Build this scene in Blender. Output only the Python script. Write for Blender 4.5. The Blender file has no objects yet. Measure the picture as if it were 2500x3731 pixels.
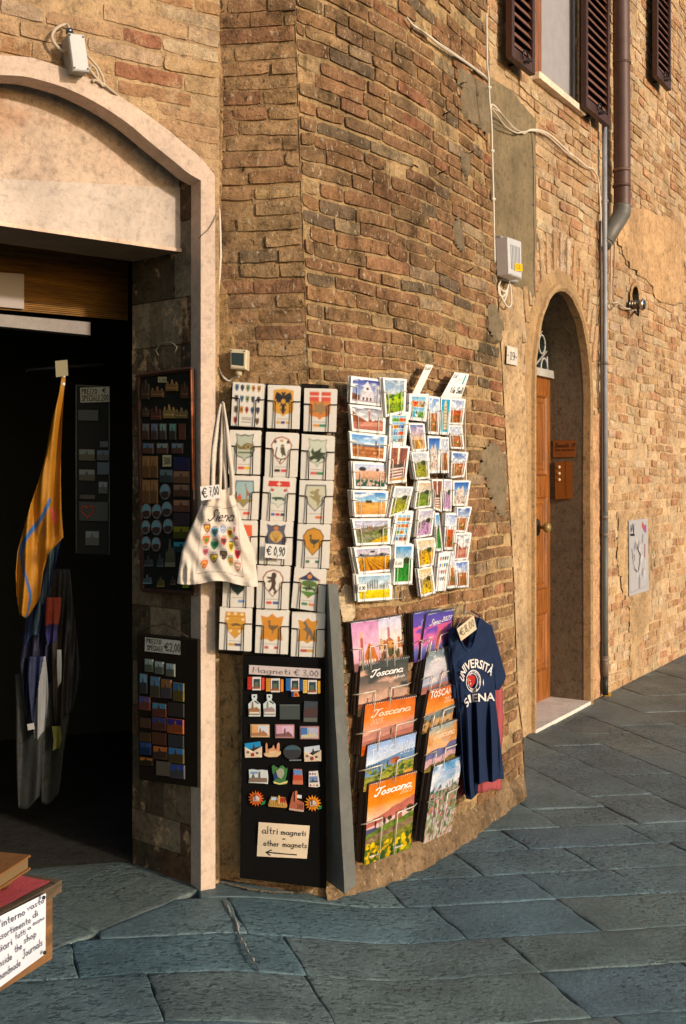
import bpy, math, random
import numpy as np
from mathutils import Vector, noise
random.seed(7); np.random.seed(7)
S = bpy.context.scene
col = S.collection
# ------------------------------------------------------------------ camera, sky, sun, exposure
F, CX, HY, CAMZ = 2500.0, 784.0, 1100.0, 1.44
cd = bpy.data.cameras.new('camera'); cam = bpy.data.objects.new('camera', cd); col.objects.link(cam)
cam.location = (0, 0, CAMZ); cam.rotation_euler = (math.pi/2, 0, 0)
cd.sensor_fit = 'HORIZONTAL'; cd.sensor_width = 24.0; cd.lens = F/1568.0*24.0
cd.shift_y = -70.0/1568.0; cd.clip_end = 300; cd.clip_start = 0.05
S.camera = cam
SUN_EL, SUN_AZ = math.radians(15.0), math.radians(49.0)     # sun stands behind the camera, to its right
w = bpy.data.worlds.new('World'); S.world = w; w.use_nodes = True
nt = w.node_tree; sky = nt.nodes.new('ShaderNodeTexSky'); sky.sky_type = 'NISHITA'; sky.sun_disc = False
sky.sun_elevation = SUN_EL; sky.sun_rotation = math.pi - SUN_AZ; sky.dust_density = 2.0; sky.air_density = 1.2
nt.links.new(sky.outputs[0], nt.nodes['Background'].inputs[0]); nt.nodes['Background'].inputs[1].default_value = 0.15
sd = bpy.data.lights.new('sun', 'SUN'); sd.energy = 2.9; sd.angle = math.radians(2.5); sd.color = (1.0, 0.88, 0.77)
so = bpy.data.objects.new('sun', sd); col.objects.link(so)
tosun = Vector((math.sin(SUN_AZ)*math.cos(SUN_EL), -math.cos(SUN_AZ)*math.cos(SUN_EL), math.sin(SUN_EL)))
so.rotation_euler = tosun.to_track_quat('Z', 'Y').to_euler(); so.location = (3, -4, 5)
S.view_settings.view_transform = 'Standard'; S.view_settings.look = 'None'; S.view_settings.gamma = 1.0
S.view_settings.exposure = 0.0
S.render.engine = 'CYCLES'; S.cycles.max_bounces = 6

# ------------------------------------------------------------------ helpers
def lin(c):
    c = np.asarray(c, float)/255.0
    return np.where(c <= 0.04045, c/12.92, ((c+0.055)/1.055)**2.4)
def C3(r, g, b): return tuple(float(v) for v in lin((r, g, b)))

def tag(o, label=None, cat=None, group=None, kind=None):
    if label: o['label'] = label
    if cat: o['category'] = cat
    if group: o['group'] = group
    if kind: o['kind'] = kind
    return o
def thing(name, loc, label, cat, group=None):
    o = bpy.data.objects.new(name, None); col.objects.link(o); o.location = loc; o.empty_display_size = .05
    return tag(o, label, cat, group)

ROOT = {}
class MB:
    """collects geometry in world coordinates, links it as ONE mesh object"""
    def __init__(s): s.v = []; s.f = []; s.c = []; s.m = []; s.sm = []
    def add(s, vs, fs, c=(.8, .8, .8), m=0, smooth=False):
        b = len(s.v); s.v.extend([tuple(v) for v in vs])
        if len(vs) and hasattr(c[0], '__len__'): s.c.extend([tuple(x) for x in c])
        else: s.c.extend([tuple(c)]*len(vs))
        for f in fs: s.f.append(tuple(b+i for i in f)); s.m.append(m); s.sm.append(smooth)
        return b
    def box(s, corners8, **k):
        s.add(corners8, [(0,1,2,3),(7,6,5,4),(0,4,5,1),(1,5,6,2),(2,6,7,3),(3,7,4,0)], **k)
    def slab(s, front, n, t, bev=0.0, **k):
        """front: loop of points, counter clockwise seen from outside (n points out); extruded back by t"""
        n = Vector(n); fr = [Vector(p) for p in front]; N = len(fr)
        if bev > 0:
            cen = sum(fr, Vector())/N
            fr2 = [p+(cen-p).normalized()*bev*1.4 for p in fr]
            mid = [p-n*bev for p in fr]; bk = [p-n*t for p in fr]
            vs = fr2+mid+bk
            fs = [tuple(range(N))]+[(i, N+i, N+(i+1)%N, (i+1)%N) for i in range(N)]+[(N+i, 2*N+i, 2*N+(i+1)%N, N+(i+1)%N) for i in range(N)]+[tuple(reversed(range(2*N, 3*N)))]
        else:
            vs = fr+[p-n*t for p in fr]
            fs = [tuple(range(N))]+[(i, N+i, N+(i+1)%N, (i+1)%N) for i in range(N)]+[tuple(reversed(range(N, 2*N)))]
        s.add(vs, fs, **k)
    def tube(s, pts, r, seg=8, cap=True, **k):
        pts = [Vector(p) for p in pts]; n = len(pts); vs = []; fs = []
        rr = r if hasattr(r, '__len__') else [r]*n
        t0 = (pts[1]-pts[0]).normalized(); up = Vector((0, 0, 1)) if abs(t0.z) < .9 else Vector((1, 0, 0))
        a = t0.cross(up).normalized()
        for i, p in enumerate(pts):
            t = (pts[min(i+1, n-1)]-pts[max(i-1, 0)]).normalized()
            a = (a-t*a.dot(t)); a = a.normalized() if a.length > 1e-6 else t.orthogonal().normalized()
            b = t.cross(a)
            for j in range(seg):
                an = 2*math.pi*j/seg; vs.append(p+(a*math.cos(an)+b*math.sin(an))*rr[i])
        for i in range(n-1):
            for j in range(seg): fs.append((i*seg+j, i*seg+(j+1)%seg, (i+1)*seg+(j+1)%seg, (i+1)*seg+j))
        if cap: fs.append(tuple(reversed(range(seg)))); fs.append(tuple(range((n-1)*seg, n*seg)))
        k.setdefault('smooth', True); s.add(vs, fs, **k)
    def build(s, name, mats, parent=None, loc=None):
        me = bpy.data.meshes.new(name)
        if parent is not None: L = Vector(ROOT[parent.name])
        elif loc is not None: L = Vector(loc)
        else:
            a = np.array(s.v); L = Vector((float(a[:,0].mean()), float(a[:,1].mean()), float(a[:,2].min())))
        va = np.array(s.v, float)-np.array(L)
        me.from_pydata([tuple(x) for x in va.tolist()], [], s.f)
        ca = me.color_attributes.new('Col', 'FLOAT_COLOR', 'POINT')
        cc = np.ones((len(s.v), 4), np.float32); cc[:, :3] = np.array(s.c); ca.data.foreach_set('color', cc.ravel())
        if not isinstance(mats, (list, tuple)): mats = [mats]
        for m in mats: me.materials.append(m)
        me.polygons.foreach_set('material_index', s.m); me.polygons.foreach_set('use_smooth', s.sm)
        me.update()
        o = bpy.data.objects.new(name, me); col.objects.link(o)
        if parent is not None:
            o.parent = parent
        else: o.location = L
        ROOT[o.name] = tuple(L)
        return o
def root(name, loc, label, cat, group=None):
    o = thing(name, loc, label, cat, group); ROOT[o.name] = tuple(loc); return o

# ------------------------------------------------------------------ surfaces in plan: P(u, z, d) and the pixel look-up w(px, py, d)
class Wall:
    def __init__(s, pts, lean=0.0, zr=1.7):
        s.p = np.array(pts, float); d = np.diff(s.p, axis=0); s.L = np.hypot(d[:,0], d[:,1]); s.U = np.concatenate([[0], np.cumsum(s.L)])
        t = d/s.L[:, None]; tv = np.vstack([t[:1], (t[:-1]+t[1:])/2, t[-1:]]); tv /= np.hypot(tv[:,0], tv[:,1])[:, None]
        s.n = np.stack([tv[:,1], -tv[:,0]], 1); s.lean = lean; s.zr = zr
    def P(s, u, z, d=0.0):
        i = int(np.clip(np.searchsorted(s.U, u)-1, 0, len(s.L)-1)); k = (u-s.U[i])/s.L[i]
        p = s.p[i]*(1-k)+s.p[i+1]*k; kk = min(max(k, 0), 1); n = s.n[i]*(1-kk)+s.n[i+1]*kk
        return Vector((p[0]+n[0]*d-s.lean*(z-s.zr), p[1]+n[1]*d, z))
    def N(s, u):
        i = int(np.clip(np.searchsorted(s.U, u)-1, 0, len(s.L)-1)); k = min(max((u-s.U[i])/s.L[i], 0), 1)
        n = s.n[i]*(1-k)+s.n[i+1]*k; return Vector((n[0], n[1], 0)).normalized()
    def uz(s, px, py, d=0.0):
        K = (px-CX)/F; z = 1.5
        for it in range(4 if s.lean else 1):
            q = s.p+s.n*d; X = q[:,0]-s.lean*(z-s.zr)*(1 if s.lean else 0); Y = q[:,1]
            g = X-K*Y; sg = np.where(g[:-1]*g[1:] <= 0)[0]
            if len(sg): i = int(sg[0])
            else: i = 0 if abs(g[0]) < abs(g[-1]) else len(g)-2
            k = -g[i]/(g[i+1]-g[i]); Yk = Y[i]+(Y[i+1]-Y[i])*k; z = CAMZ+(HY-py)/F*Yk
        return float(s.U[i]+s.L[i]*k), float(z)
    def w(s, px, py, d=0.0):
        u, z = s.uz(px, py, d); return s.P(u, z, d)
def xy(px, Y): return ((px-CX)/F*Y, Y)
def catmull(pts, n=8):
    pts = [np.array(p, float) for p in pts]; P = [2*pts[0]-pts[1]]+pts+[2*pts[-1]-pts[-2]]; out = []
    for i in range(1, len(P)-2):
        for k in range(n):
            t = k/n; a, b, c, d = P[i-1], P[i], P[i+1], P[i+2]
            out.append(.5*((2*b)+(c-a)*t+(2*a-5*b+4*c-d)*t*t+(3*b-a-3*c+d)*t**3))
    out.append(pts[-1]); return np.array(out)
# left wall (shop arch), facet A (below the box), curved facet B (racks), wall C (door 19)
Ld = np.array((1.53, 1.0))/math.hypot(1.53, 1.0); J = np.array((-.427, 3.72))
WL = Wall([J-Ld*3.6, J+Ld*.02])
WA = Wall([(-.4311-.03, 3.752), (-.112, 3.71)], lean=.036)
WB = Wall(catmull([(-.112, 3.71), (.045, 3.87), (.293, 4.18), (.578, 4.67), (.849, 5.165), (1.03, 5.50)], 10), lean=.036)
Cd = np.array((.533, .846)); C0 = np.array((.667, 5.635))
WC = Wall([C0, C0+Cd*8.5])
def panel_on(wall, px0, px1, d, py=1100):
    a = wall.w(px0, py, d); b = wall.w(px1, py, d); e = (b-a); e.z = 0; e.normalize()
    A = np.array((a.x, a.y)); E = np.array((e.x, e.y)); return Wall([A-E*1.5, A+E*2.0])
def panel_flat(Y, ang=0.0, X=0.0):
    E = np.array((math.cos(ang), math.sin(ang))); A = np.array((X, Y)); return Wall([A-E*3, A+E*3])
def gz(x, y):
    t = min(max((.25-x)/.7, 0), 1); return .072*t*t*(3-2*t)
def ground_at(px, py):
    Y = (CAMZ)*F/(py-HY)
    for _ in range(4): X = (px-CX)/F*Y; Y = (CAMZ-gz(X, Y))*F/(py-HY)
    return Vector(((px-CX)/F*Y, Y, gz((px-CX)/F*Y, Y)))
BEND = [(-400,1100),(60,1113),(540,1130),(872,1148),(1317,1173),(1600,1183),(1680,1194),(1800,1198),(1900,1200)]
def b_end(z):
    py = HY-(z-CAMZ)*F/4.95; px = float(np.interp(py, [a for a, _ in BEND], [b for _, b in BEND]))
    K = (px-CX)/F; q = WB.p; X = q[:,0]-WB.lean*(z-WB.zr); g = X-K*q[:,1]; i = int(np.where(g[:-1]*g[1:] <= 0)[0][0])
    return float(WB.U[i]+WB.L[i]*(-g[i]/(g[i+1]-g[i])))
def nz(x, y, z=0.0, s=1.0): return noise.noise(Vector((x*s, y*s, z*s)))

# ------------------------------------------------------------------ materials
def newmat(name):
    m = bpy.data.materials.new(name); m.use_nodes = True; t = m.node_tree
    return m, t, t.nodes['Principled BSDF'], t.nodes, t.links
def bump_chain(t, coord, layers, b):
    prev = None
    for sc, dist, det, kind in layers:
        if kind == 'v':
            n = t.nodes.new('ShaderNodeTexVoronoi'); n.feature = 'DISTANCE_TO_EDGE'; n.inputs['Scale'].default_value = sc; out = n.outputs['Distance']
        else:
            n = t.nodes.new('ShaderNodeTexNoise'); n.inputs['Scale'].default_value = sc; n.inputs['Detail'].default_value = det; n.inputs['Roughness'].default_value = .65; out = n.outputs['Fac']
        t.links.new(coord, n.inputs['Vector'])
        bp = t.nodes.new('ShaderNodeBump'); bp.inputs['Distance'].default_value = dist; bp.inputs['Strength'].default_value = 1.0
        t.links.new(out, bp.inputs['Height'])
        if prev: t.links.new(prev, bp.inputs['Normal'])
        prev = bp.outputs['Normal']
    if prev: t.links.new(prev, b.inputs['Normal'])
def mix(t, mode, fac, a, b):
    n = t.nodes.new('ShaderNodeMix'); n.data_type = 'RGBA'; n.blend_type = mode
    for sock, v in ((n.inputs[0], fac), (n.inputs[6], a), (n.inputs[7], b)):
        if isinstance(v, (int, float)): sock.default_value = v
        elif isinstance(v, tuple): sock.default_value = (*v[:3], 1)
        else: t.links.new(v, sock)
    return n.outputs[2]
def ramp(t, src, stops):
    r = t.nodes.new('ShaderNodeValToRGB'); e = r.color_ramp.elements
    while len(e) < len(stops): e.new(.5)
    for i, (p, v) in enumerate(stops):
        e[i].position = p; e[i].color = (v, v, v, 1) if isinstance(v, (int, float)) else (*v, 1)
    t.links.new(src, r.inputs[0]); return r.outputs[0]
def noisen(t, coord, sc, det=5, rough=.6, scale3=None):
    n = t.nodes.new('ShaderNodeTexNoise'); n.inputs['Scale'].default_value = sc; n.inputs['Detail'].default_value = det; n.inputs['Roughness'].default_value = rough
    if scale3:
        mp = t.nodes.new('ShaderNodeMapping'); mp.inputs['Scale'].default_value = scale3; t.links.new(coord, mp.inputs['Vector']); coord = mp.outputs[0]
    t.links.new(coord, n.inputs['Vector']); return n.outputs['Fac']
def masonry(name, grime=.0, crack=.0, rough=.92, mott=.45, lichen=0.0, pale=0.0, specks=0.0, bumps=((14,.012,6,'n'),(70,.006,4,'n'),(240,.0025,3,'n')), streak=None):
    m, t, b, N, Lk = newmat(name)
    at = N.new('ShaderNodeAttribute'); at.attribute_name = 'Col'
    co = N.new('ShaderNodeNewGeometry').outputs['Position']
    c = at.outputs['Color']
    n1 = noisen(t, co, 9, 8, .7); c = mix(t, 'MULTIPLY', 1.0, c, ramp(t, n1, [(.25, 1-mott), (.5, 1.0), (.75, 1+mott*.6)]))
    n2 = noisen(t, co, 55, 5, .7); c = mix(t, 'MULTIPLY', 1.0, c, ramp(t, n2, [(.28, 1-mott*.9), (.5, 1.0), (.72, 1+mott*.35)]))
    if lichen:
        n3 = noisen(t, co, 5.5, 9, .72); mk = ramp(t, n3, [(.56-.1*lichen, 0.0), (.72-.1*lichen, .85)])
        c = mix(t, 'MIX', mk, c, mix(t, 'MULTIPLY', 1.0, c, (.38, .40, .38)))
    if pale:
        n4 = noisen(t, co, 7.7, 8, .75, (1.3, 1.3, 1)); mk = ramp(t, n4, [(.60-.1*pale, 0.0), (.68-.1*pale, .8)])
        c = mix(t, 'MIX', mk, c, C3(215, 180, 140))
    if specks:
        n5 = noisen(t, co, 75, 3, .55, (1, 1, .5)); mk = ramp(t, n5, [(.665-.03*specks, 0.0), (.70-.03*specks, .85)])
        c = mix(t, 'MIX', mk, c, C3(205, 185, 155))
        n6 = noisen(t, co, 45, 4, .6, (1.2, 1.2, .45)); mk = ramp(t, n6, [(.31, .8), (.35, 0.0)])
        c = mix(t, 'MIX', mk, c, C3(45, 34, 24))
    if grime:
        n7 = noisen(t, co, 1.7, 9, .68, (1, 1, .45)); c = mix(t, 'MULTIPLY', 1.0, c, ramp(t, n7, [(.33, (1-grime, 1-grime, 1-grime*.9)), (.52, (1, 1, 1)), (.8, (1.08, 1.06, 1.0))]))
        n8 = noisen(t, co, 28, 6, .75); c = mix(t, 'MULTIPLY', 1.0, c, ramp(t, n8, [(.36, 1-grime*1.3), (.47, 1.0)]))
    if crack:
        v = t.nodes.new('ShaderNodeTexNoise'); v.noise_type = 'RIDGED_MULTIFRACTAL' if hasattr(v, 'noise_type') else v.noise_type; v.inputs['Scale'].default_value = 9; v.inputs['Detail'].default_value = 4; Lk.new(co, v.inputs['Vector'])
        c = mix(t, 'MIX', mix(t, 'MULTIPLY', 1.0, ramp(t, v.outputs['Fac'], [(.80, 0.0), (.95, crack)]), ramp(t, noisen(t, co, 2.6, 3, .6), [(.5, 0.0), (.62, 1.0)])), c, C3(120, 92, 66))
    Lk.new(c, b.inputs['Base Color']); b.inputs['Roughness'].default_value = rough; b.inputs['Specular IOR Level'].default_value = .12
    bump_chain(t, co, bumps, b); return m
def painted(name, rough=.45, spec=.4, metal=0.0, var=.0, bumps=(), coat=0.0, color=None):
    m, t, b, N, Lk = newmat(name)
    co = N.new('ShaderNodeTexCoord').outputs['Object']
    if color: 
        rgb = N.new('ShaderNodeRGB'); rgb.outputs[0].default_value = (*color, 1); c = rgb.outputs[0]
    else:
        at = N.new('ShaderNodeAttribute'); at.attribute_name = 'Col'; c = at.outputs['Color']
    if var:
        n1 = noisen(t, co, 12, 7, .65); c = mix(t, 'MULTIPLY', 1.0, c, ramp(t, n1, [(.25, 1-var), (.75, 1+var*.6)]))
        n1 = noisen(t, co, 130, 4, .65); c = mix(t, 'MULTIPLY', 1.0, c, ramp(t, n1, [(.3, 1-var*.5), (.7, 1+var*.3)]))
    Lk.new(c, b.inputs['Base Color']); b.inputs['Roughness'].default_value = rough; b.inputs['Specular IOR Level'].default_value = spec
    b.inputs['Metallic'].default_value = metal; b.inputs['Coat Weight'].default_value = coat
    if bumps: bump_chain(t, co, bumps, b)
    return m
M = {}
M['brickAB'] = masonry('old_brick', grime=.38, lichen=.9, specks=1.3, mott=.42, bumps=((16,.018,7,'n'),(60,.012,5,'n'),(190,.005,4,'n')))
M['brickL'] = masonry('shop_brick', grime=.25, lichen=.2, pale=.6, mott=.38, bumps=((16,.018,7,'n'),(60,.012,5,'n'),(190,.005,4,'n')))
M['brickC'] = masonry('pale_brick', grime=.3, pale=1.0, mott=.45, bumps=((12,.03,7,'n'),(50,.016,5,'n'),(190,.005,4,'n')))
M['mortarAB'] = masonry('old_mortar', grime=.4, lichen=.5, specks=.5, mott=.35, bumps=((20,.02,8,'n'),(90,.010,5,'n'),(260,.004,3,'n')))
M['mortarC'] = masonry('pale_mortar', grime=.3, pale=.6, mott=.3, bumps=((16,.02,8,'n'),(90,.010,5,'n'),(260,.004,3,'n')))
M['plaster'] = masonry('rough_plaster', grime=.3, mott=.25, bumps=((10,.014,8,'n'),(120,.005,5,'n')))
M['plasterC'] = masonry('wall_plaster', grime=.34, mott=.4, pale=.4, lichen=.2, bumps=((12,.02,8,'n'),(120,.006,5,'n')))
M['marble'] = masonry('pale_marble', grime=.16, crack=.8, rough=.6, mott=.22, bumps=((30,.003,6,'n'),(200,.001,3,'n')))
M['stucco'] = masonry('stained_stucco', grime=.2, crack=.9, lichen=.0, mott=.34, bumps=((25,.006,7,'n'),(150,.002,3,'n')))
M['card'] = painted('printed_card', .38, .35)
M['paper'] = painted('paper', .75, .2, bumps=((40,.0012,3,'n'),))
M['ink'] = painted('ink', .6, .3)
M['wire_dark'] = painted('dark_wire', .4, .5, .6, color=C3(52, 44, 38))
M['wire'] = painted('zinc_wire', .4, .5, .3, color=C3(214, 204, 186))
M['plastic'] = painted('grey_plastic', .5, .4, var=.08)
M['cable'] = painted('cable_sheath', .55, .4, var=.1)
M['metalpaint'] = painted('painted_metal', .5, .4, .1, var=.3, bumps=((60,.0008,4,'n'),))
M['black'] = painted('matt_black', .85, .1, var=.15)
M['steel'] = painted('steel', .3, .5, .9, var=.15)
M['brass'] = painted('brass', .4, .5, .15, var=.2)
def fabric(name, rough=.95):
    m = painted(name, rough, .1, var=.12, bumps=((18,.004,4,'n'),(500,.0006,2,'n'))); return m
M['cotton'] = fabric('cotton'); M['jersey'] = painted('jersey', .95, .1, var=.12, bumps=((22,.008,3,'n'),(500,.0006,2,'n'))); M['silk'] = painted('flag_cloth', .6, .3, var=.1, bumps=((14,.006,3,'n'),))
def woodmat(name, sc=(3, 3, .35), rough=.45):
    m, t, b, N, Lk = newmat(name)
    at = N.new('ShaderNodeAttribute'); at.attribute_name = 'Col'; co = N.new('ShaderNodeNewGeometry').outputs['Position']
    n = noisen(t, co, 14, 8, .65, sc); c = mix(t, 'MULTIPLY', 1.0, at.outputs['Color'], ramp(t, n, [(.30, .34), (.5, .9), (.70, 1.3)]))
    n = noisen(t, co, 90, 4, .6, sc); c = mix(t, 'MULTIPLY', 1.0, c, ramp(t, n, [(.3, .8), (.7, 1.1)]))
    Lk.new(c, b.inputs['Base Color']); b.inputs['Roughness'].default_value = rough; bump_chain(t, co, ((90,.0012,4,'n'),), b); return m
M['wood'] = woodmat('door_wood'); M['wood_flat'] = woodmat('raw_wood', (.5, .5, 3), .7)
M['blindwood'] = woodmat('blind_wood', (.4, .4, 6), .6)
m, t, b, N, Lk = newmat('slate_flagstone')
at = N.new('ShaderNodeAttribute'); at.attribute_name = 'Col'; co = N.new('ShaderNodeNewGeometry').outputs['Position']
c = at.outputs['Color']
c = mix(t, 'MULTIPLY', 1.0, c, ramp(t, noisen(t, co, 4, 8, .65), [(.3, .70), (.7, 1.28)]))
c = mix(t, 'MULTIPLY', 1.0, c, ramp(t, noisen(t, co, 1.1, 4, .6), [(.38, (.90, .93, .95)), (.62, (1.07, 1.05, 1.02))]))
c = mix(t, 'MULTIPLY', 1.0, c, ramp(t, noisen(t, co, 60, 6, .7), [(.3, .68), (.7, 1.3)]))
c = mix(t, 'MIX', ramp(t, noisen(t, co, 42, 3, .6, (1, 2.2, 1)), [(.69, 0.0), (.73, .55)]), c, C3(165, 158, 145))
Lk.new(c, b.inputs['Base Color']); b.inputs['Roughness'].default_value = .62; b.inputs['Specular IOR Level'].default_value = .35
rot = N.new('ShaderNodeMapping'); rot.inputs['Rotation'].default_value = (0, 0, .9); rot.inputs['Scale'].default_value = (1, 1.9, 1); Lk.new(co, rot.inputs['Vector'])
pit = noisen(t, rot.outputs[0], 34, 2, .45); pitr = ramp(t, pit, [(.36, 0.0), (.46, 1.0)])
msk = ramp(t, noisen(t, co, 2.1, 2, .5), [(.40, 0.0), (.54, 1.0)])
h = mix(t, 'MIX', msk, (1.0, 1.0, 1.0), pitr)
c = mix(t, 'MULTIPLY', 1.0, c, mix(t, 'MIX', h, (.66, .69, .70), (1.0, 1.0, 1.0))); Lk.new(c, b.inputs['Base Color'])
b1 = N.new('ShaderNodeBump'); b1.inputs['Distance'].default_value = .0035; Lk.new(h, b1.inputs['Height'])
b2 = N.new('ShaderNodeBump'); b2.inputs['Distance'].default_value = .003; Lk.new(noisen(t, co, 90, 6, .7), b2.inputs['Height']); Lk.new(b1.outputs[0], b2.inputs['Normal'])
b3 = N.new('ShaderNodeBump'); b3.inputs['Distance'].default_value = .007; Lk.new(noisen(t, co, 6, 5, .6), b3.inputs['Height']); Lk.new(b2.outputs[0], b3.inputs['Normal'])
Lk.new(b3.outputs[0], b.inputs['Normal']); M['slate'] = m
M['dirt'] = masonry('joint_dirt', mott=.4, bumps=((60,.01,5,'n'),))
m, t, b, N, Lk = newmat('window_glass'); b.inputs['Base Color'].default_value = (.02, .03, .03, 1); b.inputs['Roughness'].default_value = .08; M['glass'] = m

def vary(c, a=.1):
    k = 1+random.uniform(-a, a); return tuple(max(0, v*k*(1+random.uniform(-a, a)*.4)) for v in c)
# ------------------------------------------------------------------ brick walls
def brick_wall(mb, W, z0, z1, u0, u1, pitch, lens, pal, mort, hole=None, dep=.006, bm=0, mm=1, rag=.25, step=.03, ph=0.0, wav=.004, mo=.001, smear=.0):
    """one mesh: mortar bed with relief, and every brick as an uneven block on it"""
    U0 = u0 if callable(u0) else (lambda z: u0); U1 = u1 if callable(u1) else (lambda z: u1)
    nr = int((z1-z0)/step)+1
    nc = int((U1((z0+z1)/2)-U0((z0+z1)/2))/step)+1
    idx = {}; vs = []; cs = []; fs = []
    for j in range(nr+1):
        z = z0+(z1-z0)*j/nr; a, b_ = U0(z), U1(z)
        for i in range(nc+1):
            u = a+(b_-a)*i/nc
            d = mo+.0022*nz(u*11, z*11, 3.1)+.0026*nz(u*2.2, z*2.2, 8)+.0014*nz(u*34, z*34, 6)
            vs.append(W.P(u, z, d)); k = 1+.28*nz(u*3, z*5, 5)+.15*nz(u*14, z*14, 1); cs.append(tuple(v*k for v in mort))
    for j in range(nr):
        zc = z0+(z1-z0)*(j+.5)/nr; a, b_ = U0(zc), U1(zc)
        for i in range(nc):
            uc = a+(b_-a)*(i+.5)/nc
            if hole and hole(uc, zc): continue
            q = j*(nc+1)+i; fs.append((q, q+1, q+nc+2, q+nc+1))
    mb.add(vs, fs, c=cs, m=mm, smooth=True)
    z = z0+ph; row = 0
    while z < z1-.01:
        h = pitch*random.uniform(.93, 1.07); gap = random.uniform(.007, .013); zt = min(z+h, z1)
        zc = (z+zt)/2; a, b_ = U0(zc), U1(zc)
        u = a-random.uniform(0, .2)
        while u < b_:
            L = random.choice(lens)*random.uniform(.88, 1.1); g = random.uniform(.005, .010)
            ua, ub = max(u, a+.002), min(u+L-g, b_-.002+random.uniform(-.01, .004)); u += L
            if ub-ua < .03: continue
            if hole and (hole((ua+ub)/2, zc) or hole(ua+.02, zc) or hole(ub-.02, zc)): continue
            if random.random() < rag*.12: continue
            c = pal((ua+ub)/2, zc); sm_ = random.random() < smear; c = tuple(a_*.35+b2*.65 for a_, b2 in zip(c, mort)) if sm_ else c; n_u = max(2, int((ub-ua)/.026)); n_v = 3
            dd = dep-(.002 if sm_ else 0)+random.gauss(0, .0015)+.003*nz(ua*1.7, zc*1.7, 4); tl = random.gauss(0, .0028); sl = random.gauss(0, .0035); worn = random.random()
            seedu, seedz = random.uniform(0, 99), random.uniform(0, 99); zb0, zb1 = z, zt-gap
            g_vs = []; g_cs = []
            for jj in range(n_v+1):
                for ii in range(n_u+1):
                    fu, fv = ii/n_u, jj/n_v
                    uu = ua+(ub-ua)*fu; zz = zb0+(zb1-zb0)*fv+sl*(fu-.5)+wav*nz(uu*3, zz0 if False else zc*7, 2)
                    edge = ii in (0, n_u) or jj in (0, n_v); cor = ii in (0, n_u) and jj in (0, n_v)
                    r = nz(uu*20+seedu, zz*20+seedz, 0)
                    d = dd+tl*(fu-.5)+r*.005
                    if edge: d -= .0012+.003*abs(r); uu += nz(zz*60, seedu, 7)*.003; zz += nz(uu*40, seedz, 9)*.0035
                    if cor: uu += (.003 if ii == 0 else -.003)*worn*1.5; zz += (.004 if jj == 0 else -.004)*worn
                    g_vs.append(W.P(uu, zz, d)); k = 1+.2*r; g_cs.append(tuple(v*k for v in c))
            ring = [ii for ii in range(n_u+1)]+[(jj)*(n_u+1)+n_u for jj in range(1, n_v+1)]+[n_v*(n_u+1)+ii for ii in range(n_u-1, -1, -1)]+[jj*(n_u+1) for jj in range(n_v-1, 0, -1)]
            nn = W.N((ua+ub)/2)
            b0 = len(g_vs)
            for q in ring: g_vs.append(g_vs[q]); g_cs.append(c)
            for q in ring: g_vs.append(g_vs[q]-nn*.022); g_cs.append(c)
            g_fs = [(j2*(n_u+1)+i2, j2*(n_u+1)+i2+1, (j2+1)*(n_u+1)+i2+1, (j2+1)*(n_u+1)+i2) for j2 in range(n_v) for i2 in range(n_u)]
            R = len(ring); g_fs += [(b0+q, b0+R+q, b0+R+(q+1)%R, b0+(q+1)%R) for q in range(R)]
            mb.add(g_vs, g_fs, c=g_cs, m=bm, smooth=False)
        z = zt; row += 1
def pick(pal, a=.09):
    def f(u, z):
        r = random.random(); s = 0
        for p, c in pal:
            s += p
            if r < s: return vary(c, a)
        return vary(pal[-1][1], a)
    return f
palA = pick([(.42, C3(182,144,104)), (.27, C3(192,154,110)), (.19, C3(172,130,94)), (.06, C3(150,128,98)), (.06, C3(186,134,98))])
palBf = pick([(.38, C3(164,124,88)), (.28, C3(172,130,92)), (.18, C3(154,122,88)), (.05, C3(138,116,90)), (.04, C3(176,122,88)), (.07, C3(182,154,118))])
palL = pick([(.35, C3(190,146,106)), (.3, C3(198,162,122)), (.15, C3(178,122,92)), (.2, C3(202,174,140))])
palC = pick([(.34, C3(206,164,122)), (.18, C3(194,144,106)), (.24, C3(214,182,144)), (.14, C3(190,150,110)), (.10, C3(220,194,160))], .10)
MORT = C3(206,172,124); MORTC = C3(216,184,144); MORTL = C3(208,174,132)
def in_poly(x, y, P):
    c = False; n = len(P); j = n-1
    for i in range(n):
        if (P[i][1] > y) != (P[j][1] > y) and x < (P[j][0]-P[i][0])*(y-P[i][1])/(P[j][1]-P[i][1])+P[i][0]: c = not c
        j = i
    return c
ZTOP = 5.3
corner = root('brick_building', (0, 3.9, 0), 'brown brick shop building with a marble arch and a rounded corner', 'building')
neigh = root('brick_house', (1.6, 7.1, 0), 'pale brick house with an arched wooden door beyond the corner', 'building')

# --- shop arch, outlines measured on the arch plane, mirrored about its crown
OUT = [(-20,124),(25,127),(75,132),(125,148),(175,167),(235,196),(300,237),(375,290),(425,330),(465,367),(491,400)]
INN = [(-20,171),(25,172),(65,176),(125,192),(165,207),(230,240),(290,280),(350,330),(400,370),(430,395),(458,412)]
RF = .03
OUT = [tuple(p) for p in catmull(OUT, 4)]; INN = [tuple(p) for p in catmull(INN, 4)]; ou = [WL.uz(x, y, RF) for x, y in OUT]; inn = [WL.uz(x, y, RF) for x, y in INN]; UC = ou[0][0]; ZB = gz(-.5, 3.7)-.02
jin, jout = WL.uz(459, 1000, RF)[0], WL.uz(492, 1000, RF)[0]
def mir(L): return [(2*UC-u, z) for u, z in reversed(L[1:])]+L
ouF = [(2*UC-jout, ZB)]+mir(ou)+[(jout, ZB)]; inF = [(2*UC-jin, ZB)]+mir(inn)+[(jin, ZB)]
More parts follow.
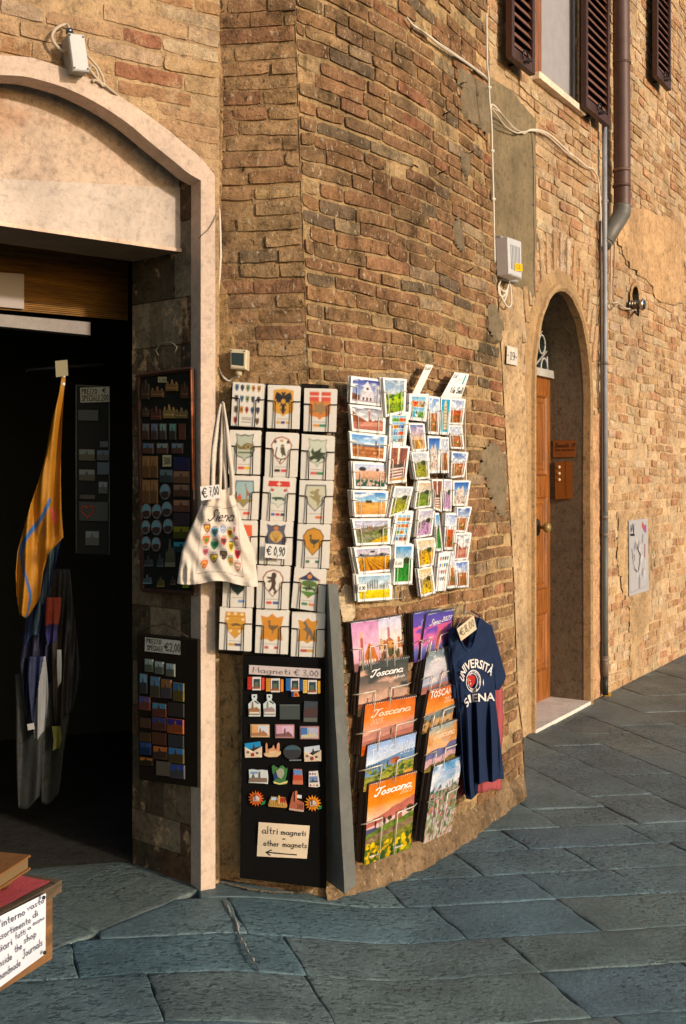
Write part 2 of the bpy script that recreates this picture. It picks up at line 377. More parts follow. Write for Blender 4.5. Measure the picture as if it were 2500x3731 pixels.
ouF[-2] = (jout, ou[-1][1]); inF[-2] = (jin, inn[-1][1]); ouF[1] = (2*UC-jout, ou[-1][1]); inF[1] = (2*UC-jin, inn[-1][1])
marb = C3(206, 182, 162)
stone = MB()
def strip(mb, A, B, dA, dB, W, c, m=0, sub=4, jit=0.0):
    """ruled strip between two (u,z) chains on wall W at offsets dA / dB"""
    def rs(L, n): 
        out = []
        for i in range(len(L)-1):
            for k in range(n): out.append((L[i][0]+(L[i+1][0]-L[i][0])*k/n, L[i][1]+(L[i+1][1]-L[i][1])*k/n))
        return out+[L[-1]]
    a, b_ = rs(A, sub), rs(B, sub); vs = []; cs = []
    for (p, q) in zip(a, b_):
        for (uu, zz), d in ((p, dA), (q, dB)):
            vs.append(W.P(uu, zz, d+jit*nz(uu*12, zz*12, 1))); k = 1+.10*nz(uu*5, zz*5, 3)+.06*nz(uu*30, zz*30, 2); cs.append(tuple(v*k for v in c))
    n = len(a); mb.add(vs, [(2*i, 2*i+1, 2*i+3, 2*i+2) for i in range(n-1)], c=cs, m=m, smooth=False)
strip(stone, inF, ouF, RF, RF, WL, marb, jit=.003)
strip(stone, ouF, ouF, RF, -.02, WL, marb)
strip(stone, inF, inF, -.05, RF, WL, marb)
stone.build('arch_surround', M['marble'], corner)
arch_in = inF
def arch_hole(u, z): return in_poly(u, z, inF_mid)
inF_mid = [((a[0]+b[0])/2, (a[1]+b[1])/2) for a, b in zip(inF, ouF)]
mb = MB()
brick_wall(mb, WL, 0, ZTOP, 0.0, WL.U[-1]-.012, .054, [.27, .24, .14, .3], palL, MORTL, hole=arch_hole, dep=.0052, mo=-.0012, rag=.8, smear=.2)
mb.build('brick_wall', [M['brickL'], M['mortarC']], corner)
mb = MB()
brick_wall(mb, WA, 0, ZTOP, 0.0, WA.U[-1]+.001, .0530, [.27, .13, .25, .2], palA, C3(196,158,114), dep=.0042, mo=-.0022, rag=.6, smear=.3, ph=.02, wav=.008)
brick_wall(mb, WB, 0.10, ZTOP, -.002, b_end, .0530, [.27, .25, .13, .14, .2], palBf, MORT, dep=.0058, mo=-.0016, rag=.35, smear=.10, wav=.012)
mb.build('brick_wall', [M['brickAB'], M['mortarAB']], corner)
# rough rendered plinth of the curved wall, swelling at its foot
mb = MB(); nU, nV = 150, 30; vs = []; cs = []
UE = b_end(.1)
for j in range(nV+1):
    for i in range(nU+1):
        z = -.03+(.34)*j/nV; u = UE*i/nU-.02; e = b_end(z); u = min(u, e+.02)
        top = min(1, max(0, z-.08-.10*nz(u*2.6, 3)+.07*nz(u*11, 5))/.05); d = .013*(1-top)-.012*top+.010*nz(u*6, z*6, 1)+.010*nz(u*17, z*17, 4)+.005*nz(u*45, z*45, 4)
        if z < .1: d += .012*(.1-z)/.1*(1+nz(u*9, 5))
        vs.append(WB.P(u, z, d)); k = 1+.35*nz(u*4, z*6, 9)+.2*nz(u*18, z*18, 2); cs.append(tuple(v*k for v in C3(158,130,98)))
mb.add(vs, [(j*(nU+1)+i, j*(nU+1)+i+1, (j+1)*(nU+1)+i+1, (j+1)*(nU+1)+i) for j in range(nV) for i in range(nU)], c=cs, smooth=True)
# return of the wall end towards the neighbour
for j in range(60):
    za, zb = ZTOP*j/60, ZTOP*(j+1)/60
    a, b_ = WB.P(b_end(za), za, .004), WB.P(b_end(zb), zb, .004); c_ = WC.P(0, zb, 0); d_ = WC.P(0, za, 0)
    mb.add([a, d_, c_, b_], [(0, 1, 2, 3)], c=C3(196,150,104))
mb.build('plinth', M['mortarAB'], corner)
# --- patches of cement and plaster, each an irregular skin a few mm thick
def patch(W, poly, d, c, mat, parent, name='plaster_patch', t=.006, rough=5.0, relief=.003, sub=9):
    """poly in photo coordinates on wall W"""
    P = []
    n = len(poly)
    for i in range(n):
        a, b_ = poly[i], poly[(i+1)%n]; L = math.hypot(b_[0]-a[0], b_[1]-a[1]); k = max(1, int(L/7))
        for q in range(k):
            f = q/k; x = a[0]+(b_[0]-a[0])*f; y = a[1]+(b_[1]-a[1])*f
            P.append((x+rough*.6*nz(x*.09, y*.09, 2), y+rough*.6*nz(x*.09, y*.09, 7)))
    xs = [p[0] for p in P]; ys = [p[1] for p in P]; mb = MB()
    st = max(4.0, min((max(xs)-min(xs)), (max(ys)-min(ys)))/sub)
    gx = np.arange(min(xs)-st, max(xs)+st, st); gy = np.arange(min(ys)-st, max(ys)+st, st); idx = {}; vs = []; cs = []
    def vid(x, y):
        k = (round(x, 3), round(y, 3))
        if k not in idx:
            inside = in_poly(x, y, P); 
            if not inside:   # pull to nearest outline point
                q = min(P, key=lambda p: (p[0]-x)**2+(p[1]-y)**2); xx, yy = q; dd = d-t
            else: xx, yy = x, y; dd = d+relief*nz(x*.07, y*.07, 4)*2
            u, z = W.uz(xx, yy, 0); vs.append(W.P(u, z, dd)); kk = 1+.22*nz(x*.03, y*.012, 6)+.1*nz(x*.3, y*.3, 6); cs.append(tuple(v*kk for v in c)); idx[k] = (len(vs)-1, inside)
        return idx[k]
    fs = []
    for i in range(len(gx)-1):
        for j in range(len(gy)-1):
            q = [vid(gx[i], gy[j+1]), vid(gx[i+1], gy[j+1]), vid(gx[i+1], gy[j]), vid(gx[i], gy[j])]
            if sum(1 for _, s_ in q if s_) >= 2: fs.append(tuple(a for a, _ in q))
    mb.add(vs, fs, c=cs, smooth=True); return mb.build(name, mat, parent)
GREY = C3(132,116,92)
for poly in ([(1045,150),(1060,165),(1112,195),(1118,275),(1108,312),(1085,290),(1056,270),(1050,240),(1052,215),(1040,180)],
             [(1037,492),(1046,500),(1052,540),(1058,572),(1048,578),(1036,560),(1034,520)],
             [(1050,350),(1066,350),(1072,385),(1062,415),(1054,395)],
             [(1112,690),(1130,700),(1144,740),(1142,782),(1126,780),(1114,756)],
             [(1100,1022),(1128,1010),(1150,1040),(1156,1100),(1150,1180),(1136,1184),(1122,1150),(1108,1100),(1090,1085),(1098,1050)]):
    patch(WB, poly, .017, GREY, M['plaster'], corner, t=.012)
patch(WB, [(780,1330),(800,1345),(808,1400),(795,1430),(778,1420),(768,1370)], .016, C3(206,184,150), M['plaster'], corner)
# smeared mortar beside the marble jamb
patch(WA, [(494,560),(508,640),(520,660),(524,730),(540,790),(548,900),(530,1000),(536,1500),(548,1560),(552,2010),(494,2008),(494,1000)], .010, C3(196,158,108), M['mortarAB'], corner)
patch(WA, [(494,60),(500,60),(512,200),(508,400),(505,560),(494,560)], .010, C3(206,166,118), M['mortarAB'], corner)

# --- tympanum, lintel and entrance passage
TD = -.10
mb = MB()
ti = [WL.uz(x, y, TD) for x, y in [(25,410),(418,430),(440,431)]]
lo = [WL.uz(x, y, TD) for x, y in [(25,512),(418,570),(440,573)]]
def lines(u, L): return float(np.interp(u, [p[0] for p in L], [p[1] for p in L])) if u >= L[0][0] else L[0][1]-(L[1][1]-L[0][1])/(L[1][0]-L[0][0])*(L[0][0]-u)
uL = 2*UC-jout-.05; nU = 60; vs = []; cs = []; nV = 40
for j in range(nV+1):
    for i in range(nU+1):
        u = uL+(jout+.02-uL)*i/nU; zl = lines(u, ti); z = zl+(4.4-zl)*j/nV
        k = 1+.2*nz(u*7, z*7, 1)
        vs.append(WL.P(u, z, TD+.004*nz(u*6, z*6, 3))); cc = C3(208,182,158); st = max(0, nz(u*5, z*11, 5)*2.4-.25+nz(u*24, z*24, 2)*.8)*min(1, max(0, (z-zl-.05)*5)); c2 = C3(178,130,98)
        cs.append(tuple((a*(1-st)+b*st)*k for a, b in zip(cc, c2)))
mb.add(vs, [(j*(nU+1)+i, j*(nU+1)+i+1, (j+1)*(nU+1)+i+1, (j+1)*(nU+1)+i) for j in range(nV) for i in range(nU)], c=cs, smooth=True)
mb.build('tympanum', M['stucco'], corner)
mb = MB(); lv = []
zbL, zbR = lines(uL, lo), lines(jout, lo)
A = [(uL, lines(uL, lo)), (lo[1][0], lo[1][1]), (jout+.02, lines(jout, lo))]; B = [(uL, lines(uL, ti)), (ti[1][0], ti[1][1]), (jout+.02, lines(jout, ti))]
# front sheet, moulded lower lip, soffit
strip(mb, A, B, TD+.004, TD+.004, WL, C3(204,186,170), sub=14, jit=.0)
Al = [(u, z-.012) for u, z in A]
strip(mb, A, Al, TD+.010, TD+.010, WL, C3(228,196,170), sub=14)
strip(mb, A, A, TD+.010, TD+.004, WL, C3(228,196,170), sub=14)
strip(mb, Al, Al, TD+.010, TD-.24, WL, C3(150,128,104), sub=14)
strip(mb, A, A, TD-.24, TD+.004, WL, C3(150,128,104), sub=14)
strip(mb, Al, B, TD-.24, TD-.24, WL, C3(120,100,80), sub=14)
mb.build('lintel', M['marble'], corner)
# splayed side wall of the passage, rough stone blocks
s0 = WL.P(jin, 0, -.045); s1 = Vector((*xy(303, 3.92), 0)); SP = Wall([(s0.x, s0.y), (s1.x, s1.y)][::-1])
mb = MB(); rng = random.Random(3)
z = 0.0; SU = SP.U[-1]
while z < 3.0:
    h = rng.choice([.11, .16, .2, .26]); u = 0.0
    while u < SU-.005:
        L = rng.choice([.07, .1, .16]); ub = min(SU, u+L)
        if SU-ub < .03: ub = SU
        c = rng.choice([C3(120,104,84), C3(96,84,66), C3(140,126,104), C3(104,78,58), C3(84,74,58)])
        d = rng.uniform(0, .003)
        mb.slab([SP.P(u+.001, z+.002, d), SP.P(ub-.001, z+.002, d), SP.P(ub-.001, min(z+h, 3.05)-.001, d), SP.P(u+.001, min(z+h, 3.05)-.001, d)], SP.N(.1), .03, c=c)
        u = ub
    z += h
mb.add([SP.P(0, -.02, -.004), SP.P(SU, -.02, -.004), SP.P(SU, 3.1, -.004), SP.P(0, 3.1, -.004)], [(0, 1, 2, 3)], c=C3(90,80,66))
mb.build('passage_wall', M['plasterC'], corner)
# dark shop room behind: side walls, back wall, ceiling
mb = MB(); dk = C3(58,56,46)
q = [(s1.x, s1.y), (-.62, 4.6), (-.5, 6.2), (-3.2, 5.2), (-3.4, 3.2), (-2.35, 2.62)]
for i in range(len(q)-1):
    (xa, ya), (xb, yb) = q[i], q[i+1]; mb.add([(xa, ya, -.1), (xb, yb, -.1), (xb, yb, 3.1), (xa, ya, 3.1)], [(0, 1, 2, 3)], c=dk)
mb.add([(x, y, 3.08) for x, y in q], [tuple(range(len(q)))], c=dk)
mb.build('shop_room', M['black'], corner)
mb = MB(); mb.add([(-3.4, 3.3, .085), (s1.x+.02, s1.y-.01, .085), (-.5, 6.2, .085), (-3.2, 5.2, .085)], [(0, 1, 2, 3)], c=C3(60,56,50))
# shop floor starts at the shopfront line
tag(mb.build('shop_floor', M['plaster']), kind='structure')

# ------------------------------------------------------------------ neighbour wall C
def cz(px, py, d=0.0): return WC.uz(px, py, d)
DO = [(1213,1690),(1213,1000),(1214,860),(1218,790),(1226,735),(1238,695),(1254,672),(1270,664),(1286,672),(1300,692),(1314,730),(1326,780),(1335,840),(1339,920),(1341,1100),(1341,1625)]
doU = [cz(x, y) for x, y in DO]
uDl, uDr = doU[0][0], cz(1340, 1300)[0]
zsp = cz(1340, 905)[1]; zap = cz(1272, 664)[1]; um = (uDl+uDr)/2; hw = (uDr-uDl)/2
DOOR = [(uDl, .0), (uDl, zsp)]+[(um-hw*math.cos(a), zsp+(zap-zsp)*math.sin(a)) for a in np.linspace(.06, math.pi-.06, 37)]+[(uDr, zsp), (uDr, .0)]
mid = (um, 1.2)
def grow(L, g, top=1.0): 
    out = []
    for u, z in L:
        du = (u-um)/hw; dz = max(0, (z-zsp)/(zap-zsp)); n = math.hypot(du, dz) or 1
        out.append((u+g*du/max(n, 1e-6), z+g*top*dz/max(n, 1e-6)))
    return out
DOORm = grow(DOOR, .04)
wu0, wz0 = cz(1222, 165)[0], 3.80; wu1 = cz(1320, 249)[0]; wz1 = 5.2
NI = [cz(*p) for p in ((1442,700),(1442.5,672),(1444.5,660),(1448,653),(1451.5,653),(1455,660),(1457,672),(1457.5,700))]
NC = (sum(p[0] for p in NI)/8, sum(p[1] for p in NI)/8); NIm = [(NC[0]+(u-NC[0])*1.12, NC[1]+(z-NC[1])*1.08) for u, z in NI]; NIo = [(NC[0]+(u-NC[0])*1.9, NC[1]+(z-NC[1])*1.35) for u, z in NI]
def c_hole(u, z):
    if in_poly(u, z, NIo) and in_poly(NC[0]+(u-NC[0])*1.25, NC[1]+(z-NC[1])*1.12, NIo): return True
    if in_poly(u, z, DOORm): return True
    if wu0 < u < wu1 and wz0 < z < wz1: return True
    return False
mb = MB()
brick_wall(mb, WC, 0, 6.1, 0.05, WC.U[-1], .062, [.2, .12, .25, .10, .16], palC, MORTC, hole=c_hole, dep=.0060, mo=-.0022, rag=1.2, smear=.2, wav=.018, step=.04)
mb.build('brick_wall', [M['brickC'], M['mortarC']], neigh)
# plaster strips and patches on C
patch(WC, [(1095,150),(1125,185),(1165,205),(1205,255),(1222,275),(1222,420),(1224,560),(1225,660),(1214,690),(1200,660),(1140,655),(1095,640)], .022, C3(136,120,92), M['plaster'], neigh, rough=4, t=.014)
patch(WC, [(1110,640),(1196,655),(1190,720),(1186,800),(1196,900),(1203,1060),(1206,1300),(1206,1690),(1150,1700),(1120,1400),(1112,1000)], .020, C3(200,168,128), M['plasterC'], neigh, rough=3, t=.014)
patch(WC, [(1398,485),(1420,470),(1480,482),(1560,510),(1560,700),(1500,690),(1478,640),(1440,620),(1412,560)], .016, C3(206,166,122), M['plasterC'], neigh)
patch(WC, [(1412,1180),(1430,1170),(1485,1180),(1490,1300),(1486,1400),(1462,1470),(1450,1560),(1440,1560),(1436,1400),(1420,1350),(1408,1280)], .014, C3(188,156,116), M['plasterC'], neigh)
patch(WC, [(1352,950),(1374,940),(1376,1300),(1374,1590),(1352,1600),(1348,1300)], .014, C3(206,160,120), M['plasterC'], neigh)
# soldier bricks over the door
mb = MB()
for k, a in enumerate(np.linspace(.35, math.pi-.35, 15)):
    for r in (0,):
        ca, sa = -math.cos(a), math.sin(a); u = um+ca*(hw+.14+.03); zc = zsp+sa*(zap-zsp+.14)
        w_, h_ = .026, .11; tilt = (um+ca*.9-u)*.25
        pts = [WC.P(u-w_-tilt*.3, zc-.02, .014), WC.P(u+w_-tilt*.3, zc-.02, .014), WC.P(u+w_+ca*.05, zc+h_*2.0, .014+random.uniform(0, .006)), WC.P(u-w_+ca*.05, zc+h_*2.0, .014)]
        mb.slab(pts, WC.N(1), .03, bev=.004, c=palC(0, 0))
mb.build('arch_bricks', M['brickC'], neigh)
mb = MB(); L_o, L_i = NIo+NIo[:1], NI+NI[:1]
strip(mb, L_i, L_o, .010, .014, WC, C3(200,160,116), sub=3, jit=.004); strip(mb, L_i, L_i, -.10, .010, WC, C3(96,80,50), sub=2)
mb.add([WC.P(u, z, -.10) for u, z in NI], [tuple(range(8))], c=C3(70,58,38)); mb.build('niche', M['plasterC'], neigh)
# moulded render surround of the door
fr = MB(); prof = [(-.0, -.02), (.0, .028), (.012, .040), (.028, .036), (.034, .018), (.085, .014), (.10, .0)]
for (g0, d0), (g1, d1) in zip(prof[:-1], prof[1:]):
    strip(fr, grow(DOOR, g0, 1.5), grow(DOOR, g1, 1.5), d0, d1, WC, C3(178,146,106), sub=3, jit=.004)
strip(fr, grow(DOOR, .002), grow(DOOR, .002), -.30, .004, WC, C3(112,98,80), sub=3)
fr.build('door_surround', M['plaster'], neigh)
# reveal interior (dark stained render) and back
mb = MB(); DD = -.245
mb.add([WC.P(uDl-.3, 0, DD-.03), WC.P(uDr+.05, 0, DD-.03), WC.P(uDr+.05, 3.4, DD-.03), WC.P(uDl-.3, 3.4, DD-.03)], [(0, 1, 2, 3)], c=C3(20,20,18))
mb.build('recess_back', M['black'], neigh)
# door leaf with raised panels
wd = C3(152,90,36); zdt = cz(1258, 866, DD)[1]; zdb = .0
dr = root('arched_door', WC.P(um, 0, DD), 'honey brown panelled wooden door under a fanlight at number 19', 'door')
mb = MB(); N_ = WC.N(1)
def cbox(mb, u0, u1, z0, z1, d0, d1, W=WC, bev=.0, **k):
    mb.slab([W.P(u0, z0, d1), W.P(u1, z0, d1), W.P(u1, z1, d1), W.P(u0, z1, d1)], W.N((u0+u1)/2), d1-d0, bev=bev, **k)
ud1 = uDr-.002; 
cbox(mb, uDl-.05, ud1, zdb, zdt, DD-.03, DD, c=wd)
mb.build('door_leaf', M['wood'], dr)
for (pa, pb) in ((896, 1085), (1120, 1400), (1430, 1530)):
    pass
def dpanel(z0, z1, name='door_panel'):
    mb = MB()
    for side, (a0, a1) in enumerate(((ud1-.36, ud1-.075), (ud1-.78, ud1-.47))):
        for (i0, i1, dd) in ((0, .02, .012), (.035, .06, .006)):
            L = [(a0+i0, z0+i0), (a1-i0, z0+i0), (a1-i0, z1-i0), (a0+i0, z1-i0)]; L2 = [(a0+i1, z0+i1), (a1-i1, z0+i1), (a1-i1, z1-i1), (a0+i1, z1-i1)]
            for q in range(4):
                p = [L[q], L[(q+1)%4], L2[(q+1)%4], L2[q]]; mid_ = [((p[0][0]+p[3][0])/2, (p[0][1]+p[3][1])/2), ((p[1][0]+p[2][0])/2, (p[1][1]+p[2][1])/2)]
                mb.add([WC.P(*p[0], DD+.001), WC.P(*p[1], DD+.001), WC.P(*mid_[1], DD+dd), WC.P(*mid_[0], DD+dd), WC.P(*p[2], DD+.001), WC.P(*p[3], DD+.001)], [(0, 1, 2, 3), (3, 2, 4, 5)], c=vary(wd, .1))
        cbox(mb, a0+.075, a1-.075, z0+.075, z1-.075, DD-.005, DD+.006, bev=.004, c=vary(wd, .1))
    mb.build(name, M['wood'], dr)
pz = [cz(1250, y, DD)[1] for y in (905, 1088, 1132, 1345, 1395, 1528)]
for a, b_ in ((pz[1], pz[0]), (pz[3], pz[2]), (pz[5], pz[4])): dpanel(min(a, b_), max(a, b_))
# door knob with rose
mb = MB(); kp = WC.uz(1228, 1205, DD+.01); O = WC.P(kp[0], kp[1], DD)
mb.tube([O, O+N_*.012, O+N_*.018], [.055, .055, .03], 20, c=C3(60,52,44))
mb.tube([O+N_*.015, O+N_*.05, O+N_*.06, O+N_*.075, O+N_*.092, O+N_*.10], [.012, .010, .026, .034, .028, .012], 18, c=C3(150,124,70))
mb.build('door_knob', M['brass'], dr)
# transom and fanlight ironwork
mb = MB(); zt0 = zdt; cbox(mb, uDl-.05, ud1+.001, zt0, zt0+.05, DD-.03, DD+.03, bev=.004, c=C3(188,184,176)); mb.build('transom', M['metalpaint'], dr)
mb = MB(); cbox(mb, uDl-.05, ud1-.01, zt0+.05, zap-.02, DD-.028, DD-.022, c=(.02, .025, .025)); mb.build('fanlight_glass', M['glass'], dr)
mb = MB(); gr = C3(186,184,176); FO = (um-.02, zt0+.05); 
def ringp(u, z, r, d, n=22, ru=1.0): return [WC.P(u+ru*r*math.cos(2*math.pi*i/n), z+r*math.sin(2*math.pi*i/n), d) for i in range(n+1)]
def gm_(px, py): return WC.uz(px, py, DD+.01)
for sx in (1, -1):
    M_ = lambda p: (p[0] if sx > 0 else 2*um-.03-p[0], p[1])
    for (px, py, r_) in ((1243,840,.060),(1237.5,787,.060),(1227,743,.060)):
        u_, z_ = M_(gm_(px, py)); mb.tube(ringp(u_, z_, r_, DD+.012, ru=.9), .007, 6, c=gr)
    for a_, b2 in (((1200,862),(1249,803)),((1200,822),(1238,757)),((1200,866),(1216,835)),((1251,862),(1250,815))):
        A2, B2 = M_(gm_(*a_)), M_(gm_(*b2)); mb.tube([WC.P(A2[0], A2[1], DD+.01), WC.P(B2[0], B2[1], DD+.01)], .007, 6, c=gr)
mb.build('fanlight_grille', M['metalpaint'], dr)
# marble doorstep
mb = MB(); a, b_ = cz(1209, 1500)[0], cz(1343, 1500)[0]
mb.slab([WC.P(a, -.02, .045), WC.P(b_, -.02, .03), WC.P(b_, .022, .03), WC.P(a, .022, .045)], N_, .3, bev=.004, c=C3(226,216,204)); mb.build('doorstep', M['marble'], neigh)

# --- window with sill, frame, curtain
win = MB(); 
cbox(win, wu0-.03, wu1+.03, wz0-.04, wz0, -.2, .045, bev=.004, c=C3(236,214,188)); win.build('window_sill', M['marble'], neigh)
mb = MB(); 
for (a, b_) in ((wu0-.02, wu0), (wu1, wu1+.02)): 
    mb.add([WC.P(a if a < wu0 else b_-.02, wz0, .012)]*1+[WC.P(wu0 if a < wu0 else wu1, wz0, -.22), WC.P(wu0 if a < wu0 else wu1, wz1, -.22), WC.P(wu0 if a < wu0 else wu1, wz1, .012)], [(0, 1, 2, 3)], c=C3(220,190,150))
mb.add([WC.P(wu0, wz1, .012), WC.P(wu1, wz1, .012), WC.P(wu1, wz1, -.22), WC.P(wu0, wz1, -.22)], [(0, 1, 2, 3)], c=C3(200,170,130))
mb.build('window_reveal', M['plasterC'], neigh)
wf = MB(); wc = C3(150,92,48)
cbox(wf, wu0, wu0+.13, wz0, wz1, -.07, -.01, c=wc); cbox(wf, wu1-.02, wu1, wz0, wz1, -.07, -.01, c=C3(206,190,176))
wfo = wf.build('window', M['wood'], neigh)
mb = MB(); cbox(mb, wu0+.12, wu1-.02, wz0, wz1, -.05, -.025, c=C3(158,154,156)); mb.build('curtain', M['cotton'], wfo)
# shutters
def shutter(name, pts, label, d0=.09, t=.035, side='left'):
    (x0, y0), (x1, y1) = pts; u0, zb = WC.uz(x0, y0, d0); u1, _ = WC.uz(x1, y1, d0)
    o = root(name, WC.P((u0+u1)/2, zb, d0), label, 'shutter', 'window shutters'); br = C3(74,46,36)
    zt = 5.4; mb = MB()
    cbox(mb, u0, u0+.035, zb, zt, d0-t, d0, bev=.002, c=br); cbox(mb, u1-.035, u1, zb, zt, d0-t, d0, bev=.002, c=br)
    cbox(mb, u0+.035, u1-.035, zb, zb+.06, d0-t, d0, bev=.002, c=br); mb.build('frame', M['metalpaint'], o)
    mb = MB(); z = zb+.075
    while z < zt:
        mb.slab([WC.P(u0+.036, z, d0-.004), WC.P(u1-.036, z, d0-.004), WC.P(u1-.036, z+.036, d0-t+.012), WC.P(u0+.036, z+.036, d0-t+.012)], N_, .006, c=C3(132,92,76)); z += .055
    cbox(mb, u0+.03, u1-.03, zb+.05, zt, d0-t-.006, d0-t-.001, c=C3(30,20,16))
    mb.build('louvre_slats', M['metalpaint'], o)
    mb = MB(); uc = (u0+u1)/2
    mb.tube([WC.P(uc, zb+.02, 0), WC.P(uc, zb+.02, d0+.05)], .008, 6, c=C3(34,28,24)); mb.tube([WC.P(uc+.04*math.cos(a), zb+.04+.04*math.sin(a), d0+.012) for a in np.linspace(-.5, 3.6, 10)], .005, 6, c=C3(34,28,24))
    mb.build('shutter_catch', M['metalpaint'], o)
shutter('window_shutter', ((1170, 128), (1223, 158)), 'dark brown louvred shutter left of the window with the white curtain')
shutter('window_shutter', ((1340, 243), (1394, 284)), 'dark brown louvred shutter between the curtained window and the big downpipe')
shutter('window_shutter', ((1502, 172), (1534, 194)), 'brown shutter cut by the photo edge, right of the big downpipe')

# ------------------------------------------------------------------ ground
gm = MB(); nG = 60; vs = []
for j in range(nG+1):
    for i in range(nG+1):
        a, b_ = (i/nG-.5)*2, (j/nG-.5)*2; x = 1+math.copysign(abs(a)**2.2, a)*45; y = 4+math.copysign(abs(b_)**2.2, b_)*45; vs.append((x, y, gz(x, y)-.009))
gm.add(vs, [(j*(nG+1)+i, j*(nG+1)+i+1, (j+1)*(nG+1)+i+1, (j+1)*(nG+1)+i) for j in range(nG) for i in range(nG)], c=C3(74,76,70))
tag(gm.build('ground', M['dirt']), kind='structure')
pv = MB(); rg = random.Random(11)
def slabpoly(pts, c, zoff=0.0):
    """pts (x, y) of one flagstone, corners rounded and edges worn"""
    P = []; n = len(pts)
    for i in range(n):
        a, b_ = pts[i], pts[(i+1)%n]; L = math.hypot(b_[0]-a[0], b_[1]-a[1]); k = max(2, int(L/.045))
        for q in range(k):
            f = q/k; e = .0045*rg.uniform(-1, 1) if q else 0
            x = a[0]+(b_[0]-a[0])*f; y = a[1]+(b_[1]-a[1])*f; nx, ny = (b_[1]-a[1])/L, -(b_[0]-a[0])/L; P.append((x+nx*e, y+ny*e))
    cx_, cy_ = sum(p[0] for p in P)/len(P), sum(p[1] for p in P)/len(P); tx, ty = rg.uniform(-.002, .002), rg.uniform(-.002, .002)
    def sh(p, g):
        dx, dy = cx_-p[0], cy_-p[1]; l = math.hypot(dx, dy); return (p[0]+dx/l*g, p[1]+dy/l*g)
    rings = []; N = len(P)
    for g, dz in ((.030, .0), (.007, -.0003), (.0035, -.0015), (.0015, -.006), (.001, -.035)):
        rings.append([(*q, gz(*q)+zoff+dz+(q[0]-cx_)*tx+(q[1]-cy_)*ty) for q in (sh(p, g) for p in P)])
    vs = [v for r in rings for v in r]+[(cx_, cy_, gz(cx_, cy_)+zoff)]; fs = []
    for r in range(len(rings)-1): fs += [(r*N+i, (r+1)*N+i, (r+1)*N+(i+1)%N, r*N+(i+1)%N) for i in range(N)]
    fs += [(len(vs)-1, i, (i+1)%N) for i in range(N)]
    fs = [tuple(reversed(f)) if False else f for f in fs]
    k_ = rg.uniform(.94, 1.06); t_ = min(1, max(0, (cy_-3.7+rg.uniform(-.4, .4))/3.0))*.85; f_ = rg.choice(far_); pv.add(vs, fs, c=tuple((v*(1-t_)+w_*t_)*k_ for v, w_ in zip(c, f_)), smooth=True)
far_ = [C3(110,114,108), C3(114,114,106), C3(104,110,106), C3(108,108,100)]
slate = [C3(96,120,126), C3(92,117,123), C3(100,121,124), C3(91,113,120)]; warm = [C3(102,118,116), C3(100,116,116)]
def clip(poly, a, b, c):   # keep a*x+b*y<=c
    out = []; n = len(poly)
    for i in range(n):
        p, q = poly[i], poly[(i+1)%n]; fp, fq = a*p[0]+b*p[1]-c, a*q[0]+b*q[1]-c
        if fp <= 0: out.append(p)
        if fp*fq < 0: k = fp/(fp-fq); out.append((p[0]+(q[0]-p[0])*k, p[1]+(q[1]-p[1])*k))
    return out
def from_pq(p, q):   # rows p = Y-.15X, across q = X+.35Y
    X = (q-.35*p)/(1+.35*.15); return (X, p+.15*X)
PSPLIT = 4.42
def area(P): return abs(sum(P[i][0]*P[(i+1)%len(P)][1]-P[(i+1)%len(P)][0]*P[i][1] for i in range(len(P))))/2
# foreground rows; at the left they stop on the joint that runs from the jamb to the lower left
LA, LB = ground_at(462, 2030), ground_at(250, 2118)
jn = ((LB.y-LA.y), -(LB.x-LA.x)); jc = jn[0]*LA.x+jn[1]*LA.y
if jn[0]*1.0+jn[1]*3.0-jc > 0: jn = (-jn[0], -jn[1]); jc = -jc
p = PSPLIT
while p > .4:
    h = rg.choice([.255, .27, .285, .25]); q = -2.6+rg.uniform(0, .5)
    while q < 6.5:
        L = rg.choice([.36, .46, .55, .66, .72, .42]); poly = [from_pq(p-h, q), from_pq(p-h, q+L), from_pq(p, q+L), from_pq(p, q)]
        poly = clip(poly, jn[0], jn[1], jc)
        if len(poly) >= 3 and area(poly) > .004: slabpoly(poly, rg.choice(slate if rg.random() < .8 else warm), rg.uniform(-.0012, .0012))
        q += L
    p -= h
# beyond: rows running up the street
q = -1.2
while q < 9:
    h = rg.choice([.33, .36, .40]); p = PSPLIT+rg.uniform(-.4, 0)
    while p < 16:
        L = rg.choice([.5, .62, .75, .9]); pa = max(p, PSPLIT)
        poly = [from_pq(pa, q), from_pq(pa, q+h), from_pq(p+L, q+h), from_pq(p+L, q)]
        if p+L > PSPLIT+.08: slabpoly(poly, rg.choice(slate), rg.uniform(-.003, .003))
        p += L
    q += h
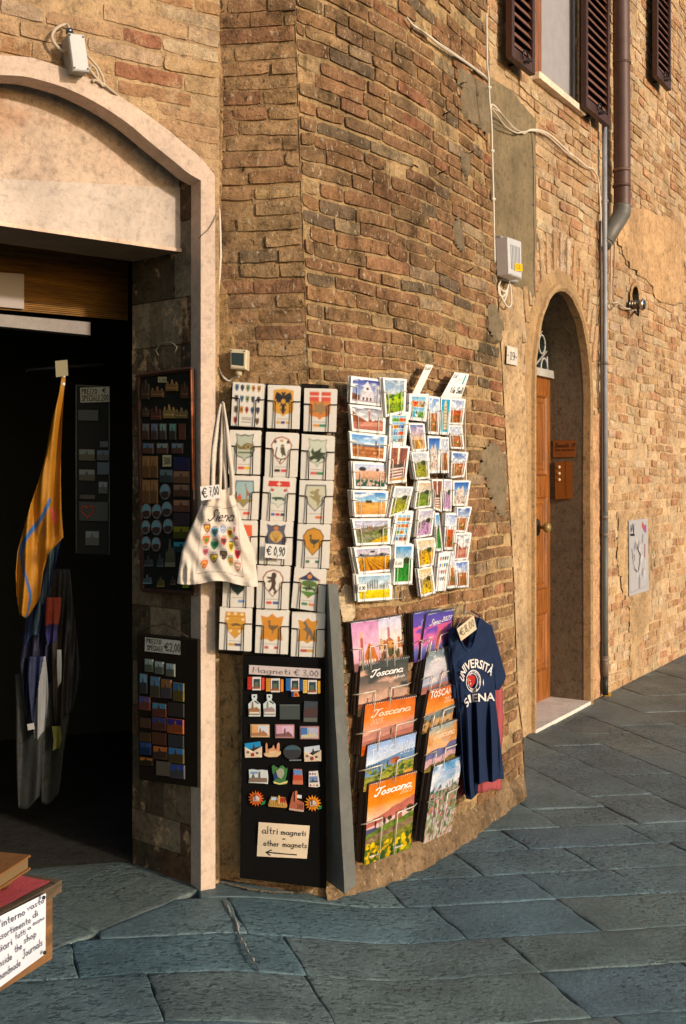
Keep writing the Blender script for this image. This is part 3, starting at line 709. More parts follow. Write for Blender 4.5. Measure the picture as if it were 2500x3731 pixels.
# doorway flags: big smooth stones inside the joint, and a kerb course along it
d1 = (LB-LA).normalized(); dn = Vector((-d1.y, d1.x, 0)); dn = dn if dn.y > 0 else -dn
def dl(s_, t_): v = LA+d1*s_+dn*t_; return (v.x, v.y)
s_ = -.5
while s_ < 3.2:
    L = rg.choice([.7, .95, .8]); slabpoly([dl(s_, .0), dl(s_+L, .0), dl(s_+L, .62), dl(s_, .62)][::-1], C3(104,116,112), .0); s_ += L
tag(pv.build('pavement', M['slate']), kind='structure')
js = MB(); r = random.Random(21)
def seam(pts, wd, c):
    P = []
    for (xa, ya), (xb, yb) in zip(pts[:-1], pts[1:]):
        n_ = max(2, int(math.hypot(xb-xa, yb-ya)/7)); P += [(xa+(xb-xa)*k/n_, ya+(yb-ya)*k/n_) for k in range(n_)]
    P.append(pts[-1]); G = [ground_at(x+r.uniform(-2, 2), y) for x, y in P]; vs = []
    for i, g in enumerate(G):
        t_ = G[min(i+1, len(G)-1)]-G[max(i-1, 0)]; n_ = Vector((-t_.y, t_.x, 0)).normalized(); w1, w2 = wd*r.uniform(.25, 1.1), wd*r.uniform(.25, 1.1); vs += [g+n_*w1+Vector((0, 0, .0035)), g+Vector((0, 0, .0075)), g-n_*w2+Vector((0, 0, .0035))]
    js.add(vs, [(3*i+a, 3*i+a+1, 3*i+a+4, 3*i+a+3) for i in range(len(G)-1) for a in (0, 1)], c=c)
PM_ = C3(172,170,164)
seam([(512,2060),(526,2088),(540,2112),(548,2140),(557,2160)], .007, PM_); seam([(557,2160),(572,2187),(584,2208)], .006, PM_); seam([(586,2212),(592,2224)], .004, PM_)
seam([(505,2016),(560,2032),(620,2041),(700,2043),(760,2047)], .014, C3(120,114,100)); seam([(815,2032),(860,2012),(900,1992),(935,1980)], .015, C3(136,132,124)); seam([(935,1977),(1000,1942),(1060,1907),(1090,1882)], .010, C3(124,116,104))
tag(js.build('pavement_mortar', M['plaster']), kind='structure')
# ------------------------------------------------------------------ lettering: single-line pen font and block letters
GL = {}
def _g(ch, w_, *st): GL[ch] = (w_, [(s_[0] == '~', [tuple(float(v) for v in p.split(',')) for p in s_.lstrip('~').split()]) for s_ in st])
_g('a', .5, '~.42,.42 .2,.5 .03,.25 .18,0 .4,.15 .42,.45', '~.42,.45 .42,.1 .52,0'); _g('b', .46, '.08,1 .08,0', '~.08,.35 .25,.5 .42,.25 .25,0 .08,.1')
_g('c', .44, '~.4,.42 .2,.5 .03,.25 .2,0 .42,.08'); _g('d', .5, '~.42,.42 .2,.5 .03,.25 .18,0 .42,.15', '.43,1 .43,0')
_g('e', .46, '~.05,.25 .4,.3 .25,.5 .05,.28 .18,0 .42,.1'); _g('f', .38, '~.4,.92 .22,.95 .18,.7 .18,0', '.03,.5 .36,.5')
_g('g', .5, '~.42,.42 .2,.5 .03,.25 .18,.02 .42,.2', '~.43,.48 .42,0 .3,-.28 .05,-.2'); _g('h', .48, '.08,1 .08,0', '~.08,.3 .25,.5 .4,.35 .4,0')
_g('i', .18, '.09,.5 .09,0', '.09,.68 .09,.73'); _g('l', .18, '.08,1 .08,0'); _g('m', .66, '.06,.5 .06,0', '~.06,.35 .2,.5 .32,.35 .32,0', '~.32,.35 .46,.5 .58,.35 .58,0')
_g('n', .48, '.08,.5 .08,0', '~.08,.3 .25,.5 .4,.35 .4,0'); _g('o', .46, '~.22,.5 .03,.25 .22,0 .41,.25 .22,.5'); _g('p', .46, '.08,.5 .08,-.3', '~.08,.35 .25,.5 .42,.25 .25,0 .08,.1')
_g('r', .36, '.08,.5 .08,0', '~.08,.3 .2,.47 .34,.45'); _g('s', .4, '~.36,.42 .2,.5 .08,.38 .33,.15 .2,0 .04,.08'); _g('t', .36, '.18,.85 .18,.08 .32,0', '.03,.5 .35,.5')
_g('u', .48, '~.08,.5 .08,.12 .22,0 .4,.15', '.4,.5 .4,0'); _g('v', .42, '.03,.5 .2,0 .38,.5'); _g('J', .5, '.15,1 .5,1', '~.34,1 .34,.2 .2,-.1 .02,.1')
_g('A', .62, '.02,0 .3,1 .6,0', '.12,.35 .5,.35'); _g('B', .56, '.08,0 .08,1', '~.08,1 .45,.85 .08,.52', '~.08,.52 .52,.3 .08,0')
_g('C', .58, '~.54,.85 .3,1 .04,.5 .3,0 .55,.15'); _g('E', .5, '.46,1 .08,1 .08,0 .48,0', '.08,.5 .4,.5'); _g('I', .2, '.1,1 .1,0'); _g('L', .48, '.08,1 .08,0 .46,0')
_g('M', .7, '.06,0 .1,1 .35,.3 .6,1 .64,0'); _g('N', .6, '.06,0 .06,1 .52,0 .52,1'); _g('O', .62, '~.3,1 .04,.5 .3,0 .57,.5 .3,1'); _g('P', .52, '.08,0 .08,1', '~.08,1 .48,.8 .08,.5')
_g('R', .56, '.08,0 .08,1', '~.08,1 .48,.78 .08,.5', '.2,.5 .52,0'); _g('S', .54, '~.48,.85 .28,1 .08,.78 .45,.3 .25,0 .04,.15'); _g('T', .56, '.02,1 .54,1', '.28,1 .28,0')
_g('U', .58, '~.06,1 .06,.3 .28,0 .5,.3 .5,1'); _g('V', .56, '.02,1 .28,0 .54,1'); _g('W', .8, '.02,1 .2,0 .4,.8 .6,0 .78,1'); _g('Z', .52, '.04,1 .48,1 .04,0 .5,0')
_g('0', .5, '~.25,1 .04,.5 .25,0 .46,.5 .25,1'); _g('1', .3, '.04,.8 .2,1 .2,0'); _g('2', .5, '~.05,.8 .25,1 .44,.75 .05,0', '.05,0 .48,.02'); _g('3', .48, '~.05,.9 .3,1 .42,.78 .18,.52', '~.18,.52 .45,.35 .3,0 .04,.1')
_g('5', .5, '.42,1 .1,1 .08,.55', '~.08,.55 .35,.6 .44,.3 .25,0 .05,.1'); _g('6', .48, '~.4,.95 .12,.6 .05,.25 .25,0 .43,.25 .25,.5 .06,.3'); _g('7', .46, '.04,1 .44,1 .16,0', '.12,.5 .4,.5'); _g('8', .48, '~.24,.52 .06,.75 .24,1 .42,.75 .24,.52 .04,.25 .24,0 .44,.25 .24,.52')
_g('9', .48, '~.42,.7 .22,.5 .06,.75 .24,1 .42,.75 .38,.3 .2,0'); _g(',', .2, '.12,.1 .04,-.18'); _g("'", .16, '.1,1 .06,.78'); _g('€', .6, '~.55,.85 .34,1 .12,.5 .34,0 .56,.15', '.0,.6 .42,.6', '.0,.42 .4,.42'); _g('~', .4, '~.02,.2 .14,.3 .26,.2 .38,.3'); _g('<', 0, '.3,.7 0,.5 .3,.3', '0,.5 1.6,.45')
# script capitals with swashes
_g('ƪ', .62, '~.58,.86 .44,1 .26,.8 .42,.4 .2,.02 -.04,.16'); _g('Ŧ', .6, '~-.04,.8 .1,1 .5,.95 .72,1.04', '~.42,.98 .34,.4 .18,.02 .0,.08 .04,.22')
def smooth(pts, n=6): return [tuple(p) for p in catmull(pts, n)] if len(pts) > 2 else pts
def pen_lines(text, slant=0.0, gap=.1, space=.35, wob=0.0):
    x = 0; L = []
    for ch in text:
        if ch == ' ': x += space; continue
        w_, st = GL[ch]
        for sm, p in st:
            q = smooth(p) if sm else p
            L.append([(x+a+slant*b_+wob*nz(a*5+x, b_*5), b_+wob*nz(a*5, b_*5+x)) for a, b_ in q])
        x += w_+gap
    return L, x-gap
def ribbon(mb, pts2, wd, fn, c, d=.0006, taper=True):
    """thin raised pen stroke along pts2, fn(x, y, d) places it on its surface"""
    n = len(pts2); vs = []; 
    for i, p in enumerate(pts2):
        a, b_ = pts2[max(i-1, 0)], pts2[min(i+1, n-1)]; tx, ty = b_[0]-a[0], b_[1]-a[1]; l = math.hypot(tx, ty) or 1
        ex = wd/2 if 0 < i < n-1 else wd/2
        px_, py_ = -ty/l*ex, tx/l*ex; ox, oy = (0, 0)
        if i == 0: ox, oy = -tx/l*wd*.4, -ty/l*wd*.4
        if i == n-1: ox, oy = tx/l*wd*.4, ty/l*wd*.4
        vs.append(fn(p[0]+px_+ox, p[1]+py_+oy, d)); vs.append(fn(p[0]-px_+ox, p[1]-py_+oy, d))
    mb.add(vs, [(2*i, 2*i+1, 2*i+3, 2*i+2) for i in range(n-1)], c=c)
def quadmap(fn, TL, TR, BL):
    """x along TL-TR (0..1), y down (0..1) in photo coordinates -> fn(px, py, d)"""
    return lambda x, y, d: fn(TL[0]+(TR[0]-TL[0])*x+(BL[0]-TL[0])*y, TL[1]+(TR[1]-TL[1])*x+(BL[1]-TL[1])*y, d)
def write(mb, text, fn, x0, y0, x1, h, c, asp=1.0, wd=.09, slant=0.0, d=.0006, wob=.0, gap=.1, ysl=0.0):
    """text baseline from (x0,y0) to x1 in the quad's 0..1 space, h the cap height in the same space"""
    L, W_ = pen_lines(text, slant, gap, wob=wob); k = (x1-x0)/W_
    for l in L:
        # stroke width is in cap heights
        P = [(x, y) for x, y in l]
        def f2(x, y, dd): return fn(x0+x*k, y0-y*h+(x0+x*k-x0)*ysl, dd)
        ribbon(mb, P, wd, f2, c, d)
_blk = {}
def block(text, bold=.0):
    key = (text, bold)
    if key not in _blk:
        cu = bpy.data.curves.new('t', 'FONT'); cu.body = text; cu.size = 1; cu.offset = bold; cu.resolution_u = 3; o = bpy.data.objects.new('t', cu); col.objects.link(o)
        dg = bpy.context.evaluated_depsgraph_get(); dg.update(); me = o.evaluated_get(dg).to_mesh(); vs = [(v.co.x, v.co.y) for v in me.vertices]; fs = [tuple(p.vertices) for p in me.polygons]
        o.evaluated_get(dg).to_mesh_clear(); bpy.data.objects.remove(o); bpy.data.curves.remove(cu); _blk[key] = (vs, fs)
    return _blk[key]
# ------------------------------------------------------------------ painter: colour fields for printed surfaces
class Pic:
    def __init__(s, w_, h_, c, ss=3):
        s.w, s.h, s.ss = w_, h_, ss; s.W, s.H = w_*ss, h_*ss; s.a = np.zeros((s.H, s.W, 3)); s.a[:] = lin(c)
        s.Y, s.X = np.mgrid[0:s.H, 0:s.W]; s.X = (s.X+.5)/s.W; s.Y = (s.Y+.5)/s.H; s.box = (0, 0, 1, 1)
    def sub(s, x0, y0, x1, y1): s.box = (x0, y0, x1, y1); return s
    def _t(s, pts): x0, y0, x1, y1 = s.box; return [(x0+(x1-x0)*x, y0+(y1-y0)*y) for x, y in pts]
    def _in(s): x0, y0, x1, y1 = s.box; return (s.X >= x0) & (s.X <= x1) & (s.Y >= y0) & (s.Y <= y1)
    def put(s, m, c, al=1.0): 
        m = (m & s._in())[..., None]*al; s.a = s.a*(1-m)+m*lin(c)
    def rect(s, x0, y0, x1, y1, c, al=1.0):
        (x0, y0), (x1, y1) = s._t([(x0, y0), (x1, y1)]); s.put((s.X >= x0) & (s.X <= x1) & (s.Y >= y0) & (s.Y <= y1), c, al)
    def grad(s, y0, y1, stops):
        (_, a), (_, b_) = s._t([(0, y0), (0, y1)]); t = np.clip((s.Y-a)/(b_-a), 0, 1); m = (s.Y >= a) & (s.Y <= b_) & s._in()
        C = np.stack([np.interp(t, [p for p, _ in stops], [lin(c)[k] for _, c in stops]) for k in range(3)], -1); s.a = np.where(m[..., None], C, s.a)
    def poly(s, pts, c, al=1.0):
        P = s._t(pts); m = np.zeros(s.X.shape, bool); n = len(P); j = n-1
        for i in range(n):
            (xi, yi), (xj, yj) = P[i], P[j]
            if yi != yj: m ^= ((yi > s.Y) != (yj > s.Y)) & (s.X < (xj-xi)*(s.Y-yi)/(yj-yi)+xi)
            j = i
        s.put(m, c, al); return s
    def ell(s, cx, cy, rx, ry, c, al=1.0):
        x0, y0, x1, y1 = s.box; (cx, cy), = s._t([(cx, cy)]); rx *= x1-x0; ry *= y1-y0; s.put(((s.X-cx)/rx)**2+((s.Y-cy)/ry)**2 < 1, c, al)
    def line(s, pts, wd, c, sm=False):
        P = s._t(smooth(pts) if sm else pts); x0, y0, x1, y1 = s.box; wd = wd*(x1-x0)/2; asp = s.H/s.W; m = np.zeros(s.X.shape, bool)
        for (ax, ay), (bx, by) in zip(P[:-1], P[1:]):
            ax_, ay_, bx_, by_ = ax, ay*asp, bx, by*asp; dx, dy = bx_-ax_, by_-ay_; l2 = dx*dx+dy*dy+1e-12
            t = np.clip(((s.X-ax_)*dx+(s.Y*asp-ay_)*dy)/l2, 0, 1); m |= (s.X-ax_-t*dx)**2+(s.Y*asp-ay_-t*dy)**2 < wd*wd
        s.put(m, c)
    def fbm(s, fx, fy, seed, oct=4):
        r = np.random.RandomState(seed); out = np.zeros(s.X.shape); amp = 1; tot = 0
        for o in range(oct):
            nx, ny = int(fx*2**o)+2, int(fy*2**o)+2; g = r.rand(ny+1, nx+1); x = s.X*(nx-1); y = s.Y*(ny-1); i = x.astype(int); j = y.astype(int); u = x-i; v = y-j; u = u*u*(3-2*u); v = v*v*(3-2*v)
            out += amp*((g[j, i]*(1-u)+g[j, i+1]*u)*(1-v)+(g[j+1, i]*(1-u)+g[j+1, i+1]*u)*v); tot += amp; amp *= .55
        return out/tot
    def clouds(s, y0, y1, c, seed, th=.5, soft=.1, fx=3, fy=6, al=1.0):
        (_, a), (_, b_) = s._t([(0, y0), (0, y1)]); f = np.clip((s.fbm(fx, fy, seed)-th)/soft, 0, 1)*al*((s.Y >= a) & (s.Y <= b_) & s._in()); s.a = s.a*(1-f[..., None])+f[..., None]*lin(c)
    def grain(s, amt, seed=1):
        r = np.random.RandomState(seed); s.a = s.a*(1+amt*(s.fbm(s.w//2, s.h//2, seed, 2)-.5)[..., None]*2)
    def dots(s, y0, y1, cols, n, size, seed, persp=0.0):
        r = np.random.RandomState(seed)
        for k in range(n):
            y = r.uniform(y0, y1); f = (y-y0)/(y1-y0); sz = size*(1-persp+persp*f*2)*r.uniform(.6, 1.3); s.ell(r.uniform(0, 1), y, sz, sz*r.uniform(.5, 1.1), cols[r.randint(len(cols))])
    def ridge(s, y0, y1, amp, seed, c, tex=.5, fx=4):
        (_, a), (_, b_) = s._t([(0, y0), (0, y1)]); r = np.random.RandomState(seed); f = s.fbm(fx, 1, seed, 5)[s.H//2]; ln = a+(b_-a)*np.linspace(0, 1, s.W)+amp*(f-.5)*2
        m = (s.Y > ln[None, :]) & s._in(); t = 1+tex*(s.fbm(14, 40, seed+1, 4)-.5)*2; C = lin(c)[None, None]*t[..., None]*(1+.25*np.clip((s.Y-ln[None, :])*3, 0, 1))[..., None]; s.a = np.where(m[..., None], C, s.a)
    def photo(s, seed=3, k=.30):
        l = 1+k*(s.fbm(6, 6, seed, 5)-.5)*2+k*.7*(s.fbm(s.w//2, s.h//2, seed+9, 2)-.5)*2; s.a = s.a*l[..., None]; g = s.a.mean(-1, keepdims=True); s.a = np.clip((g+(s.a-g)*1.12)*.86, 0, 1)**1.12; return s
    def out(s):
        s.a = np.clip(s.a, 0, .78); return s.a.reshape(s.h, s.ss, s.w, s.ss, 3).mean((1, 3))
def town(p, base, hgt, cols, seed, roof=(150,90,60), n=16, x0=0, x1=1, spires=2):
    r = np.random.RandomState(seed)
    for k in range(n):
        x = r.uniform(x0-.05, x1-.03); w_ = r.uniform(.05, .12)*(x1-x0)*1.3; h = hgt*r.uniform(.35, 1); c = cols[r.randint(len(cols))]
        p.rect(x, base-h, x+w_, base+.02, c); p.poly([(x-.01, base-h), (x+w_/2, base-h-.03), (x+w_+.01, base-h)], roof)
        for q in range(2): p.rect(x+w_*(.2+.4*q), base-h*.7, x+w_*(.35+.4*q), base-h*.5, tuple(int(v*.55) for v in c))
    for k in range(spires):
        x = r.uniform(x0+.1, x1-.1); w_ = .035*(x1-x0)+.01; p.rect(x, base-hgt*2.1, x+w_, base, cols[0]); p.poly([(x, base-hgt*2.1), (x+w_/2, base-hgt*2.5), (x+w_, base-hgt*2.1)], roof)
def cyp(p, x, y, h, w_=.02, c=(38,48,24)): p.ell(x, y-h/2, w_, h/2, c)
def art(kind, w_, h_, seed):
    """a printed picture by kind"""
    p = Pic(w_, h_, (240,238,232)); r = np.random.RandomState(seed); B1, W1 = (88,130,190), (235,238,240)
    if kind == 'duomo':
        p.grad(0, 1, [(0, (70,80,150)), (.6, (150,165,205)), (1, (190,190,200))]); p.clouds(0, .8, (240,240,245), seed, .5, .15)
        p.poly([(0,.62),(.25,.72),(.25,1),(0,1)], (120,78,60)); p.rect(.28,.5,.72,1,(225,220,225)); p.poly([(.34,.5),(.42,.22),(.5,.06),(.58,.22),(.68,.5)], (232,228,232)); p.rect(.74,.2,.84,.95,(212,212,222))
        for q in range(8): p.rect(.74,.24+.09*q,.84,.27+.09*q,(120,120,140))
        p.ell(.5,.4,.05,.06,(110,60,50))
        for q in range(3): p.rect(.34+.12*q,.78,.4+.12*q,.98,(90,70,70))
        for q in range(9): p.line([(.3+.05*q,.52),(.3+.05*q,.7)], .006, (150,140,160))
        p.rect(0,.93,1,1,(190,175,180))
    elif kind == 'piazza':
        p.grad(0, .6, [(0, (120,120,135)), (1, (225,225,225))]); p.clouds(0,.6,(245,245,245),seed,.45,.2); p.poly([(0,.1),(.1,.35),(.4,.55),(.5,.62),(.9,.5),(1,.55),(1,.75),(0,.8)], (150,85,60)); p.rect(.52,.08,.57,.6,(190,110,85)); p.rect(.51,.06,.58,.14,(225,200,180))
        p.poly([(0,.66),(1,.6),(1,1),(0,1)], (185,125,110)); p.poly([(.4,.64),(1,.6),(1,.78),(.2,.86)], (205,150,132)); p.line([(.1,.82),(.9,.74)], .01, (225,190,175)); town(p,.62,.14,[(170,100,75),(150,85,60)],seed,x0=.55,n=5,spires=0)
    elif kind == 'skyline':
        p.grad(0,.5,[(0,(95,155,215)),(1,(200,220,230))]); p.clouds(0,.5,W1,seed,.45,.15); p.rect(0,.42,1,.52,(90,110,130)); p.rect(0,.5,1,1,(165,110,70)); town(p,.62,.1,[(205,150,100),(180,120,80),(225,180,130)],seed,n=22,spires=1); town(p,.8,.14,[(190,125,80),(165,100,65),(215,160,110)],seed+1,n=22,spires=0); town(p,1.0,.16,[(170,105,65),(200,140,90)],seed+2,n=18,spires=0); p.rect(.72,.22,.77,.6,(120,85,75))
    elif kind == 'sunflowers':
        p.grad(0,.35,[(0,(190,205,230)),(1,(225,205,200))]); p.ell(.25,.22,.12,.1,(40,52,60)); p.ell(.75,.25,.05,.07,(40,60,80)); p.grad(.3,1,[(0,(225,180,150)),(.4,(205,160,130)),(.6,(70,100,80)),(1,(45,95,85))])
        for (n, a, b_, s_) in ((60,.45,.62,.014),(30,.62,.8,.03),(14,.8,.97,.05)):
            for k in range(n):
                x, y = r.rand(), r.uniform(a, b_); p.ell(x,y,s_*.75,s_,(240,205,190)); p.ell(x,y,s_*.3,s_*.4,(110,45,40))
    elif kind == 'cypress_field':
        p.grad(0,.45,[(0,(50,125,190)),(1,(180,215,230))]); p.clouds(0,.42,W1,seed,.48,.15); p.grad(.44,1,[(0,(215,165,100)),(.5,(225,170,105)),(1,(200,145,85))])
        for q in range(7): cyp(p,.36+.03*q,.5,.16,.016)
        p.line([(0,.75),(.5,.55),(1,.7)], .008, (180,125,75), True); p.grain(.3, seed)
    elif kind == 'villa':
        p.grad(0,.4,[(0,(185,185,205)),(1,(205,200,205))]); p.ridge(.40,.2,.08,seed,(130,120,100),.6); p.ridge(.62,.36,.06,seed+3,(120,125,75),.9); p.grain(.5, seed)
        p.rect(.36,.26,.46,.36,(190,130,95))
        for q in range(6): cyp(p,.2+.06*q,.38,.14+.04*(q%2),.012)
        p.ell(.78,.52,.08,.12,(60,68,35)); p.poly([(0,.75),(.4,.62),(.7,.7),(.4,.92),(0,1)], (150,150,120)); p.poly([(.4,1),(.75,.76),(1,.7),(1,1)], (215,175,60)); p.dots(.6,.95,[(110,125,70),(170,170,140),(70,85,40)],50,.022,seed)
    elif kind == 'vineyard':
        p.grad(0,.4,[(0,(190,185,205)),(1,(215,205,200))]); p.poly([(0,.3),(.2,.22),(.5,.3),(.8,.22),(1,.3),(1,.45),(0,.45)], (120,115,120)); p.grad(.38,1,[(0,(215,165,55)),(1,(190,130,45))])
        for q in range(9): p.poly([(.2+.015*q,.4),(.205+.015*q,.4),(-.3+.25*q,1),(-.38+.25*q,1)], (120,75,45))
        p.ell(.48,.14,.08,.05,(50,55,40)); p.rect(.56,.2,.58,.34,(60,50,40)); p.ell(.75,.3,.05,.09,(50,55,50)); p.ell(.12,.3,.06,.1,(60,65,60)); p.grain(.4,seed)
    elif kind == 'avenue':
        p.grad(0,.6,[(0,(160,190,210)),(1,(225,228,225))]); p.grad(.62,1,[(0,(235,215,30)),(1,(215,190,15))])
        for q in range(7): cyp(p,.14+.075*q,.68-.01*q,.5-.03*abs(q-5),.018,(62,44,34))
        for q in range(8): cyp(p,.66+.04*q,.63,.26,.010,(70,60,40))
        p.grain(.3,seed)
    elif kind == 'poster':
        p.grad(0,.45,[(0,(130,155,185)),(.6,(160,180,200)),(1,(205,210,205))]); p.clouds(0,.42,(205,212,215),seed,.45,.2); p.poly([(0,.42),(.5,.44),(1,.34),(1,1),(0,1)], (130,165,40)); p.poly([(0,.55),(1,.5),(1,.7),(0,.75)], (170,195,50)); p.dots(.45,.6,[(60,85,30)],14,.05,seed); p.dots(.7,1,[(75,90,30),(150,160,50),(110,80,40)],50,.04,seed+1); p.grain(.4,seed)
    elif kind.startswith('grid'):
        nx, ny = int(kind[4]), int(kind[5]); pals = [[(80,150,60),(150,190,90)],[(190,120,80),(90,70,60)],[(60,170,200),(235,235,235)],[(215,150,60),(140,90,50)],[(60,120,60),(35,90,50)],[(215,90,30),(240,170,60)],[(70,120,180),(190,200,215)],[(200,175,140),(120,90,70)]]
        for i in range(nx):
            for j in range(ny):
                a, b_ = pals[r.randint(len(pals))]; p.sub(.06+.9*i/nx+.015,.06+.9*j/ny+.012,.06+.9*(i+1)/nx-.015,.06+.9*(j+1)/ny-.012)
                p.rect(0,0,1,1,b_); p.grad(0,.45,[(0,(90,170,210)),(1,(190,215,225))]); p.poly([(0,.5),(.3,.35),(.7,.5),(1,.4),(1,1),(0,1)], a); p.dots(.5,1,[a,b_,(90,70,50)],10,.12,seed+i*5+j)
        p.sub(0,0,1,1)
    elif kind == 'road':
        p.grad(0,.62,[(0,(115,125,180)),(.6,(200,180,190)),(1,(230,200,160))]); p.clouds(0,.4,(225,215,225),seed,.55,.15); p.grad(.62,1,[(0,(170,125,60)),(1,(200,150,70))]); p.poly([(.45,.63),(.5,.63),(1,1),(.6,1)], (225,195,150)); p.poly([(.44,.63),(.46,.63),(.3,1),(.15,1)], (150,105,55))
    elif kind in ('hill','hill2','lavender','yellow','green','wheat'):
        top = {'hill':(190,195,205),'hill2':(215,190,160),'lavender':(190,185,205),'yellow':(215,190,150),'green':(60,150,200),'wheat':(225,200,150)}[kind]
        fg = {'hill':(150,150,60),'hill2':(120,140,60),'lavender':(175,140,175),'yellow':(220,170,30),'green':(50,130,50),'wheat':(190,160,60)}[kind]
        p.grad(0,.5,[(0,top),(1,(225,222,215))]); p.ridge(.42,.33,.07,seed,tuple(int(v*.62+40) for v in fg),.6); p.ridge(.56,.5,.06,seed+2,fg,.9); p.ridge(.72,.84,.05,seed+5,tuple(min(255,int(v*1.12)) for v in fg),1.0)
        p.ell(.7,.4,.16,.10,(70,80,40)); 
        for q in range(4): cyp(p,.55+.1*q,.5,.16,.022)
        p.dots(.5,1,[tuple(int(v*.6) for v in fg),(90,90,50),tuple(min(255,int(v*1.2)) for v in fg)],70,.03,seed); p.grain(.4,seed)
    elif kind == 'tower':
        p.grad(0,1,[(0,(0,160,195)),(1,(40,180,205))])
        for q in range(8): p.rect(.3+.01*q,.14+.1*q,.66+.02*q,.22+.1*q,(215,200,165)); p.rect(.3+.01*q,.22+.1*q,.66+.02*q,.24+.1*q,(140,120,90))
        p.rect(.38,.04,.6,.14,(225,210,180))
    elif kind in ('town','town2','town3','redtown'):
        p.grad(0,.5,[(0,{'town':(110,160,215),'town2':(180,185,205),'town3':(60,110,180),'redtown':(150,165,205)}[kind]),(1,(220,222,228))]); p.clouds(0,.5,W1,seed,.5,.2); cs = [(200,150,100),(170,105,70),(225,185,140),(145,95,60)] if kind != 'redtown' else [(170,75,35),(200,105,50),(190,120,70),(120,50,25)]
        p.rect(0,.45,1,1,cs[1]); town(p,.58,.1,cs,seed,n=12); town(p,.78,.16,cs,seed+3,n=14,spires=1); p.dots(.7,1,[(100,105,50),(150,110,60),cs[3]],40,.05,seed); p.grain(.5,seed)
    elif kind == 'street':
        p.rect(0,0,1,1,(150,90,70)); p.rect(.42,0,.52,.5,(240,225,205)); p.rect(.6,0,.7,.5,(100,80,80)); p.rect(0,.5,1,.62,(95,75,70)); p.grain(.5,seed)
        for q in range(4): p.poly([(.05,.64+.09*q),(.9,.6+.09*q),(.9,.63+.09*q),(.05,.68+.09*q)], (245,240,235))
        p.rect(0,.93,1,1,(200,150,80))
    elif kind == 'facade':
        p.grad(0,.6,[(0,(40,95,175)),(1,(150,185,220))]); p.poly([(.1,1),(.15,.4),(.3,.2),(.45,.35),(.6,.15),(.75,.4),(.85,1)], (220,205,195)); p.dots(.4,1,[(120,95,90),(240,235,230),(160,130,110)],60,.04,seed)
    elif kind == 'crests':
        cs = [(200,60,50),(60,110,180),(220,170,40),(60,130,70),(120,60,110),(60,60,60),(230,150,60)]
        for j in range(4):
            for i in range(4): shield(p.sub(.08+.22*i,.06+.2*j,.26+.22*i,.2+.2*j), cs[r.randint(7)], 'a', (90,70,60))
        p.sub(0,0,1,1)
    if kind not in ('crests',): p.photo(seed)
    return p
SH = {'a': [(.05,.05),(.5,.0),(.95,.05),(.97,.5),(.8,.78),(.5,1),(.2,.78),(.03,.5)], 'b': [(.05,.06),(.25,.03),(.5,.0),(.75,.03),(.95,.06),(.97,.75),(.88,.86),(.62,.9),(.5,1),(.38,.9),(.12,.86),(.03,.75)],
      'c': [(.5,0),(.8,.08),(.97,.3),(.9,.62),(.5,1),(.1,.62),(.03,.3),(.2,.08)], 'd': [(.06,.04),(.94,.04),(.98,.4),(.8,.75),(.5,1),(.2,.75),(.02,.4)],
      'e': [(.0,.08),(.3,.14),(.5,0),(.7,.14),(1,.08),(.9,.5),(1,.94),(.7,.9),(.5,1),(.3,.9),(0,.94),(.1,.5)], 'f': [(.5,0),(.68,.16),(1,.3),(.9,.5),(.95,.75),(.65,.85),(.5,1),(.3,.85),(.06,.75),(.1,.5),(0,.3),(.32,.16)],
      'g': [(.08,.0),(.3,.06),(.5,.02),(.7,.06),(.92,.0),(.86,.25),(.98,.55),(.85,.8),(.6,.86),(.5,1),(.4,.86),(.15,.8),(.02,.55),(.14,.25)]}
def shield(p, c, form, rim=None, fill2=None):
    P = SH[form]
    if rim: p.poly(P, rim); P = [(.5+(x-.5)*.88, .5+(y-.5)*.9) for x, y in P]
    p.poly(P, c)
    if fill2: p.poly([(x, max(y, fill2[1])) for x, y in P], fill2[0])
    return p
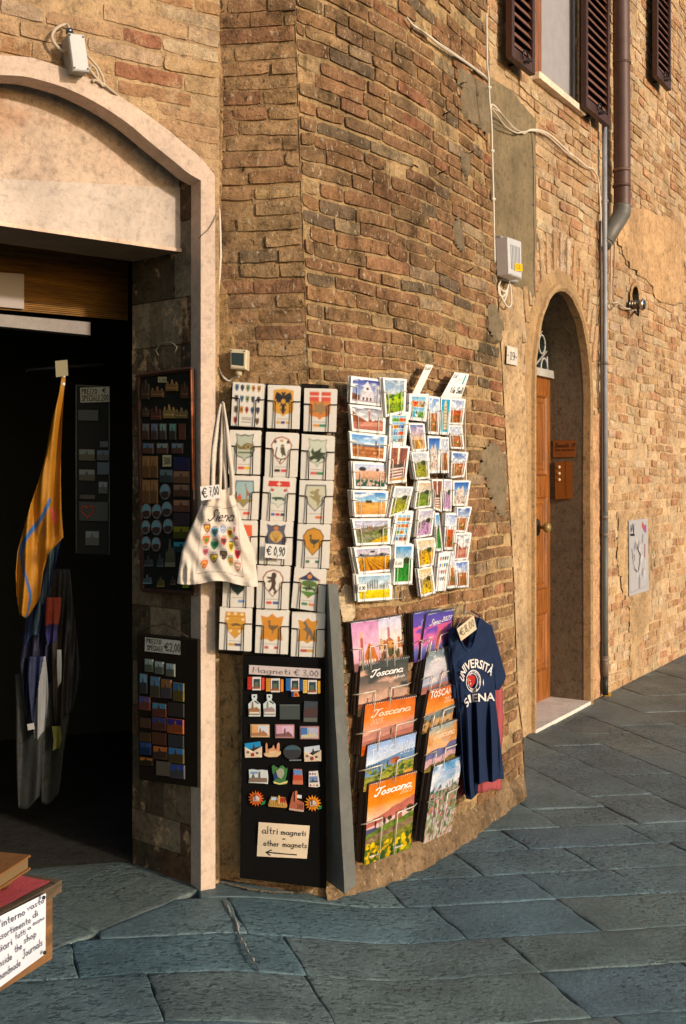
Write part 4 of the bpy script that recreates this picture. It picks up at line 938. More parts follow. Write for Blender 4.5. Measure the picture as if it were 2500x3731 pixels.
AN = {  # emblem outlines, 0..1, y down
 'eagle': [(.5,.1),(.44,.02),(.36,.06),(.4,.14),(.44,.22),(.3,.12),(.1,.05),(.02,.2),(.0,.42),(.1,.36),(.06,.52),(.18,.46),(.16,.6),(.28,.5),(.36,.56),(.3,.7),(.42,.64),(.4,.8),(.5,1),(.6,.8),(.58,.64),(.7,.7),(.64,.56),(.72,.5),(.84,.6),(.82,.46),(.94,.52),(.9,.36),(1,.42),(.98,.2),(.9,.05),(.7,.12),(.56,.22),(.6,.14),(.64,.06),(.56,.02)],
 'owl': [(.3,.05),(.5,.0),(.7,.08),(.72,.25),(.8,.5),(.9,.75),(1,.95),(.78,.85),(.6,.8),(.56,.95),(.46,.95),(.44,.78),(.3,.6),(.24,.35)],
 'horse': [(.1,.25),(.3,.12),(.36,.2),(.5,.1),(.6,.02),(.78,.08),(.66,.2),(.72,.36),(.9,.4),(.78,.5),(.8,.65),(.95,.62),(.8,.75),(.72,.95),(.6,1),(.62,.8),(.52,.7),(.34,.62),(.2,.5),(.05,.42),(.2,.4),(.38,.45),(.42,.34),(.24,.32)],
 'lion': [(.35,.05),(.5,0),(.66,.06),(.68,.2),(.6,.3),(.66,.5),(.6,.7),(.72,.85),(.66,1),(.5,.98),(.56,.86),(.42,.76),(.3,.9),(.14,.86),(.28,.74),(.36,.6),(.36,.45),(.2,.5),(.05,.42),(.2,.38),(.34,.34),(.1,.3),(.0,.2),(.2,.22),(.34,.22)],
 'beast': [(.0,.5),(.08,.38),(.2,.34),(.4,.3),(.65,.3),(.85,.38),(.95,.55),(.9,.85),(.82,.85),(.78,.65),(.5,.66),(.4,.66),(.38,.86),(.3,.86),(.26,.66),(.12,.62)],
 'giraffe': [(.2,.05),(.32,.0),(.4,.08),(.5,.35),(.66,.5),(.85,.55),(.9,.98),(.82,.98),(.76,.7),(.6,.72),(.56,.98),(.48,.98),(.46,.6),(.32,.14)],
 'bird': [(.2,.02),(.3,.0),(.36,.1),(.3,.3),(.45,.35),(.8,.35),(1,.3),(.9,.5),(.7,.62),(.6,.68),(.58,.9),(.5,.9),(.5,.68),(.3,.6),(.18,.4),(.22,.16),(.1,.14)],
 'shell': [(.5,1),(.35,.9),(.1,.7),(.0,.45),(.1,.2),(.3,.05),(.5,.0),(.7,.05),(.9,.2),(1,.45),(.9,.7),(.65,.9)],
 'snail': [(.0,.3),(.08,.2),(.16,.34),(.3,.55),(.4,.3),(.6,.12),(.82,.2),(.92,.45),(.86,.66),(.98,.76),(.6,.82),(.2,.8),(.06,.6)],
 'dragon': [(.1,.3),(.2,.05),(.3,.3),(.5,.2),(.7,.0),(.66,.3),(.95,.35),(.8,.5),(.98,.75),(.7,.7),(.6,.9),(.35,1),(.5,.8),(.3,.75),(.1,.9),(.0,.65),(.2,.55)],
 'turtle': [(.0,.5),(.15,.44),(.3,.25),(.6,.2),(.85,.4),(1,.55),(.85,.62),(.8,.8),(.65,.7),(.4,.72),(.25,.85),(.2,.65)],
 'wolf': [(.05,.12),(.2,.0),(.32,.12),(.44,.3),(.6,.4),(.8,.66),(.95,.95),(.8,.95),(.6,.98),(.66,.82),(.5,.66),(.4,.98),(.3,.98),(.34,.6),(.2,.5),(.02,.44),(.24,.36),(.2,.22)]}
def emblem(p, name, x0, y0, x1, y1, c, hi=None):
    P = [(x0+(x1-x0)*x, y0+(y1-y0)*y) for x, y in AN[name]]; p.poly(P, c)
    if hi: 
        r = np.random.RandomState(len(name)*7)
        for k in range(16):
            x, y = r.uniform(x0, x1), r.uniform(y0, y1)
            if in_poly(x, y, P): p.ell(x, y, .018, .012, hi)
# ------------------------------------------------------------------ printed sheet on a plane, given its four corners
def bil(c4, x, y):
    (ax, ay), (bx, by), (cx, cy), (dx, dy) = c4   # TL TR BR BL
    return (ax*(1-x)*(1-y)+bx*x*(1-y)+cx*x*y+dx*(1-x)*y, ay*(1-x)*(1-y)+by*x*(1-y)+cy*x*y+dy*(1-x)*y)
def stack(name, W, c4, d, t, img, label, cat, group, edge=C3(214,206,190), bend=.0, mat='card', leaves=5, parent=None, part=None, spread=.0):
    """a pile of cards: bent front sheet carrying img (h, w, 3), page edges behind"""
    h, w_ = img.shape[:2]; mb = MB(); vs = []; cs = []
    for j in range(h+1):
        for i in range(w_+1):
            x, y = i/w_, j/h; px, py = bil(c4, x, y); dd = d+bend*math.sin(y*math.pi)*(1)+bend*.6*math.sin(x*math.pi)
            vs.append(W.w(px, py, dd)); jj, ii = min(j, h-1), min(i, w_-1); cs.append(tuple(img[jj, ii]))
    mb.add(vs, [((j+1)*(w_+1)+i, (j+1)*(w_+1)+i+1, j*(w_+1)+i+1, j*(w_+1)+i) for j in range(h) for i in range(w_)], c=cs, smooth=True)
    # page edges: a few leaves, each slightly shifted
    n = W.n[0]; n3 = Vector((n[0], n[1], 0)); rr = random.Random(int(c4[0][0]*13+c4[0][1]))
    ring = [i for i in range(w_+1)]+[j*(w_+1)+w_ for j in range(1, h+1)]+[h*(w_+1)+i for i in range(w_-1, -1, -1)]+[j*(w_+1) for j in range(h-1, 0, -1)]
    ring = ring[::max(1, len(ring)//48)]; base = [vs[q] for q in ring]; R = len(base); cen = sum(base, Vector())/R
    for l in range(leaves):
        o0 = t*l/leaves; o1 = t*(l+.8)/leaves; sh = (base[0]-cen)*0; off = Vector((rr.uniform(-1, 1), rr.uniform(-1, 1), rr.uniform(-.2, 1)))*(.0025+spread)*(l > 0)
        off = off-n3*off.dot(n3); kc = vary(edge, .12); V = [b_-n3*(o0+.0003)+off for b_ in base]+[b_-n3*o1+off for b_ in base]
        mb.add(V, [((q+1)%R, q, R+q, R+(q+1)%R) for q in range(R)]+([tuple(range(R))] if l else [])+[tuple(reversed(range(R, 2*R)))], c=kc)
    o = mb.build(part or name, M[mat], parent)
    if not parent: tag(o, label, cat, group)
    return o
def clip_wire(mb, W, c4, d, r, top=.34, inset=.24, over=.02, c=(.5,.5,.5)):
    """wire pocket in front of one pile: two bent arms and a bottom bar"""
    f = lambda x, y, dd: W.w(*bil(c4, x, y), dd)
    for s_ in (0, 1):
        X = lambda x: x if s_ == 0 else 1-x
        mb.tube([f(X(-over), top, d-.03), f(X(-over), top, d), f(X(inset-.03), top+.005, d+.002), f(X(inset), top+.03, d+.003), f(X(inset), .97, d+.003), f(X(inset), 1.015, d), f(X(inset), 1.02, d-.03)], r, 5, c=c)
    mb.tube([f(-over, 1.02, d-.03), f(1+over, 1.02, d-.03)], r, 5, c=c); mb.tube([f(-over, top, d-.03), f(1+over, top, d-.03)], r, 5, c=c)
def sheet(name, fnw, pts, d, t, c, label=None, cat=None, group=None, mat='paper', parent=None, curl=None):
    """small paper of any outline; fnw(px, py, d)"""
    mb = MB(); n = 10; c4 = pts; vs = []
    for j in range(n+1):
        for i in range(n+1):
            x, y = i/n, j/n; dd = d+(curl(x, y) if curl else 0); vs.append(fnw(*bil(c4, x, y), dd))
    m_ = (n+1)**2; back = [fnw(*bil(c4, i/n, j/n), d+(curl(i/n, j/n) if curl else 0)-t) for j in range(n+1) for i in range(n+1)]
    fs = [((j+1)*(n+1)+i, (j+1)*(n+1)+i+1, j*(n+1)+i+1, j*(n+1)+i) for j in range(n) for i in range(n)]
    fs2 = [tuple(m_+q for q in reversed(f)) for f in fs]; ring = [i for i in range(n+1)]+[j*(n+1)+n for j in range(1, n+1)]+[n*(n+1)+i for i in range(n-1, -1, -1)]+[j*(n+1) for j in range(n-1, 0, -1)]
    R = len(ring); mb.add(vs+back, fs+fs2+[(ring[q], ring[(q+1)%R], m_+ring[(q+1)%R], m_+ring[q]) for q in range(R)], c=c)
    o = mb.build(name, M[mat], parent)
    if label: tag(o, label, cat, group)
    return o
INK = C3(30,28,30)
def lettered(W, o, items, pts, d, c=INK, name='lettering', curl=None, **k):
    """pen lettering as a child of sheet o; items: (text, x0, y0, x1, h, kw)"""
    mb = MB(); fn0 = lambda px, py, dd: W.w(px, py, d+dd)
    def fn(x, y, dd): return fn0(*bil(pts, x, y), dd+(curl(x, y) if curl else 0))
    for it in items:
        kw = dict(it[5]) if len(it) > 5 else {}; cc = kw.pop('c', c); write(mb, it[0], fn, *it[1:5], cc, **kw)
    return mb.build(name, M['ink'], o)
# ================================================================== crest card rack on facet A
WH = (218, 210, 198)
PA = panel_flat(3.655)
def cvA(q): return [(501.8+.2*x, 846.7+.2*y) for x, y in q]
def cvB(q): return [(395.1+.248*x, 1085+.248*y) for x, y in q]
CR = [
 (cvA([(153,130),(515,155),(485,650),(128,628)]), 'sheet of many small crests', None),
 (cvA([(555,165),(922,180),(905,668),(545,655)]), 'black double eagle on an orange shield', ('b',(206,148,58),None,'eagle',(40,38,40),[(206,158,66),(70,60,120),(206,158,66)])),
 (cvA([(970,205),(1345,215),(1328,702),(960,692)]), 'red and orange shield with a white cross', ('b',(208,124,56),None,'dragon',(150,120,80),[(214,140,60),(40,130,90)])),
 (cvA([(118,680),(475,688),(462,1188),(100,1178)]), 'snail on a scrolled grey shield', ('g',(176,180,160),(90,94,90),'snail',(120,104,60),[(206,70,70),(220,180,50)])),
 (cvA([(533,706),(905,722),(880,1218),(515,1208)]), 'owl on a branch in a red rimmed oval', ('c',(226,220,208),(170,90,64),'owl',(86,74,60),[(40,32,34),(206,60,60)])),
 (cvA([(942,730),(1315,755),(1300,1250),(925,1238)]), 'dark green dragon on a scrolled shield', ('g',(196,200,180),(150,150,130),'dragon',(58,66,44),[(206,90,90),(50,130,66)])),
 (cvA([(130,1205),(462,1212),(440,1703),(85,1695)]), 'giraffe and red flag under a blue sky', ('d',(150,176,176),(90,100,110),'giraffe',(150,104,74),[(214,70,54)])),
 (cvA([(505,1215),(875,1230),(850,1722),(478,1705)]), 'dark porcupine below a red band', ('g',(206,206,190),(170,170,160),'beast',(70,84,70),[(80,96,160),(190,60,60),(50,40,40)])),
 (cvA([(918,1255),(1298,1262),(1275,1750),(900,1740)]), 'pale rearing unicorn in a dark blue shield', ('d',(196,192,164),(76,72,92),'horse',(150,136,96),[(214,110,64)])),
 (cvB([(510,418),(782,425),(775,825),(500,815)]), 'orange and white quartered shield', ('d',(222,214,196),(216,110,60),'bird',(190,120,60),[(216,110,60)])),
 (cvB([(808,420),(1108,432),(1093,835),(795,822)]), 'golden shell on a slate blue shield', ('g',(88,88,104),(70,70,84),'shell',(206,164,88),[(110,110,150),(206,150,60),(110,110,150)])),
 (cvB([(1155,455),(1453,460),(1435,862),(1135,850)]), 'goose on an orange oval over dark water', ('c',(200,138,48),(130,96,50),'bird',(70,66,50),[(60,110,70),(226,220,208),(60,110,70)])),
 (cvB([(470,830),(745,835),(740,1222),(455,1215)]), 'dark green pointed shield mostly behind the bag', ('d',(48,66,64),(50,60,60),'beast',(36,50,50),[(100,140,190)])),
 (cvB([(780,840),(1082,848),(1065,1240),(770,1228)]), 'rampant brown lion in a red rimmed oval', ('c',(224,216,200),(150,84,66),'lion',(78,60,50),[(206,70,60),(60,70,150)])),
 (cvB([(1125,850),(1415,870),(1398,1270),(1090,1225)]), 'rhinoceros under a tree on a star shaped shield', ('f',(196,206,170),(196,130,66),'beast',(60,74,54),[(50,120,80),(214,130,80)])),
 (cvB([(435,1220),(728,1232),(718,1628),(425,1610)]), 'tortoise on an orange shield with daisies', ('d',(200,144,56),(190,130,50),'turtle',(106,80,44),[(200,150,60),(60,60,110)])),
 (cvB([(770,1245),(1072,1255),(1057,1655),(757,1640)]), 'tower rider on an orange scrolled banner', ('e',(202,134,48),None,'bird',(110,84,60),[(196,60,66),(226,220,208),(196,60,66)])),
 (cvB([(1100,1272),(1403,1280),(1385,1683),(1087,1672)]), 'grey she wolf on an orange shield with white rim', ('e',(200,136,48),(226,220,208),'wolf',(110,96,84),[(180,60,60),(200,150,50)])),
]
def crest_img(i, spec):
    p = Pic(42, 54, WH); 
    if spec is None:
        cs = [(200,140,50),(214,110,60),(190,190,180),(70,110,150),(190,60,50),(110,90,60),(120,140,80),(60,60,90)]; r = np.random.RandomState(5)
        for j in range(4):
            for k in range(5):
                if j == 3 and 0 < k < 4: continue
                x0, y0 = .08+.175*k, .05+.25*j; sb = p.sub(x0, y0, x0+.13, y0+.17); shield(sb, cs[r.randint(8)], 'dcab'[r.randint(4)], (90,84,76)); sb.ell(.5,.45,.22,.2,(60,54,50))
        p.sub(0,0,1,1)
        for y in (.8,.84,.9): p.rect(.35,y,.66,y+.018,(110,100,96))
        for e in ((.02,.01,.98,.016),(.02,.984,.98,.99),(.02,.01,.028,.99),(.972,.01,.98,.99)): p.rect(*e,(170,160,150))
        return p.out()
    form, c, rim, an, ac, bar = spec; big = i in (1, 2, 15, 16, 17)
    sb = p.sub(.15,.08,.85,.74); shield(sb, c, form, rim)
    if i == 2: sb.rect(.04,.0,.96,.34,(206,80,60)); sb.rect(.04,.14,.96,.18,(226,214,200)); sb.rect(.46,.0,.54,.34,(226,214,200))
    if i == 7: sb.poly([(.04,.02),(.96,.02),(.99,.22),(.01,.22)],(200,60,52)); sb.line([(.42,.12),(.58,.12)],.05,(230,214,190)); sb.line([(.5,.05),(.5,.19)],.05,(230,214,190)); sb.ell(.22,.34,.08,.05,(190,70,60)); sb.ell(.78,.34,.08,.05,(190,70,60))
    if i == 6: sb.poly([(.04,.7),(.96,.7),(.8,.82),(.66,.78),(.5,.98),(.34,.8),(.2,.84)],(150,130,70)); sb.poly([(.16,.7),(.3,.48),(.42,.66),(.36,.72)],(206,90,60))
    if i == 9: sb.rect(.5,.06,.96,.45,(214,96,60)); sb.rect(.06,.5,.46,.8,(214,120,60))
    if i == 14: sb.poly([(.5,.02),(.68,.16),(.96,.3),(.9,.34),(.1,.34),(.04,.3),(.32,.16)],(52,60,90)); sb.ell(.5,.2,.1,.08,(206,130,70)); sb.ell(.5,.46,.34,.12,(90,110,60)); sb.rect(.47,.5,.53,.7,(90,70,50)); sb.poly([(.08,.74),(.92,.74),(.6,.9),(.5,.96),(.4,.9)],(90,130,60))
    if i == 15:
        for a, b_ in ((.2,.12),(.5,.1),(.8,.12),(.15,.3),(.85,.3),(.3,.72),(.7,.72)): sb.ell(a,b_,.07,.05,(226,200,150))
        for yy in (.2,.35,.62): sb.line([(.08,yy),(.92,yy)],.02,(160,104,40))
    if i == 10: sb.ell(.5,.14,.1,.07,(200,120,50))
    box = {'eagle':(.12,.08,.88,.88),'owl':(.36,.28,.74,.74),'horse':(.16,.16,.84,.82),'lion':(.2,.1,.86,.88),'beast':(.18,.5,.82,.76),'giraffe':(.4,.14,.86,.74),'bird':(.24,.24,.8,.76),'shell':(.22,.22,.8,.66),'snail':(.1,.28,.96,.62),'dragon':(.14,.3,.9,.84),'turtle':(.24,.4,.82,.58),'wolf':(.26,.16,.86,.84)}[an]
    hi = {'eagle':None,'shell':(160,120,60),'owl':(150,140,120),'lion':(140,120,96),'dragon':(120,130,90),'wolf':(150,140,126),'giraffe':(196,150,110)}.get(an,(130,120,90))
    emblem(sb, an, *box, ac, hi)
    if an == 'eagle': sb.ell(.5,.45,.1,.09,(200,144,54)); sb.line([(.38,.72),(.5,.9),(.62,.72)],.04,(60,54,44)); sb.line([(.42,.76),(.5,.68),(.58,.76)],.04,(60,54,44))
    if an == 'owl':
        sb.line([(.3,.4),(.26,.7),(.5,.8),(.7,.76)],.05,(70,56,44),True); sb.line([(.5,.8),(.45,.95)],.05,(70,56,44)); sb.poly([(.42,.08),(.46,.16),(.5,.07),(.54,.16),(.58,.08),(.58,.2),(.42,.2)],(190,130,60)); sb.ell(.22,.2,.07,.06,(84,70,66)); sb.ell(.78,.2,.07,.06,(84,70,66)); sb.ell(.5,.36,.03,.02,(220,200,160)); sb.ell(.6,.36,.03,.02,(220,200,160))
    if an == 'snail': sb.ell(.66,.46,.12,.09,(160,140,90)); sb.ell(.66,.46,.06,.05,(90,80,50)); sb.rect(.2,.64,.86,.68,(80,90,50))
    if an == 'shell':
        for q in range(7): sb.line([(.5,.64),(.26+.08*q,.28)],.02,(140,100,50))
    p.sub(0,0,1,1); p.rect(.3,.785,.7,.797,(150,140,130)); n = len(bar); x0, x1 = (.3,.7) if n < 3 else (.28,.72)
    if n == 1: x0, x1 = .5, .74
    for k, c in enumerate(bar): g = .0 if n == 2 and i not in (4,13,14) else .012; p.rect(x0+(x1-x0)*k/n+g, .84, x0+(x1-x0)*(k+1)/n-g, .90, c)
    p.grain(.05, i); return p.out()
rackA = root('postcard_rack', PA.w(635, 1500, -.06), 'black wire wall rack holding three columns of white crest cards', 'rack')
mb = MB(); bkc = C3(34,30,27)
ccol = [[(c4[0][0]+c4[1][0])/2 for c4, _, _ in CR[k::3]] for k in range(3)]
for (xa, ya, xb, yb) in ((536,872,506,1486),(592,876,564,1490),(616,880,588,1495),(680,884,650,1498),(700,888,672,1500),(765,892,735,1503)):
    mb.tube([PA.w(xa, ya, -.045), PA.w(xb, yb, -.045)], .0028, 6)
for (y, yy) in ((900,906),(1010,1018),(1120,1128),(1220,1232),(1330,1344),(1440,1452)):
    x0 = 536-(y-872)*.05; mb.tube([PA.w(x0, y, -.048), PA.w(x0+230, yy, -.048)], .0022, 6)
mb.build('rack_frame', M['wire_dark'], rackA)
# dark backing sheets behind the columns and the hanging loop
mb = MB()
for (xa, xb, s_) in ((529,572,-30),(608,655,-31),(690,742,-31)):
    mb.slab([PA.w(xa+s_, 1492, -.05), PA.w(xb+s_+12, 1498, -.05), PA.w(xb+10, 880, -.05), PA.w(xa, 876, -.05)], (0, -1, 0), .004, c=bkc)
mb.build('rack_backing', M['black'], rackA)
mb = MB(); mb.tube([PA.w(730,892,-.045), PA.w(736,880,-.045), PA.w(743,892,-.045)], .0022, 6); mb.build('hanging_loop', M['wire_dark'], rackA)
for i, (c4, desc, spec) in enumerate(CR):
    lb = 'pile of white cards showing a '+desc if not desc[0] in 'aeiou' else 'pile of white cards showing an '+desc
    if len(lb.split()) > 16: lb = 'white cards showing a '+desc
    stack('crest_card', PA, c4, .012+.004*(i//3), .024, crest_img(i, spec), lb, 'card', 'white crest cards in the black wall rack', leaves=6, bend=.002)
    mb = MB(); clip_wire(mb, PA, c4, .018+.004*(i//3), .0020, top=.36, inset=.24); mb.build('wire_pocket', M['wire_dark'], rackA)
# price tag clipped over the shell cards
tg = [(607,1242),(657,1246),(653,1278),(605,1274)]
o = sheet('price_tag', PA.w, tg, .052, .0008, C3(226,220,210), 'white price tag reading €0,90 clipped over the golden shell cards', 'price tag')
lettered(PA, o, [('€', .08, .78, .3, .6, {'wd': .1}), ('0,90', .42, .78, .93, .6, {'wd': .1})], tg, .053)

# ================================================================== colour postcard racks on the curved wall
def cv2(q): return [(777.7+.208*x, 815.4+.208*y) for x, y in q]
def cv3(q): return [(777.7+.208*x, 1116.4+.208*y) for x, y in q]
PB1 = panel_on(WB, 800, 935, .075); PB2 = panel_on(WB, 935, 1078, .07)
def tri(img_kind, seed, portrait=False, border=.10):
    w_, h_ = (30, 44) if portrait else (44, 32)
    a = art(img_kind, w_, h_, seed).out(); 
    fr = Pic(w_+2*3, h_+2*3, (238,235,230)).out(); b3 = 3; bot = 3
    fr[b3:b3+h_, b3:b3+w_] = a; return fr
P1 = [
 (cv2([(120,215),(492,258),(490,548),(108,505)]),'duomo','a white striped cathedral front under a purple blue sky',0),
 (cv2([(108,528),(505,562),(493,850),(132,812)]),'piazza','a red brick square with a slim tower, grey clouds',0),
 (cv2([(102,825),(518,868),(498,1150),(120,1115)]),'skyline','a wide tiled city skyline with distant cathedral',0),
 (cv2([(140,1155),(520,1170),(513,1455),(155,1448)]),'sunflowers','a field of pale sunflowers',0),
 (cv3([(135,22),(530,28),(518,308),(160,312)]),'cypress_field','a cypress clump on bare golden hills, deep blue sky',0),
 (cv3([(130,338),(555,330),(545,610),(175,628)]),'villa','a hilltop villa with cypresses and a round tree',0),
 (cv3([(150,652),(578,628),(565,908),(205,942)]),'vineyard','golden vineyard rows below an umbrella pine',0),
 (cv3([(175,950),(578,930),(570,1218),(195,1245)]),'avenue','a dark cypress avenue over a bright yellow field',0),
 (cv2([(470,228),(732,245),(715,610),(500,662)]),'poster','green hills beneath a grey cloudy sky, tall format',1),
 (cv2([(545,600),(760,605),(720,975),(538,985)]),'grid24','a two by four grid of blue sky town views',1),
 (cv2([(550,975),(768,985),(720,1375),(525,1395)]),'street','a brick alley and slanting white steps',1),
 (cv3([(600,-25),(803,-15),(745,245),(535,318)]),'hill','dark trees over a field of pale flowers',1),
 (cv3([(620,250),(808,252),(755,612),(555,615)]),'grid34','a three by four grid of green and orange squares',1),
 (cv3([(600,615),(808,612),(790,1045),(585,1058)]),'green','a vivid green hillside under turquoise sky',1)]
P2 = [
 (cv2([(760,402),(975,408),(945,712),(750,690)]),'grid22','a two by two grid of green hill scenes',1),
 (cv2([(750,730),(925,735),(950,1025),(795,1040)]),'road','a pale track through fields at pink dusk',1),
 (cv2([(780,1045),(968,1040),(985,1335),(830,1350)]),'hill','a misty wooded hill above a yellow meadow',1),
 (cv3([(855,-78),(1022,-78),(1000,200),(815,225)]),'hill2','a green knoll with one dark tree, cream sky',1),
 (cv3([(862,238),(1045,220),(1005,515),(838,545)]),'lavender','a lavender field beside a cypress',1),
 (cv3([(835,560),(1060,540),(1025,840),(868,870)]),'yellow','a broad mustard yellow field',1),
 (cv3([(848,885),(1010,852),(1048,1145),(888,1192)]),'wheat','folded wheat coloured hills in haze',1),
 (cv2([(975,430),(1095,445),(1085,855),(965,845)]),'town','a narrow street climbing to a tower',1),
 (cv2([(1110,445),(1220,452),(1195,858),(1095,850)]),'tower','a leaning white marble tower on turquoise',1),
 (cv2([(1220,455),(1380,468),(1345,745),(1200,742)]),'redtown','a rust red town under a violet sky',1),
 (cv2([(1195,752),(1340,755),(1365,1010),(1215,1008)]),'town2','a town of grey towers above green gardens',1),
 (cv2([(1225,1040),(1410,1052),(1362,1315),(1218,1335)]),'town3','a clouded blue sky over brown roofs',1),
 (cv2([(960,872),(1110,875),(1090,1275),(975,1280)]),'facade','a carved white church front in deep blue',1),
 (cv2([(1102,880),(1195,885),(1195,1275),(1112,1275)]),'town2','a slim strip of hillside houses',1),
 (cv3([(1010,-100),(1130,-100),(1115,255),(1030,225)]),'street','a thin strip of dark alley steps',1),
 (cv3([(1140,-100),(1228,-100),(1222,250),(1130,245)]),'lavender','a tall purple and yellow blossom picture',1),
 (cv3([(1243,-80),(1435,-85),(1395,188),(1238,190)]),'facade','a pale cathedral and bell tower in fog',1),
 (cv3([(1040,270),(1085,265),(1130,685),(1050,690)]),'green','a thin strip of lime green terraces',1),
 (cv3([(1160,270),(1285,270),(1250,675),(1140,670)]),'redtown','an amber village at sunset, tall format',1),
 (cv3([(1285,205),(1450,200),(1385,480),(1270,475)]),'town3','storm blue sky over a brick coloured town',1),
 (cv3([(1275,495),(1445,488),(1405,775),(1252,790)]),'piazza','a lone tower over a pale empty square',1),
 (cv3([(1085,710),(1225,690),(1160,1120),(1045,1130)]),'crests','rows of small coloured crests on white',1),
 (cv3([(1222,692),(1248,690),(1290,1088),(1172,1100)]),'town2','a leaning strip of mauve mountains and houses',1),
 (cv3([(1262,800),(1415,788),(1410,1080),(1290,1092)]),'town3','a bright blue sky behind dark towered roofs',1)]
def wire_rack(W, cards, frames, label, grp, wirem, rw):
    r_ = root('postcard_rack', W.w(frames[0][2], frames[0][3], -.06), label, 'rack'); mb = MB()
    for (xa, ya, xb, yb) in frames: mb.tube([W.w(xa, ya, -.035), W.w(xb, yb, -.035)], .0026, 6)
    mb.build('rack_frame', M[wirem], r_)
    for i, (c4, kind, desc, por) in enumerate(cards):
        d = .004*(i%3)+(.012 if por and W is PB1 else 0)
        r2 = random.Random(i*7+len(cards)); t = r2.uniform(.012, .03); lb = 'postcards picturing '+desc
        stack('postcard', W, c4, d, t, tri(kind, 31+i*3+len(cards), bool(por)), lb, 'postcard', grp, bend=r2.uniform(.0, .007), leaves=5, edge=C3(206,202,194), spread=.0015)
        mb = MB(); clip_wire(mb, W, c4, d+.007, rw, top=.36, inset=.2, over=.035); mb.build('wire_pocket', M[wirem], r_)
    return r_
wire_rack(PB1, P1, [(806,862,822,1368),(868,866,886,1366),(886,880,902,1366),(925,880,932,1362)], 'wire wall rack of landscape postcards, left of its twin on the curved wall', 'postcards in the two upper wire racks', 'wire', .0017)
wire_rack(PB2, P2, [(938,905,960,1360),(975,905,990,1352),(1008,908,1020,1350),(1062,912,1070,1340)], 'crowded wire wall rack of tall postcards beneath the We Sell notice', 'postcards in the two upper wire racks', 'wire', .0017)
# empty pocket below the green card, loose wires
mb = MB()
for x in (906, 920): mb.tube([PB1.w(x-2, 1330, .0), PB1.w(x, 1368, .0)], .0012, 5)
mb.tube([PB1.w(890,1369,0), PB1.w(921,1367,0)], .0012, 5); mb.build('empty_pocket', M['wire'], bpy.data.objects['postcard_rack.001'])
q = cv2([(945,82),(1022,92),(875,405),(795,400)]); cl = lambda x, y: .012*math.sin(y*2.6)
o = sheet('paper_slip', PB2.w, q, -.02, .0006, C3(230,226,216), 'narrow white slip reading 0,60 sticking up beside the We Sell notice', 'paper slip', curl=cl)
lettered(PB2, o, [('0,60', .1, .18, .85, .10, {'wd': .13})], q, -.0195, curl=cl)
q = cv2([(1258,168),(1418,190),(1330,450),(1108,440)])
o = sheet('price_notice', PB2.w, q, -.02, .0006, C3(232,230,224), 'white curling notice reading 0,60 and We Sell above the second postcard rack', 'notice', curl=cl)
mb = MB(); fnq = lambda x, y, dd: PB2.w(*bil(q, x, y), -.0195+dd+cl(x, y))
write(mb, '0,60', fnq, .08, .22, .34, .16, INK, wd=.1); write(mb, 'We Sell', fnq, .30, .82, .96, .24, INK, wd=.17)
ribbon(mb, [(.35,.4),(.5,.28),(.62,.2),(.6,.3)], .02, fnq, C3(196,90,110)); ribbon(mb, [(.82,.1),(.80,.4)], .10, fnq, C3(90,160,160)); mb.build('lettering', M['ink'], o)
q = cv3([(602,770),(695,770),(690,868),(585,868)])
o = sheet('price_tag', PB1.w, q, .034, .0006, C3(226,222,210), 'small white tag reading 0,60 in front of the green hillside postcards', 'price tag'); lettered(PB1, o, [('0,60', .14, .72, .86, .42, {'wd': .09, 'c': C3(110,100,100)})], q, .035)
q = cv3([(200,1055),(290,1052),(285,1130),(195,1135)])
o = sheet('price_tag', PB1.w, q, .03, .0006, C3(226,222,210), 'small white tag reading 0,90 over the cypress avenue postcards', 'price tag'); lettered(PB1, o, [('0,90', .14, .76, .88, .5, {'wd': .11})], q, .031)

